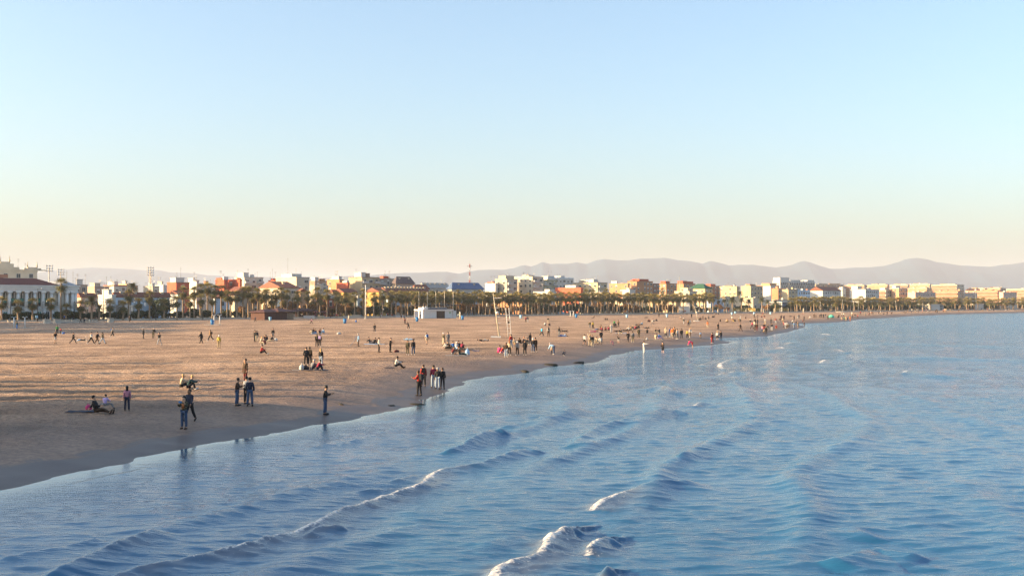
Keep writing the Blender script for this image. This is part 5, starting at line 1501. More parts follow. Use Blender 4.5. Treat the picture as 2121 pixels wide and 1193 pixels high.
# stone planters and small signs at the promenade edge
def planter(px, py, w, h, label, plant):
    p = GS(px, py); root = empty('stone_planter', (p.x, p.y, p.z - .1), CITY_RZ); tag(root, label, 'planter')
    mb = MB(); mb.box(-w/2,w/2,-w/2,w/2,0,h); mb.box(-w/2-.08,w/2+.08,-w/2-.08,w/2+.08,h+.001,h+.18); mb.build('trough', CONC, root)
    if plant:
        o = link('foliage', SHRUB[1], None, root, (0,0,h)); o.scale = (.35,.35,.45)
planter(96.6, 669.8, 1.5, 1.1, 'square stone planter left of the bathhouse palm', False)
planter(118, 669.8, 1.5, 1.1, 'square stone planter with yellow green plant', True)
planter(229, 667.5, 1.3, 1.1, 'beige stone planter before the stepped white house', False)
for k, (px, py) in enumerate([(21.5,667),(153,665),(195,664.5),(265,663),(294.5,662.5),(379,661),(429,660.5),(480,660),(1076,651)]):
    p = GS(px, py); root = empty('stone_bench', (p.x, p.y, p.z), CITY_RZ); tag(root, 'small pale stone bench on the promenade kerb, %s from the left' % nth(k+1), 'bench', 'stone benches')
    mb = MB(); mb.box(-.9,.9,-.3,.3,.38,.55); mb.build('seat', CONC, root)
    for s_ in (-.6,.6):
        mb = MB(); mb.box(s_-.12,s_+.12,-.25,.25,-.1,.379); mb.build('leg', CONC, root)
p = GS(75.8, 667); root = empty('information_sign', (p.x, p.y, p.z - .05), CITY_RZ); tag(root, 'small pale blue sign on a post before the bathhouse', 'sign')
mb = MB(); mb.tube([(0,0,0),(0,0,1.9)], [.05,.05], 6); mb.build('post', METAL, root)
mb = MB(); mb.box(-.4,.4,-.03,.03,1.2,1.95); mb.build('panel', LBLUE, root)
# boardwalk ramp
p = GS(150, 668.5); root = empty('boardwalk', (p.x, p.y, p.z), CITY_RZ - .05); tag(root, 'low pale boardwalk ramp before the bathhouse', 'boardwalk')
for k in range(20):
    mb = MB(); mb.box(-9 + k*.9, -9 + k*.9 + .86, -1.0, 1.0, .0, .16 + .25*math.sin(math.pi*(k+.5)/20)); mb.build('plank', CONC, root)
# pale upright posts on the court and in front of the promenade
for k, (px, py, yt) in enumerate([(185.5,668.5,661),(722.5,660.7,653.5),(953,660,646),(1117,651.8,643.5),(1473,649.5,639),(1487,649,640),(1505,648.5,640),(1516.5,648.5,638.5),(1545,648,641),(1576,648,638.5),(1581.5,648,640),(1603.5,648,638.5),(1664,648,638.5),(1694,646,640),(1730.5,646.5,640.5),(1457,650,641),(1448,650,640)]):
    p = GS(px, py); h = ztop(yt, p.y) - p.z
    root = empty('court_post', (p.x, p.y, p.z - .05)); tag(root, 'pale upright padded post on the upper beach, %s from the left' % nth(k+1), 'post', 'padded posts on the upper beach')
    mb = MB(); mb.tube([(0,0,0),(0,0,h)], [.22,.22], 8); mb.build('padding', BEIGE, root)
    mb = MB(); mb.tube([(0,0,h),(0,0,h+.3)], [.08,.06], 6); mb.build('pole', METAL, root)
# volleyball nets
for px0, px1, py, lb in [(1517,1545,648.3,'long yellow edged volleyball net left of centre behind the crowd'),(1546,1565,648,'shorter yellow edged volleyball net next to the long one'),(1604,1633,648,'yellow edged volleyball net before the glass pavilion')]:
    p, q = GS(px0, py), GS(px1, py); L_ = (q - p).length; ang = math.atan2(q.y - p.y, q.x - p.x)
    root = empty('volleyball_net', (p.x, p.y, p.z), ang); tag(root, lb, 'net')
    for xx in (0.0, L_):
        mb = MB(); mb.tube([(xx,0,0),(xx,0,2.5)], [.09,.08], 7); mb.build('post', BEIGE, root)
    for z in (1.35, 2.35):
        mb = MB(); mb.box(.1,L_-.1,-.02,.02,z-.09,z+.09); mb.build('tape', YEL, root)
    mb = MB()
    for k in range(5): mb.box(.1,L_-.1,-.008,.008,1.5+k*.17-.012,1.5+k*.17+.012)
    for k in range(int(L_/.35)): mb.box(.1+k*.35-.012,.1+k*.35+.012,-.012,-.009,1.46,2.25)
    mb.build('netting', M('net_cord', (0.35,0.27,0.12), .8, .1), root)

# leaning masts with climbing bars
def leaning(px, py, tx, ty, label, s=1.0, bars=True):
    p = GS(px, py); top = Vector((p.x + (tx-px)/F*p.y, p.y + 1.0, ztop(ty, p.y)))
    root = empty('leaning_mast', (p.x, p.y, p.z)); tag(root, label, 'mast')
    t = top - p
    mb = MB(); mb.tube([(0,0,-.1), tuple(t*.55), tuple(t)], [.13*s,.10*s,.05*s], 8); mb.build('pole', M('mast_ivory', (0.50,0.43,0.31), .6, .08), root)
    mb = MB(); mb.box(-1.5*s,.25*s,-.8*s,.8*s,-.3,.22); mb.build('base', WHITE, root)
    for f in (.32,.46,.66,.88):
        q = t*f; mb = MB(); mb.box(q.x-.1,q.x+.85*s*(1.6 if f > .8 else .6),q.y-.05,q.y+.05,q.z-.05,q.z+.05); mb.build('rung', WHITE, root)
    mb = MB(); mb.ball((t.x*.55+.25, t.y*.55-.2, t.z*.55), .3*s, 8, 0, .5, .8); mb.build('ring_plate', WHITE, root)
    if bars:
        for dx, col in ((1.55, WHITE), (2.1, WHITE)):
            mb = MB(); mb.tube([(dx,.2,-.1), (dx + t.x*.42, .4, t.z*.66)], [.06,.05], 7); mb.build('side_bar', col, root)
        for f in (.15,.3,.45,.6,.75):
            mb = MB(); mb.box(1.6+t.x*.42*f,2.1+t.x*.42*f,.2,.27,t.z*.66*f,t.z*.66*f+.06); mb.build('side_rung', WHITE, root)
leaning(1034.5, 699, 1021, 606, 'tall ivory mast leaning left with ladder bars, in mid beach')
leaning(1446, 665.5, 1438.5, 632, 'smaller leaning ivory mast right of the lifeguard hut', .9, False)

# dark wooden kiosk with terrace roof
p = GS(548, 663); q = GS(608, 661.5)
ang = math.atan2(q.y - p.y, q.x - p.x) ; Lk = (q - p).length
root = empty('wooden_kiosk', (p.x, p.y, p.z), ang); tag(root, 'dark brown wooden beach kiosk with hipped roof', 'kiosk')
mb = MB(); mb.box(0, Lk, 0, 6, -.2, 2.5); mb.build('wall', WOOD, root)
mb = MB(); pitched(mb, -.2, Lk*.62, 0, 6, 2.51, .9, 'hip', .5, .15); mb.build('roof', M('kiosk_roof', (0.10,0.045,0.04), .8, .2, 2.0), root)
mb = MB(); pitched(mb, Lk*.42, Lk, -.6, 6.4, 2.62, 1.1, 'hip', .6, .15); mb.build('front_roof', M('kiosk_roof', (0.10,0.045,0.04)), root)
for k in range(4):
    mb = MB(); x0 = Lk*.77 + k*Lk*.057; mb.box(x0, x0+Lk*.05, -.06, .03, .1, 2.3); mb.build('shutter', WOODL, root)
for k in range(14):
    mb = MB(); x0 = .1 + k*Lk*.053; mb.box(x0, x0+.08, -.05, .02, -.1, 2.45); mb.build('batten', WOOD, root)
root = empty('terrace_canopy', tuple(GS(614, 659)), ang); tag(root, 'long brown open canopy over the cafe terrace', 'canopy')
for k in range(6):
    for dy in (0, 4):
        mb = MB(); mb.box(k*2.1-.07, k*2.1+.07, dy-.07, dy+.07, 0, 2.5); mb.build('post', WOOD, root)
mb = MB(); pitched(mb, -.3, 10.8, -.3, 4.3, 2.5, .9, 'hip', .4, .12); mb.build('roof', M('kiosk_roof', (0.10,0.045,0.04)), root)
def parasol(px, py, label, col, r=1.5, h=2.5):
    p = GS(px, py); root = empty('parasol', tuple(p)); tag(root, label, 'parasol', 'cafe parasols')
    mb = MB(); mb.tube([(0,0,0),(0,0,h)], [.04,.04], 6); mb.build('pole', METAL, root)
    mb = MB(); n = 8; mb.add([(0,0,h+.1)] + [(r*math.cos(6.283*k/n), r*math.sin(6.283*k/n), h-.55) for k in range(n)], [(0,1+k,1+(k+1)%n) for k in range(n)]); mb.build('canopy', col, root)
for k, px in enumerate((655,662,669,676,684)):
    parasol(px, 658 - k*.3, 'dusky brown parasol over the cafe terrace, %s from the left' % nth(k+1), M('parasol_brown', (0.16,0.06,0.055), .8, .1))
# pale low walls and counters of the terrace
for k, (px, py, w, h, col, lb) in enumerate([(640,659.5,4,1.0,'white','white counter panel at the cafe terrace'),(664.5,660,2.4,.95,'straw','yellow counter panel at the cafe terrace'),(725,657.5,5,.6,'white','low white wall right of the cafe terrace'),(738,657.5,3.2,.9,'cream','cream planter wall left of the tall white mast'),(618,657.5,2.5,1.3,'cream','cream panel right of the wooden kiosk'),(830,657,4,.8,'white','low white wall left of the white beach block'),(823,656,1.6,1.5,'cream','cream box left of the white beach block')]):
    p = GS(px, py); root = empty('terrace_wall', tuple(p), CITY_RZ - .6); tag(root, lb, 'wall')
    mb = MB(); mb.box(-w/2,w/2,-.15,.15,-.2,h); mb.build('panel', wallmat(col), root); mb = MB(); mb.box(-w/2-.05,w/2+.05,-.2,.2,h+.001,h+.07); mb.build('coping', wallmat('white'), root)

# white beach block (changing rooms) with screens
p = GS(876.6, 659.5); q = GS(938, 659.5); Lb = (q - p).length; ang = math.atan2(q.y - p.y, q.x - p.x) + .04
root = empty('beach_block', (p.x, p.y, p.z), ang); tag(root, 'low white beach changing block with dark doorway', 'beach building')
hB = ztop(643.5, p.y) - p.z
mb = MB(); mb.box(0, Lb, 0, 7, -.3, hB); mb.build('wall', WHITE, root)
mb = MB(); mb.box(-.35, Lb+.35, -.35, 7.35, hB+.001, hB+.45); mb.box(Lb*.06, Lb*.86, 1, 6, hB+.451, hB+1.1); mb.build('roof', WHITE, root)
mb = MB(); mb.box(Lb*.2, Lb*.84, .7, .98, hB+.46, hB+1.0); mb.build('solar_panel', M('panel_navy', (0.02,0.03,0.06), .25, .1), root)
for fx in (.08, .17):
    mb = MB(); mb.tube([(Lb*fx, 2, hB+.45), (Lb*fx, 2, hB+1.5)], [.4,.4], 10); mb.build('roof_tank', WHITE, root)
mb = MB(); mb.box(Lb*.455, Lb*.74, -.06, .04, -.1, hB*.93); mb.build('doorway', M('door_brown', (0.085,0.055,0.04), .8, .2, 3), root)
for k in range(6):
    mb = MB(); x0 = Lb*.46 + k*Lb*.047; mb.box(x0, x0+Lb*.04, -.09, -.061, 0, hB*.9); mb.build('door_slat', M('door_brown', (0.085,0.055,0.04)), root)
mb = MB(); mb.box(Lb*.9, Lb*.935, -.05, .01, hB*.6, hB*.85); mb.build('notice', M('notice_green', (0.18,0.32,0.08), .6, .1), root)
for x0, x1, nm in ((-Lb*.285, -Lb*.15, 'screen'), (-Lb*.12, -Lb*.05, 'screen'), (Lb*1.03, Lb*1.15, 'screen')):
    mb = MB(); mb.box(x0, x1, .4, .55, -.3, hB*.98); mb.build(nm, WHITE, root)

# lifeguard hut with red cross
p = GS(1406.5, 649.5); q = GS(1429, 649.5); Lh = (q - p).length
root = empty('lifeguard_hut', (p.x, p.y, p.z), -.12); tag(root, 'white lifeguard hut with red cross and short tower', 'lifeguard hut')
hH = ztop(635.5, p.y) - p.z; hT = ztop(627.3, p.y) - p.z
mb = MB(); mb.box(0, Lh, 0, 8, -.3, hH); mb.build('wall', WHITE, root)
mb = MB(); mb.box(-.12, Lh+.12, -.12, 8.12, hH+.001, hH+.2); mb.build('roof', WHITE, root)
mb = MB(); mb.box(Lh*.62, Lh*.98, 1, 4, hH+.201, hT); mb.box(Lh*.6, Lh, .9, 4.1, hT+.001, hT+.15); mb.build('tower', WHITE, root)
mb = MB(); c = Lh*.55; z = hH*.36; mb.box(c-.5,c+.5,-.05,.02,z-.17,z+.17); mb.box(c-.17,c+.17,-.051,.02,z-.5,z+.5); mb.build('red_cross', REDP, root)
mb = MB(); mb.box(Lh*.28,Lh*.36,-.04,.02,hH*.62,hH*.72); mb.build('number_plate', M('plate_ochre', (0.6,0.35,0.2), .7, .1), root)
mb = MB(); mb.box(-.04,.02,2,3.2,0,2.2); mb.build('door', METAL, root)

# dark pergola roof line behind the beach block
x0, y0 = at_b(858, 3.5); x1, y1 = at_b(954, 3.5); Lp = math.hypot(x1-x0, y1-y0); zp = ztop(632, (y0+y1)/2) - CITY_Z
root = empty('pergola', (x0, y0, CITY_Z), CITY_RZ); tag(root, 'long dark flat pergola above the white beach block', 'pergola')
for dy in (0, 2.4):
    mb = MB(); mb.box(0, Lp, dy-.1, dy+.1, zp-.15, zp+.15); mb.build('beam', DARKM, root)
    for k in range(7):
        mb = MB(); mb.tube([(Lp*k/6*.98+.2, dy, 0), (Lp*k/6*.98+.2, dy, zp-.15)], [.09,.09], 6); mb.build('post', DARKM, root)
for k in range(24):
    mb = MB(); mb.box(Lp*(k+.3)/24, Lp*(k+.3)/24+.12, .101, 2.299, zp-.08, zp+.1); mb.build('slat', DARKM, root)

# glass pavilion and white beach pavilions at the far end
def pavilion(px0, px1, ytop, ybase, label, glass=True, roofc=None, nb=4, wallk='white', b=None):
    p = GS(px0, ybase); q = GS(px1, ybase); L_ = (q - p).length; ang = math.atan2(q.y-p.y, q.x-p.x); h = ztop(ytop, p.y) - p.z
    root = empty('beach_pavilion', (p.x, p.y, p.z), ang); tag(root, label, 'pavilion', 'beach pavilions')
    mb = MB(); mb.box(0, L_, .3, 9, -.2, h-.001); mb.build('wall', M('pavilion_dark', (0.035,0.04,0.06), .3, .1) if glass else wallmat(wallk), root)
    for k in range(nb + 1):
        mb = MB(); mb.box(L_*k/nb-.16, L_*k/nb+.16, 0, .29, -.2, h-.3); mb.build('pillar', WHITE, root)
    mb = MB(); mb.box(-.3, L_+.3, -.2, 9.2, h, h+.35); mb.build('roof', roofc or WHITE, root)
    for k in range(nb):
        mb = MB(); mb.box(L_*(k+.12)/nb, L_*(k+.88)/nb, .2, .28, h*.62, h*.9); mb.build('pane', GLASS if not glass else M('pane_blue', (0.16,0.22,0.30), .15, .2), root)
        if not glass:
            mb = MB(); mb.box(L_*(k+.15)/nb, L_*(k+.85)/nb, .22, .285, 0, h*.5); mb.build('door_panel', M('pavilion_grey', (0.2,0.18,0.17), .7, .2), root)  # plain darker grey panels
pavilion(1620, 1652, 626.5, 646, 'dark glass pavilion with white frame', True, None, 3)
pavilion(1804, 1838, 631, 643.5, 'white box pavilion left of the canvas tent', False)
pavilion(1839, 1862, 630.5, 643.3, 'white canvas roofed pavilion right of the white box', False, M('canvas', (0.6,0.55,0.48), .8, .1), 3, 'pale')
pavilion(1888, 1925, 631, 643, 'long low white pavilion with yellow awning', False, None, 5)
pavilion(1926, 1954, 632, 643, 'bluish white pavilion beside the yellow awning', False, None, 3, 'blue')
pavilion(1976, 2000, 631.5, 642, 'cream walled beach pavilion', False, None, 2, 'cream')
pavilion(2000, 2020, 630.5, 641.8, 'white stepped beach pavilion next to the cream one', False, None, 3)
pavilion(2051, 2072, 632, 641.2, 'white and rust striped beach pavilion', False, REDP, 3, 'peach')
pavilion(2076, 2090, 631, 641, 'white oval fronted beach pavilion', False, None, 2)
pavilion(2098, 2117, 632, 640.7, 'last white beach pavilion by the picture edge', False, None, 3)
# blue deck chairs by the promenade, small craft and tents
for k in range(5):
    p = GS(1159.5 + k*2.6, 651.6); root = empty('deck_chair', tuple(p), CITY_RZ); tag(root, 'pale blue deck chair in the small row, %s from the left' % nth(k+1), 'chair', 'blue deck chairs')
    mb = MB(); mb.add([(-.4,-.5,.35),(.4,-.5,.35),(.4,.3,.4),(-.4,.3,.4),(.4,.8,1.2),(-.4,.8,1.2)], [(0,1,2,3),(3,2,4,5)]); mb.build('sling', LBLUE, root)
    for s_ in (-.42,.42):
        mb = MB(); mb.tube([(s_,-.6,0),(s_,.8,1.25)], [.03,.03], 5); mb.tube([(s_,.5,0),(s_,-.4,.42)], [.03,.03], 5); mb.build('frame', WHITE, root)
p = GS(1722, 658); root = empty('beach_tent', tuple(p), .4); tag(root, 'small green dome tent near the far crowd', 'tent')
mb = MB(); mb.ball((0,0,-.1), 1.3, 12, 0, 1, 1.0); mb.build('canopy', M('tent_green', (0.10,0.50,0.34), .6, .1), root)
mb = MB(); mb.ball((-.2,-.12,-.1), 1.25, 10, 0, 1, .78); mb.build('opening_flap', M('tent_dark_green', (0.05,0.25,0.2), .7, .1), root)  # flap in a darker green than the canopy
p = GS(1742, 647); root = empty('rowing_boat', tuple(p), .1); tag(root, 'cream upturned boat on the far sand below the masts', 'boat')
mb = MB(); pts = [(-3.2,0,.3,.1),(-2.2,0,.5,.7),(0,0,.55,.9),(2.2,0,.5,.7),(3.2,0,.35,.1)]
vs_ = []; 
for x_, _, z_, w_ in pts: vs_ += [(x_,-w_,.02),(x_,-w_*.75,z_*.8),(x_,0,z_),(x_,w_*.75,z_*.8),(x_,w_,.02)]
mb.add(vs_, [(i*5+j, (i+1)*5+j, (i+1)*5+j+1, i*5+j+1) for i in range(4) for j in range(4)], 0, True); mb.build('hull', wallmat('cream'), root)
mb = MB(); mb.box(-3,3,-.04,.04,.5,.62); mb.build('keel', WOODL, root)

# bags, towels and other small things lying about
def blob_bag(px, py, name, label, col, w=.5, d=.35, h=.45, cat='bag'):
    p = GS(px, py); root = empty(name, (p.x, p.y, p.z), vr.uniform(0, 3)); tag(root, label, cat)
    mb = MB(); n = 9; rings = [(0,.85),(.25,1.05),(.6,1.0),(.85,.7),(1.0,.3)]
    vs_ = []
    for zf, s_ in rings:
        for k in range(n):
            t = 6.283*k/n; j = 1 + .12*math.sin(3*t + px); vs_.append((w/2*s_*j*math.cos(t), d/2*s_*j*math.sin(t), h*zf))
    fs_ = [(i*n+k, i*n+(k+1)%n, (i+1)*n+(k+1)%n, (i+1)*n+k) for i in range(4) for k in range(n)] + [tuple(4*n+k for k in range(n))]
    mb.add(vs_, fs_, 0, True); mb.build('body', col, root)
    mb = MB(); mb.tube([(-w*.15,0,h*.9),(-w*.1,0,h*1.25),(w*.1,0,h*1.25),(w*.15,0,h*.9)], [.02,.02,.02,.02], 5); mb.build('handle', col, root)
def towel(px, py, label, col, l=1.9, w=1.0, rz=None):
    p = GS(px, py); rz = vr.uniform(-.4,.4) if rz is None else rz
    c, s_ = math.cos(rz), math.sin(rz); n, m = 9, 5; vs_ = []
    for i in range(n):
        for j in range(m):
            u = l*(i/(n-1)-.5); v = w*(j/(m-1)-.5); X_ = p.x+u*c-v*s_; Y_ = p.y+u*s_+v*c
            vs_.append((u, v, gz(X_, Y_) - p.z + .05 + .02*math.sin(i*2.1+j*1.7+px)))
    mb = MB(); mb.add(vs_, [(i*m+j, (i+1)*m+j, (i+1)*m+j+1, i*m+j+1) for i in range(n-1) for j in range(m-1)], 0, True)
    o = mb.build('beach_towel', col, None, tuple(p), rz); tag(o, label, 'towel')
CL = {}
def cloth(k, c, rough=.85): 
    if k not in CL: CL[k] = M('cloth_' + k, c, rough, .18, 6.0)
    return CL[k]
C_ = {'black': (.012,.012,.015), 'charcoal': (.020,.020,.023), 'grey': (.16,.16,.17), 'lightgrey': (.30,.30,.31), 'white': (.46,.45,.43), 'cream': (.42,.35,.25), 'tan': (.26,.16,.08), 'brown': (.050,.030,.020),
 'olive': (.065,.058,.036), 'navy': (.014,.020,.042), 'blue': (.03,.12,.36), 'lightblue': (.30,.48,.68), 'jeans': (.040,.070,.135), 'palejeans': (.26,.32,.40), 'teal': (.012,.045,.055), 'red': (.30,.025,.022), 'darkred': (.11,.018,.020),
 'crimson': (.24,.02,.05), 'pink': (.45,.19,.25), 'lilac': (.50,.36,.60), 'magenta': (.50,.04,.16), 'orange': (.55,.16,.03), 'rust': (.40,.14,.05), 'yellow': (.52,.40,.08), 'green': (.05,.25,.08), 'khaki': (.30,.24,.14), 'cyan': (.05,.42,.65)}
def cm(k): return cloth(k, C_[k])
blob_bag(624.8, 766, 'carrier_bag', 'white carrier bag by the couple sitting on dark blankets', cm('white'), .5, .4, .5)
blob_bag(632.9, 765.6, 'rucksack', 'black rucksack lying beside the white carrier bag', cm('black'), .75, .5, .38)
blob_bag(702, 692.5, 'carrier_bag', 'white crumpled bag alone on the open sand', cm('white'), .8, .5, .4)
blob_bag(821, 729.3, 'holdall', 'dark red bag lying right of the man in black', cm('darkred'), .9, .45, .28)
blob_bag(968, 735.5, 'rucksack', 'white and blue rucksack at the right of the seated ring', cm('lightblue'), .6, .5, .7)
blob_bag(571, 706.3, 'sports_bag', 'white round bag right of the small seated group', cm('white'), .6, .5, .45)
blob_bag(183, 848, 'handbag', 'pink bag behind the man in the black cap', cm('magenta'), .36, .25, .28)
blob_bag(131, 692, 'beach_bucket', 'blue toy bucket by the child in red', cm('blue'), .6, .5, .4, 'bucket')
blob_bag(1340, 704, 'rucksack', 'pale bag left of the couple on the pale blanket', cm('lightgrey'), .6, .4, .35)
towel(170, 853, 'dark blue towel spread behind the man in the black cap', cm('navy'), 1.7, .9, .1)
towel(614, 767, 'white paper sheet left of the white carrier bag', cm('white'), .7, .5, .2)
towel(655, 767, 'dark blue blanket under the seated couple with the carrier bag', cm('navy'), 2.2, 1.3, .1)
towel(807, 762.5, 'dark blue towel behind the person in the white jacket', cm('navy'), 1.0, .8, .1)
towel(775, 713, 'pale blue towel under two people in dark clothes', cm('lightblue'), 3.0, 1.3, 0)
towel(660, 692.5, 'blue blanket under the five friends in the distance', cm('blue'), 3.4, 1.6, 0)
towel(950, 724.5, 'dark blanket under the larger seated ring', cm('charcoal'), 3.6, 1.6, 0)
towel(945, 737, 'pale towel before the two nearest sitters of the ring', cm('lightgrey'), 2.6, 1.0, 0)
towel(985, 727, 'small blue cloth right of the seated ring', cm('blue'), .9, .6, 0)
towel(960, 727.5, 'orange cloth between the ring and the small blue cloth', cm('orange'), .9, .5, 0)
towel(1350, 705.2, 'long pale blanket left of the seated pair by the channel', cm('cream'), 3.6, 1.0, 0)
towel(1240, 688.5, 'pale pink and blue towel in the lounging crowd', cm('pink'), 2.6, 1.2, 0)
towel(1288, 690.5, 'light blue towel in the lounging crowd', cm('lightblue'), 2.6, 1.2, 0)
towel(1310, 685, 'dark blanket at the right of the lounging crowd', cm('black'), 4.2, 1.6, 0)
towel(1340, 690.5, 'dark long blanket under the row of three sitters', cm('charcoal'), 3.4, 1.2, 0)
towel(1165, 697, 'blue towel under the person lying right of the black jacket', cm('blue'), 1.6, .7, 0)
# dark seaweed clumps at the waterline
for k, (px, py, s_) in enumerate([(862,838.5,.5),(810,841,.35),(1085,772,.8),(1140,759.5,.9),(1200,755,1.0),(705,845,.3)]):
    p = GS(px, py); root = empty('seaweed_clump', (p.x, p.y, max(p.z, .0)), k); tag(root, 'dark seaweed clump at the waterline, %s of six' % nth(k+1), 'seaweed', 'seaweed clumps')
    mb = MB(); mb.ball((0,0,0), s_, 9, 0, .5, .22, k, .5); mb.ball((s_*.8,.1,0), s_*.6, 8, 0, .5, .2, k+9, .5); mb.build('weed', M('seaweed', (0.03,0.025,0.015), .7, .3, 5), root)
SKIN = [M('skin_fair', (0.52,0.30,0.20), .55, .06, 8), M('skin_olive', (0.38,0.21,0.13), .55, .06, 8), M('skin_dark', (0.16,0.085,0.05), .55, .06, 8)]
HAIR = {'dark': M('hair_dark', (.012,.009,.008), .5, .2, 20), 'brown': M('hair_brown', (.06,.03,.018), .5, .2, 20), 'blond': M('hair_blond', (.48,.30,.12), .5, .2, 20), 'grey': M('hair_grey', (.36,.34,.33), .5, .2, 20), 'ginger': M('hair_ginger', (.28,.10,.03), .5, .2, 20),
 'whitecap': M('cap_white', (.75,.74,.72), .7, .05, 4), 'blackcap': M('cap_black', (.012,.012,.014), .7, .1, 4)}
WORD = {'palejeans': 'pale jeans', 'jeans': 'blue jeans', 'lightgrey': 'light grey', 'lightblue': 'light blue', 'darkred': 'dark red'}
ACT = {'stand': 'standing', 'pockets': 'standing', 'phone': 'looking down', 'photo': 'taking a photo', 'walk': 'walking', 'stride': 'striding', 'sit': 'sitting', 'sitout': 'leaning back', 'hug': 'sitting hunched', 'cross': 'sitting cross-legged',
 'prone': 'lying face down', 'supine': 'lying back', 'bend': 'bending down', 'crouch': 'crouching', 'armout': 'reaching out', 'raise': 'with a raised arm'}
pr = random.Random(5)
PEOPLE = []
def person(px, py, pose, face, top, bot, hair='dark', place='', sc=1.0, pack=None, skin=None, wade=None):
    PEOPLE.append((px, py, pose, face, top, bot, hair, place, sc, pack, skin, wade))
P = person
# nearest figures
P(381,901,'photo',176,'olive','jeans','long:dark','by the near waterline',1.0)
P(393,886,'walk',168,'navy','black','brown','behind the one taking a photo',1.04)
P(517.5,850,'pockets',10,'navy','jeans','dark','right of the pair on near sand',1.02)
P(510.5,841.5,'stand',-20,'white','charcoal','dark','half hidden behind the navy jacket',.97)
P(491,841,'phone',-75,'brown','jeans','dark','left of the navy jacket',.98)
P(508.3,792,'stand',150,'coat:brown','darkred','brown','alone above the near pair',1.04)
P(673.5,866,'phone',-80,'charcoal','jeans','dark','alone at the near water edge',1.0)
P(263,851.5,'stand',10,'pink','navy','long:dark','on shaded near sand',.80)
P(217.5,847,'cross',0,'lilac','grey','dark','beside the man in a black cap',.72)
P(200,857,'sitout',-85,'charcoal','brown','blackcap','on the shaded near sand',1.02)
P(375.5,806,'sit',-60,'cream','charcoal','blond','left one of the blond couple',1.0)
P(390,806,'hug',-85,'teal','black','blond','right one of the blond couple',1.02)
P(868,820.5,'phone',60,'red','black','brown','nearest of the group at the waterline',1.08,'charcoal')
P(877,801,'stand',0,'red','black','brown','just behind the nearest red jacket',1.02,'charcoal')
P(898,804,'stand',15,'crimson','palejeans','dark','left in the trio at the waterline',1.04)
P(906.5,806,'stand',0,'charcoal','palejeans','grey','middle of the trio at the waterline',1.0)
P(916.5,805,'pockets',-12,'black','black','brown','right in the trio at the waterline',1.0)
P(634,756.5,'pockets',10,'charcoal','black','brown','left of the tan rucksack',1.0)
P(641.5,755.5,'stand',8,'brown','black','dark','behind the seated couple with the carrier bag',1.02,'tan')
P(664.5,759,'stand',-10,'black','palejeans','long:blond','right of the standing pair with the tan rucksack',1.0)
P(646,766.5,'hug',-40,'grey','navy','grey','left of the seated couple with the carrier bag',1.0)
P(657.5,766.5,'hug',-60,'crimson','navy','dark','right of the seated couple with the carrier bag',.95)
P(820,762.5,'sit',-75,'white','charcoal','dark','alone on the sand left of the waterline group',1.0)
# left middle distance
P(118.2,692.5,'stand',20,'green','charcoal','dark','with a child in red by the left edge')
P(125.6,692,'stand',-40,'red','navy','dark','beside the green striped shirt',.68)
P(114.6,712,'walk',200,'tee:black','shorts:white','brown','nearest the left edge',1.02)
P(151.7,712,'stride',-90,'charcoal','black','dark','before the person lying down',1.0)
P(168,706,'prone',90,'lightblue','black','dark','behind the walkers on the left',1.0)
P(188.6,712.5,'stride',-90,'white','black','dark','first of three walkers in a row')
P(201.5,712.5,'walk',-90,'black','brown','dark','second of three walkers in a row')
P(212,712.5,'stride',-90,'olive','palejeans','dark','third of three walkers in a row')
P(233,698.5,'walk',-95,'cream','charcoal','dark','carrying a blue bag',1.0,'blue')
P(297,701.5,'stand',-60,'coat:black','charcoal','grey','left of two men in black',1.0)
P(317.5,700.5,'bend2',0,'black','olive','grey','right of the long black coat',1.0)
P(330,714.5,'walk',170,'black','lightgrey','brown','nearest of the three men in black')
P(416.7,711.5,'walk',70,'coat:black','black','long:dark','left of the tan jacket')
P(436,706.5,'stride',80,'tan','black','brown','left of the yellow figure',1.0,'brown')
P(453.3,721.5,'stand',10,'yellow','khaki','whitecap','alone in mid sand',1.0)
P(528,708,'stand',-30,'black','charcoal','dark','left of the small seated group')
P(532,708,'stand',20,'charcoal','cream','dark','close beside the black jacket')
P(540,714.5,'cross',-60,'cream','cream','blond','front of the small seated group')
P(549,714,'hug',40,'darkred','brown','dark','front right of the small seated group')
P(550,706,'hug',180,'black','black','dark','back left of the small seated group')
P(553.5,706,'hug',150,'charcoal','navy','dark','back middle of the small seated group')
P(562,708,'sitout',90,'black','cream','dark','right in the small seated group')
P(565.5,702.5,'stand',180,'black','grey','dark','behind the small seated group')
P(541,734,'sit',-80,'red','black','brown','alone left of centre sand')
P(645,672,'stride',-90,'pink','black','dark','far off before the cafe terrace')
P(646,692.5,'sitout',-60,'cream','white','dark','left of the five friends')
P(650,690,'hug',180,'black','black','dark','behind the left of the five friends')
P(654.5,692,'hug',150,'navy','blue','dark','middle of the five friends')
P(663.5,691.5,'hug',170,'darkred','navy','dark','right middle of the five friends')
P(671,691.5,'sit',120,'lightblue','lightblue','dark','right end of the five friends')
P(656.3,717,'stand',20,'black','charcoal','dark','left of two with rucksacks',1.0,'olive')
P(662.5,717,'stand',-10,'black','black','dark','right of two with rucksacks',1.0,'lilac')
P(738,668,'hug',30,'blue','blue','dark','far off right of the tall blue bin',1.0)
P(776,688.5,'pockets',0,'charcoal','black','dark','alone before the white mast')
P(742,717.5,'stand',-70,'coat:lightblue','brown','grey','wrapped in a flowing blue towel',1.02)
P(766,712.5,'sitout',-80,'charcoal','grey','dark','left on the pale blue towel')
P(774,712.5,'hug',-70,'black','black','dark','right on the pale blue towel')
P(785,730,'stand',-80,'white','black','dark','facing the man in black')
P(808.5,730,'phone',-90,'black','black','brown','by the dark red bag')
P(844.5,735,'stand',175,'olive','olive','dark','with open jacket beside the blue jeans')
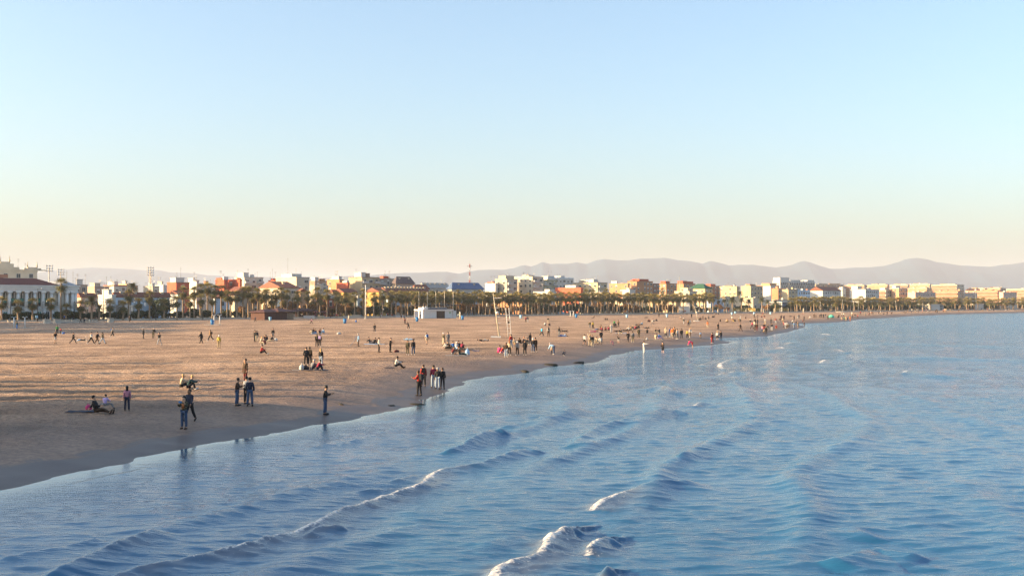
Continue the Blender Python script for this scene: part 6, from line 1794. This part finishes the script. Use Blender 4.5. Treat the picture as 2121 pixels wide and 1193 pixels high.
P(856,735,'stand',10,'black','jeans','dark','with a rucksack beside the open jacket',1.0,'charcoal')
P(848,703.5,'supine',90,'lightblue','lightblue','dark','alone on open sand')
P(838.7,672,'walk',10,'darkred','charcoal','dark','far off left of the beach block')
P(846,682,'crouch2',60,'coat:black','black','dark','below the beach block',1.0)
P(831,661,'stand',0,'black','black','dark','at the left of the beach block')
P(837,661,'stand',60,'charcoal','navy','dark','second at the left of the beach block')
P(841,661,'walk',0,'black','grey','dark','third at the left of the beach block')
P(870,660,'stand',0,'navy','black','dark','in the gap of the beach block screens')
# centre
P(884,714,'walk',30,'tee:white','shorts:cream','dark','alone left of the seated ring',1.0,'blue')
P(918.5,715,'stand',-50,'olive','cream','whitecap','behind the seated ring')
P(928,713,'stand',20,'grey','grey','dark','half hidden behind the seated ring',.98)
P(924,723,'sitout',-90,'white','black','dark','left end of the seated ring')
P(931,722,'hug',120,'charcoal','black','brown','back left of the seated ring')
P(939.5,722.5,'hug',20,'blue','navy','dark','next to the white hood in the ring')
P(945,723.5,'hug',0,'white','lightblue','whitecap','with white hood in the ring')
P(949.5,721.5,'hug',-10,'black','black','dark','right of the white hood in the ring')
P(956,723.5,'hug',-20,'crimson','black','long:brown','right end of the ring')
P(936.5,735,'hug',-50,'darkred','grey','brown','front left of the ring')
P(952.5,736.5,'sitout',-85,'charcoal','teal','ginger','front right of the ring')
P(999,706,'supine',-80,'black','white','dark','alone left of the leaning mast')
P(1058.5,719.5,'stand',30,'red','palejeans','dark','left of the tan sitter')
P(1067,716,'sit',60,'cream','tan','dark','right of the red jacket')
P(1079,712.5,'hug',120,'brown','black','brown','left in the huddle below the leaning mast')
P(1083.5,712.5,'sit',-90,'navy','black','ginger','middle in the huddle below the leaning mast')
P(1089,713,'hug',-60,'black','cream','dark','right in the huddle below the leaning mast')
P(1032.4,731.5,'hug',-30,'magenta','magenta','dark','left in the pink pair',.95)
P(1038,732.5,'hug',-60,'red','pink','brown','right in the pink pair',.95)
P(1048.5,745.5,'walk',0,'brown','palejeans','brown','leading the walkers by the water')
P(1055.5,743,'walk',5,'cream','charcoal','long:ginger','beside the brown jacket and pale jeans')
P(1071.5,745,'walk',0,'grey','brown','whitecap','right of the cream cardigan')
P(1087,745,'stand',0,'coat:black','black','dark','rightmost of the walkers by the water',1.02)
P(1098,714,'stand',30,'coat:charcoal','navy','dark','left of the white cap')
P(1104,729,'stand',-10,'black','jeans','whitecap','next to the long brown coat')
P(1109,729,'stand',15,'coat:brown','brown','dark','near the blue jacket',1.0)
P(1122,696.8,'walk',-60,'cyan','black','brown','left of the white rucksack')
P(1136,696.8,'stand',0,'white','black','dark','right of the bright blue jacket',1.0,'charcoal')
P(1158,697.5,'stand',-30,'black','grey','dark','by the two people lying')
P(1169,687.5,'prone',-70,'black','charcoal','dark','behind the black jacket with grey trousers')
P(1164,696.8,'prone',100,'blue','lightblue','dark','at the feet of the black jacket')
P(1052.5,670.5,'hug',-70,'black','black','dark','far off right of the leaning mast')
P(1089,668,'stand',10,'crimson','charcoal','dark','left of a distant pair')
P(1093,668.5,'stand',-10,'navy','lightgrey','dark','right of a distant pair')
P(1135.3,670,'stand',180,'black','cream','dark','behind two distant sitters')
P(1128,674.5,'hug',-40,'white','black','dark','left of two distant sitters')
P(1139,675,'hug',40,'black','charcoal','brown','right of two distant sitters')
P(1147,742,'bend',60,'lightblue','jeans','grey','with a child at the water edge',1.05)
P(1142.5,741.5,'stand',-40,'tan','navy','blond','held by the bending man',.5)
P(1165.7,742.5,'crouch',-80,'navy','navy','dark','small, right of the bending man',.62)
P(1211,716.5,'walk',-30,'white','shorts:charcoal','dark','left of the raised arm')
P(1222,718,'raise',20,'cream','cream','blond','left of the black vest')
P(1227,719.3,'stand',160,'black','cream','brown','right of the raised arm')
P(1245,709.5,'pockets',10,'black','charcoal','dark','behind the two crouching')
P(1237,715,'crouch',150,'cream','cream','brown','left of the two crouching')
P(1245.5,715.6,'crouch',30,'white','grey','dark','right of the two crouching')
P(1269.6,719.5,'bend',90,'pink','pink','brown','small, left of a child in white',.62)
P(1281,719.8,'raise',0,'black','shorts:white','dark','small, at the lagoon edge',.66)
P(1301,720.5,'walk',10,'black','black','brown','left of the grey vest')
P(1310.5,721,'walk',-5,'grey','khaki','dark','with arms spread beside the black walker',1.02)
P(1323,699.5,'stand',0,'olive','olive','dark','alone right of the lounging crowd')
P(1334,733,'armout',-60,'white','white','brown','wading with bare feet',1.0,None,None,.15)
P(1373,734.5,'phone',150,'brown','shorts:black','dark','wading knee deep',1.02,None,None,.2)
P(1221.5,682,'stand',0,'olive','grey','grey','left of the yellow jacket')
P(1228,682,'stand',20,'yellow','charcoal','dark','left of the lounging crowd')
for px, py, po, fc, tp, bt in [(1230,688,'supine',90,'magenta','pink'),(1238,683,'prone',80,'blue','navy'),(1245,682,'hug',0,'black','black'),(1247.5,686,'hug',30,'crimson','black'),(1253,686,'hug',-30,'darkred','charcoal'),(1260,684.7,'hug',-20,'crimson','navy'),(1278.5,687.4,'supine',-70,'black','black'),(1287,692,'sit',80,'black','cream'),(1296,685.4,'supine',80,'black','charcoal'),(1303,685,'hug',30,'white','black'),(1307,684,'hug',0,'tan','black'),(1311.5,683.5,'hug',20,'black','grey'),(1315,682.7,'hug',-30,'crimson','black'),(1320,682,'hug',10,'brown','black'),(1324,681,'sit',60,'black','navy'),(1322.6,673.4,'supine',80,'black','navy'),(1330.6,674,'sit',70,'lightblue','navy'),(1338.7,680.6,'prone',90,'grey','black')]:
    P(px, py, po, fc, tp, bt, pr.choice(['dark','dark','brown','blond']), 'in the lounging crowd')
P(1266,689.5,'stand',30,'white','white','grey','standing in the lounging crowd')
P(1272.5,677.5,'stand',0,'green','black','dark','pushing a dark pram behind the crowd')
P(1281,677.5,'stand',20,'tan','charcoal','dark','right of the pram')
for px, py, po, tp, bt in [(1346.7,667.3,'hug','darkred','black'),(1342,667.3,'hug','black','navy'),(1355.5,666,'hug','lightgrey','black'),(1361,666,'hug','charcoal','black'),(1230,659.2,'sitout','black','charcoal'),(1254,663.3,'hug','black','black'),(1257.5,663.3,'hug','charcoal','black'),(1338,658.8,'prone','black','brown'),(1086,653.8,'prone','black','charcoal')]:
    P(px, py, po, pr.choice([60,-60,0]), tp, bt, 'dark', 'far up the beach')
P(1351.5,674,'stride',80,'white','grey','dark','right of the lounging crowd')
P(1365,657.2,'walk',0,'black','black','dark','far up the beach left of the lifeguard hut')
P(1341,690.2,'hug',10,'charcoal','black','brown','left in the row of three sitters')
P(1357,690.2,'sit',-80,'black','cream','dark','middle in the row of three sitters')
P(1366,689.5,'hug',20,'black','black','dark','right in the row of three sitters')
P(1357.5,705,'hug',-20,'cream','cream','brown','left of the seated pair by the channel')
P(1364,705,'sit',-80,'blue','lilac','brown','right of the seated pair by the channel')
# right of centre, around the lagoon
G1 = 'left of the lagoon'
for px, py, po, fc, tp, bt, hr in [(1379,710,'walk',170,'coat:cream','charcoal','blond'),(1388.5,708.3,'stand',20,'blue','palejeans','dark'),(1392,701,'walk',160,'orange','cream','brown'),(1396.5,696,'stand',10,'orange','charcoal','dark'),(1397.5,708.3,'walk',-30,'brown','black','dark'),(1403,702.3,'stand',40,'white','grey','dark'),(1411.7,701.2,'stand',0,'black','black','dark'),(1423.7,699,'stand',170,'yellow','black','dark'),(1429.5,699.6,'walk',200,'white','tan','blond')]:
    P(px, py, po, fc, tp, bt, hr, G1)
P(1451,701.5,'stand',30,'lightblue','tan','brown','small, alone by the lagoon',.75)
P(1475.3,708.6,'stand',20,'darkred','red','dark','left of three on the sand spit',1.06)
P(1486,707.3,'stand',-10,'white','shorts:black','blond','middle of three on the sand spit',1.06)
P(1493,705.4,'stand',10,'charcoal','navy','brown','right of three on the sand spit',1.06)
P(1434,722.5,'bend',80,'magenta','shorts:red','dark','in the shallows below the spit',1.0,None,None,.12)
for px, py, po, fc, tp, bt, hr, pl in [(1416,672,'walk',20,'olive','lightgrey','whitecap','left of the tan jacket'),(1425.7,676.2,'stand',10,'tan','navy','brown','right of the white cap'),(1429,676.2,'stand',-20,'white','cream','dark','right of the tan jacket'),(1465.7,679.5,'walk',0,'coat:rust','cream','dark','alone below the smaller leaning mast'),(1487.5,685,'stand',20,'charcoal','brown','dark','alone behind the spit trio'),(1534,686.3,'walk',60,'black','brown','dark','alone right of the spit trio')]:
    P(px, py, po, fc, tp, bt, hr, pl)
G2 = 'by the small leaning mast'
for px, py, po, tp, bt in [(1411,660.4,'sit','white','tan'),(1432.5,659.3,'stand','black','charcoal'),(1449,665,'crouch','black','black'),(1452.5,664,'crouch','charcoal','black'),(1456,662.5,'stand','brown','black'),(1462.6,662,'hug','black','black'),(1468,662,'stand','grey','charcoal'),(1475,658,'hug','black','navy'),(1478,658,'hug','charcoal','black'),(1484,651.3,'hug','black','brown'),(1489,651.3,'hug','black','black'),(1480,649.5,'stand','cream','tan'),(1422,652,'prone','black','black')]:
    P(px, py, po, pr.choice([0,60,-60,120]), tp, bt, 'dark', G2)
G3 = 'beyond the lagoon'
for px, py, po, tp, bt, hr in [(1492,666.5,'hug','brown','black','brown'),(1504,668,'hug','cream','black','blond'),(1507.5,668,'hug','tan','charcoal','ginger'),(1516,665.5,'stand','white','tan','dark'),(1519,666,'hug','charcoal','yellow','dark'),(1523,666.3,'hug','black','black','dark'),(1530.5,667.2,'stand','cream','tan','brown'),(1533.5,667.7,'stand','lightgrey','charcoal','whitecap'),(1545,660.5,'hug','brown','brown','dark'),(1552.7,668,'hug','black','grey','whitecap'),
  (1562,659.5,'stand','brown','charcoal','dark'),(1565.5,660,'stand','lightgrey','navy','dark'),(1569.5,660,'stand','charcoal','black','dark'),(1580,655,'stand','crimson','tan','dark'),(1578.5,657.3,'hug','red','black','dark'),(1582.5,657.3,'hug','charcoal','red','dark'),(1564,673.5,'stand','black','brown','dark'),(1569,672.8,'stand','black','charcoal','dark'),(1557.8,682.2,'walk','crimson','charcoal','dark'),(1562.5,679.5,'stand','cream','grey','dark'),(1585,671.5,'stand','white','cream','ginger'),(1597,672.1,'stand','charcoal','black','dark'),(1607,670.2,'walk','red','lightgrey','dark'),(1616,669.5,'walk','charcoal','grey','dark'),(1621.5,670.1,'stand','cream','tan','dark'),(1624,663.5,'stand','navy','charcoal','dark'),(1618,664,'stand','black','brown','dark')]:
    P(px, py, po, pr.choice([0,40,-60,170,90]), tp, bt, hr, G3)
G4 = 'on the outer sand bank'
for px, py, po, tp, bt, hr in [(1563.8,693,'stand','charcoal','brown','whitecap'),(1568,687.6,'stand','brown','darkred','dark'),(1578.6,693,'walk','pink','jeans','dark'),(1583,688,'stand','black','red','dark'),(1587,693,'stand','black','black','dark'),(1590.7,689,'walk','charcoal','grey','dark'),(1598.7,688.2,'stand','black','white','dark'),(1582,692.5,'crouch','cream','tan','brown'),(1607.4,683,'crouch','red','rust','brown'),(1623.5,680.3,'stand','crimson','charcoal','dark'),(1627,681,'walk','white','lightgrey','dark'),(1630,681,'stand','white','brown','dark'),(1634,680,'crouch','olive','charcoal','dark'),
  (1644.5,681,'stand','lightblue','palejeans','blond'),(1649,676,'stand','charcoal','navy','dark'),(1653,679.8,'stand','coat:tan','tan','brown'),(1642,670.2,'stand','white','charcoal','ginger'),(1645,663,'stand','brown','black','dark'),(1652.5,664,'stand','grey','lightgrey','dark'),(1655,667,'stand','black','charcoal','dark'),(1663,671.5,'stand','darkred','black','dark'),(1665.5,669,'stand','charcoal','black','brown'),(1666,678.3,'stand','brown','black','dark')]:
    P(px, py, po, pr.choice([0,40,-60,170,90]), tp, bt, hr, G4)
G5 = 'near the green tent'
for px, py, po, tp, bt in [(1638,656,'prone','brown','black'),(1663,651,'supine','pink','red'),(1686,659.5,'stand','brown','charcoal'),(1690,658.5,'stand','charcoal','black'),(1698,658,'bend','black','black'),(1701.5,664,'stand','black','charcoal'),(1705.5,659.5,'stand','black','charcoal'),(1710,658.5,'stand','navy','grey'),(1715,667.3,'stand','olive','black'),(1679,659.5,'sit','white','lightgrey'),(1735,664.5,'crouch','black','charcoal'),(1738,663,'stand','charcoal','black'),(1743,656,'stand','white','black'),(1747,656,'stand','white','brown'),(1745,666,'crouch','cream','tan'),(1749,665.8,'crouch','green','charcoal'),(1752.4,666,'stand','tan','cream'),(1756,665,'crouch','charcoal','brown'),(1761,665.8,'stand','orange','rust'),(1764.5,654,'stand','white','cream'),(1765.5,661.8,'stand','black','charcoal'),(1776.6,662,'walk','red','black'),(1772,653.5,'hug','charcoal','black')]:
    P(px, py, po, pr.choice([0,40,-60,170,90]), tp, bt, 'dark', G5)
fr = random.Random(9)
G6 = 'in the far crowd'
pal = ['black','black','charcoal','brown','red','cream','tan','navy','orange','white','grey','pink','rust']
for k in range(60):
    u = fr.random(); px = 1782 + u*345
    base = np.interp(px, [1782,1841,1881,1975,2042,2121,2140], [661,658.6,655.2,651,649.1,647.6,647.2]); topy = np.interp(px, [1782,1900,2121], [650,648,644.5])
    py = topy + (base - topy - .8) * fr.random()**.8
    P(px, py, fr.choice(['stand','walk','stride','pockets','hug','crouch','stand']), fr.choice([0,90,-90,170,40]), fr.choice(pal), fr.choice(['black','charcoal','navy','grey','tan']), fr.choice(['dark','brown']), G6)
# along the promenade and at the cafe
G7 = 'on the left promenade'
for px, py, po, tp, bt in [(35,681.5,'stand','teal','blue'),(34.2,680.5,'stand','charcoal','black'),(57,663.5,'stand','crimson','black'),(133.5,664.5,'stand','blue','navy'),(167.5,670,'stride','black','charcoal'),(174.5,670.8,'walk','navy','navy'),(231,660.8,'stand','navy','white'),(268.5,667,'stand','black','black'),(285.5,661,'sit','white','blue'),(301,660.5,'sit','navy','black'),(304,660.5,'sit','crimson','black'),(316,660.5,'sit','black','charcoal'),(326,660.5,'stand','black','black'),(335.5,660.5,'sit','yellow','olive'),(341,660.5,'sit','white','blue'),(345,660.5,'sit','lightblue','navy'),(353.5,660.3,'sit','red','navy'),(358.5,660.3,'sit','white','blue'),(368,660,'stand','navy','navy'),(373,660,'stand','blue','navy'),(398.5,660,'sit','white','black'),(425.5,659.5,'sit','grey','black'),(501,659.5,'stand','black','navy'),(509.5,660.5,'stand','charcoal','navy'),(516.5,659,'stand','navy','black'),(528.8,667.5,'walk','navy','black'),(537.5,659,'stand','charcoal','brown'),(544,658.8,'stand','black','navy')]:
    P(px, py, po, pr.choice([0,90,-90,170]), tp, bt, 'dark', G7, .9 if px in (174.5,) else 1.0)
G8 = 'at the cafe terrace'
for k in range(20):
    px = 618 + fr.random()*105; py = 656.2 + fr.random()*2.8
    P(px, py, fr.choice(['sit','stand','stand','sit','walk']), fr.choice([0,90,-90,170]), fr.choice(['white','cream','black','navy','pink','tan','charcoal','white','crimson','lightblue']), fr.choice(['black','navy','grey','tan']), fr.choice(['dark','brown','blond']), G8)
G9 = 'behind the upper beach'
for k in range(14):
    px = fr.choice([fr.uniform(960,1010), fr.uniform(1040,1250), fr.uniform(1290,1400), fr.uniform(1470,1640), fr.uniform(780,830)]); b_ = fr.uniform(1.2, 3.5)
    x_, y_ = at_b(px, b_); P(px, YH + (H - CITY_Z)*F/y_, fr.choice(['stand','walk','stride','sit']), fr.choice([0,90,-90]), fr.choice(['white','black','red','navy','tan','cream','charcoal','lightblue']), fr.choice(['black','navy','grey']), 'dark', G9)

ACT['bend2'] = 'stooping'; ACT['crouch2'] = 'leaning forward'
def word(k): return WORD.get(k, k)
labels = []
for (px, py, pose, face, top, bot, hair, place, sc, pack, skn, wade) in PEOPLE:
    tk = 'jacket'; tc = top
    if ':' in top: tk, tc = top.split(':')
    bk = 'trousers'; bc = bot
    if ':' in bot: bk, bc = bot.split(':')
    bw = word(bc) if 'jeans' in bc else word(bc) + ' ' + bk
    labels.append('person, %s %s, %s, %s %s' % (word(tc), {'jacket': 'top', 'tee': 'T-shirt', 'coat': 'coat'}[tk], bw, ACT[pose], place))
tot = {}
for i, l in enumerate(labels): tot.setdefault(l, []).append(i)
for l, ids in tot.items():
    if len(ids) > 1:
        ids.sort(key=lambda i: PEOPLE[i][0])
        for k, i in enumerate(ids): labels[i] = l + ', ' + nth(k+1) + ' from left'
GRP = {G1: 'strollers left of the lagoon', G2: 'people near the smaller leaning mast', G3: 'people beyond the lagoon', G4: 'people on the outer sand bank', G5: 'people near the green tent', G6: 'far crowd at the waterline', G7: 'people on the promenade', G8: 'cafe guests', G9: 'strollers behind the upper beach', 'in the lounging crowd': 'lounging crowd'}
def setmats(o, ms):
    for i, m in enumerate(ms):
        o.material_slots[i].link = 'OBJECT'; o.material_slots[i].material = m
# shared part meshes need one empty slot each
def slot(me):
    if len(me.materials) == 0: me.materials.append(None)
    return me
ORDER = sorted(range(len(PEOPLE)), key=lambda i: -(PEOPLE[i][1] - YH) * PEOPLE[i][8])
SOLO = set(ORDER[:296])
crowd = {'v': [], 'f': [], 'm': [], 'mats': [], 'n': 0}
def crowd_add(me, mats, loc, rz, s):
    base = sum(len(a) for a in crowd['v'])
    co = np.empty(len(me.vertices)*3); me.vertices.foreach_get('co', co); co = co.reshape(-1, 3) * s
    c, q = math.cos(rz), math.sin(rz)
    crowd['v'].append(np.stack([co[:,0]*c - co[:,1]*q + loc[0], co[:,0]*q + co[:,1]*c + loc[1], co[:,2] + loc[2]], -1))
    ids = []
    for m in mats:
        if m not in crowd['mats']: crowd['mats'].append(m)
        ids.append(crowd['mats'].index(m))
    for f in me.polygons: crowd['f'].append(tuple(v + base for v in f.vertices)); crowd['m'].append(ids[f.material_index])
for i, (px, py, pose, face, top, bot, hair, place, sc, pack, skn, wade) in enumerate(PEOPLE):
    d = pose_meshes(pose)
    tk = 'jacket'; tc = top
    if ':' in top: tk, tc = top.split(':')
    bk = 'trousers'; bc = bot
    if ':' in bot: bk, bc = bot.split(':')
    hk = 'hair'
    if hair.startswith('long:'): hk, hair = 'long_hair', hair[5:]
    if place in (G9,): 
        x_, y_ = at_b(px, 1.2 + (i % 5)*.45); p = Vector((x_, y_, CITY_Z))
    else: p = GS(px, py)
    if wade: p = G(px, py, -wade); 
    sk = SKIN[0 if pr.random() < .5 else (1 if pr.random() < .85 else 2)]
    s_ = sc * pr.uniform(.97, 1.03)
    if place in (G7,) and b_of(p.x, p.y) > -.3: p.z = CITY_Z
    loc = (p.x, p.y, p.z - .015); rz = R(face + pr.uniform(-8, 8))
    small = (py - YH) / (H - 1) * 1.72 < 15.5
    if small:
        key = (tk, bk)
        if key not in d['jc']: d['jc'][key] = d['joined'](tk, bk)
        if i not in SOLO:
            crowd_add(d['jc'][key], [sk, cm(tc), cm(bc), HAIR[hair]], loc, rz, s_); continue
        o = link('person', d['jc'][key], None, None, loc, rz); setmats(o, [sk, cm(tc), cm(bc), HAIR[hair]])
    else:
        o = link('person', slot(d['body']), None, None, loc, rz); setmats(o, [sk])
        for nm, me, m in ((tk if tk != 'tee' else 't_shirt', d[tk], cm(tc)), (bk, d[bk], cm(bc)), ('hair' if 'cap' not in hair else 'cap', d[hk], HAIR[hair])):
            c = link(nm, slot(me), None, o); setmats(c, [m])
        if not wade:
            shc = cm(pr.choice(['white','black','charcoal','white','brown']))
            for me in d['shoes']:
                c = link('shoe', slot(me), None, o); setmats(c, [shc])
        if pack:
            c = link('rucksack', slot(d['rucksack']), None, o); setmats(c, [cm(pack)])
    o.scale = (s_,)*3
    tag(o, labels[i], 'person', GRP.get(place, 'beachgoers'))

me = bpy.data.meshes.new('distant_crowd'); me.from_pydata(np.concatenate(crowd['v']).tolist(), [], crowd['f'])
for m in crowd['mats']: me.materials.append(m)
me.polygons.foreach_set('material_index', crowd['m']); me.update()
o = link('distant_crowd', me); tag(o, 'tiny far people along the curving waterline and at the cafe', 'crowd', None, 'stuff')
# the flowing towel, a pram, a phone and the open orange top
p = GS(742, 717.5); me = MB(); n, m = 7, 6; vs_ = []
for a in range(n):
    for b_ in range(m):
        u = a/(n-1); v = b_/(m-1); vs_.append((-.28 - .85*u*(.35+.65*u) + .05*math.sin(5*v), -.18 + .42*v + .06*math.sin(4*u+3*v), 1.42*(1-u)**.9 + .06 + .05*math.sin(6*v)))
me.add(vs_, [(a*m+b_, (a+1)*m+b_, (a+1)*m+b_+1, a*m+b_+1) for a in range(n-1) for b_ in range(m-1)], 0, True)
o = me.build('flowing_towel', cm('lightblue'), None, tuple(p)); tag(o, 'pale blue towel trailing behind the wrapped person', 'towel')
p = GS(1273.5, 678.8); root = empty('pram', tuple(p), .3); tag(root, 'dark pram pushed by the person in green', 'pram')
mb = MB(); mb.box(-.3,.3,-.45,.45,.45,.85); mb.ball((0,.2,.85), .38, 8, 0, 1, .8); mb.build('carrycot', cm('black'), root)
for sx in (-.32,.32):
    for sy in (-.4,.4):
        mb = MB(); mb.tube([(sx-.03,sy,.2),(sx+.03,sy,.2)], [.2,.2], 10); mb.build('wheel', cm('charcoal'), root)
mb = MB(); mb.tube([(-.28,-.45,.8),(-.28,-.75,1.05),(.28,-.75,1.05),(.28,-.45,.8)], [.02]*4, 6); mb.build('handle', METAL, root)
d = pose_meshes('photo'); J = d['J']; pp = [o for o in bpy.data.objects if o.get('label', '').startswith('person, olive top, blue jeans, taking')][0]
loc = pp.location + Matrix.Rotation(pp.rotation_euler.z, 3, 'Z') @ (((J['pmL'] + J['pmR'])/2 + Vector((0,.05,.05))) * pp.scale.x)
mb = MB(); mb.box(-.085,.085,-.006,.006,-.045,.045,0); mb.box(-.06,-.035,.0061,.011,.01,.035,1); o = mb.build('phone', [M('phone_case', (0.03,0.16,0.42), .4, .05), GLASS], None, tuple(loc), pp.rotation_euler.z); tag(o, 'blue phone held up by the one taking a photo', 'phone')
mb = MB(); mb.tube([tuple(J['waist']*.8+J['pel']*.2 + Vector((0,.045,0))), tuple(J['chest'] + Vector((0,.048,0)))], [.105,.11], 10)
c = mb.build('top', cm('rust'), pp);
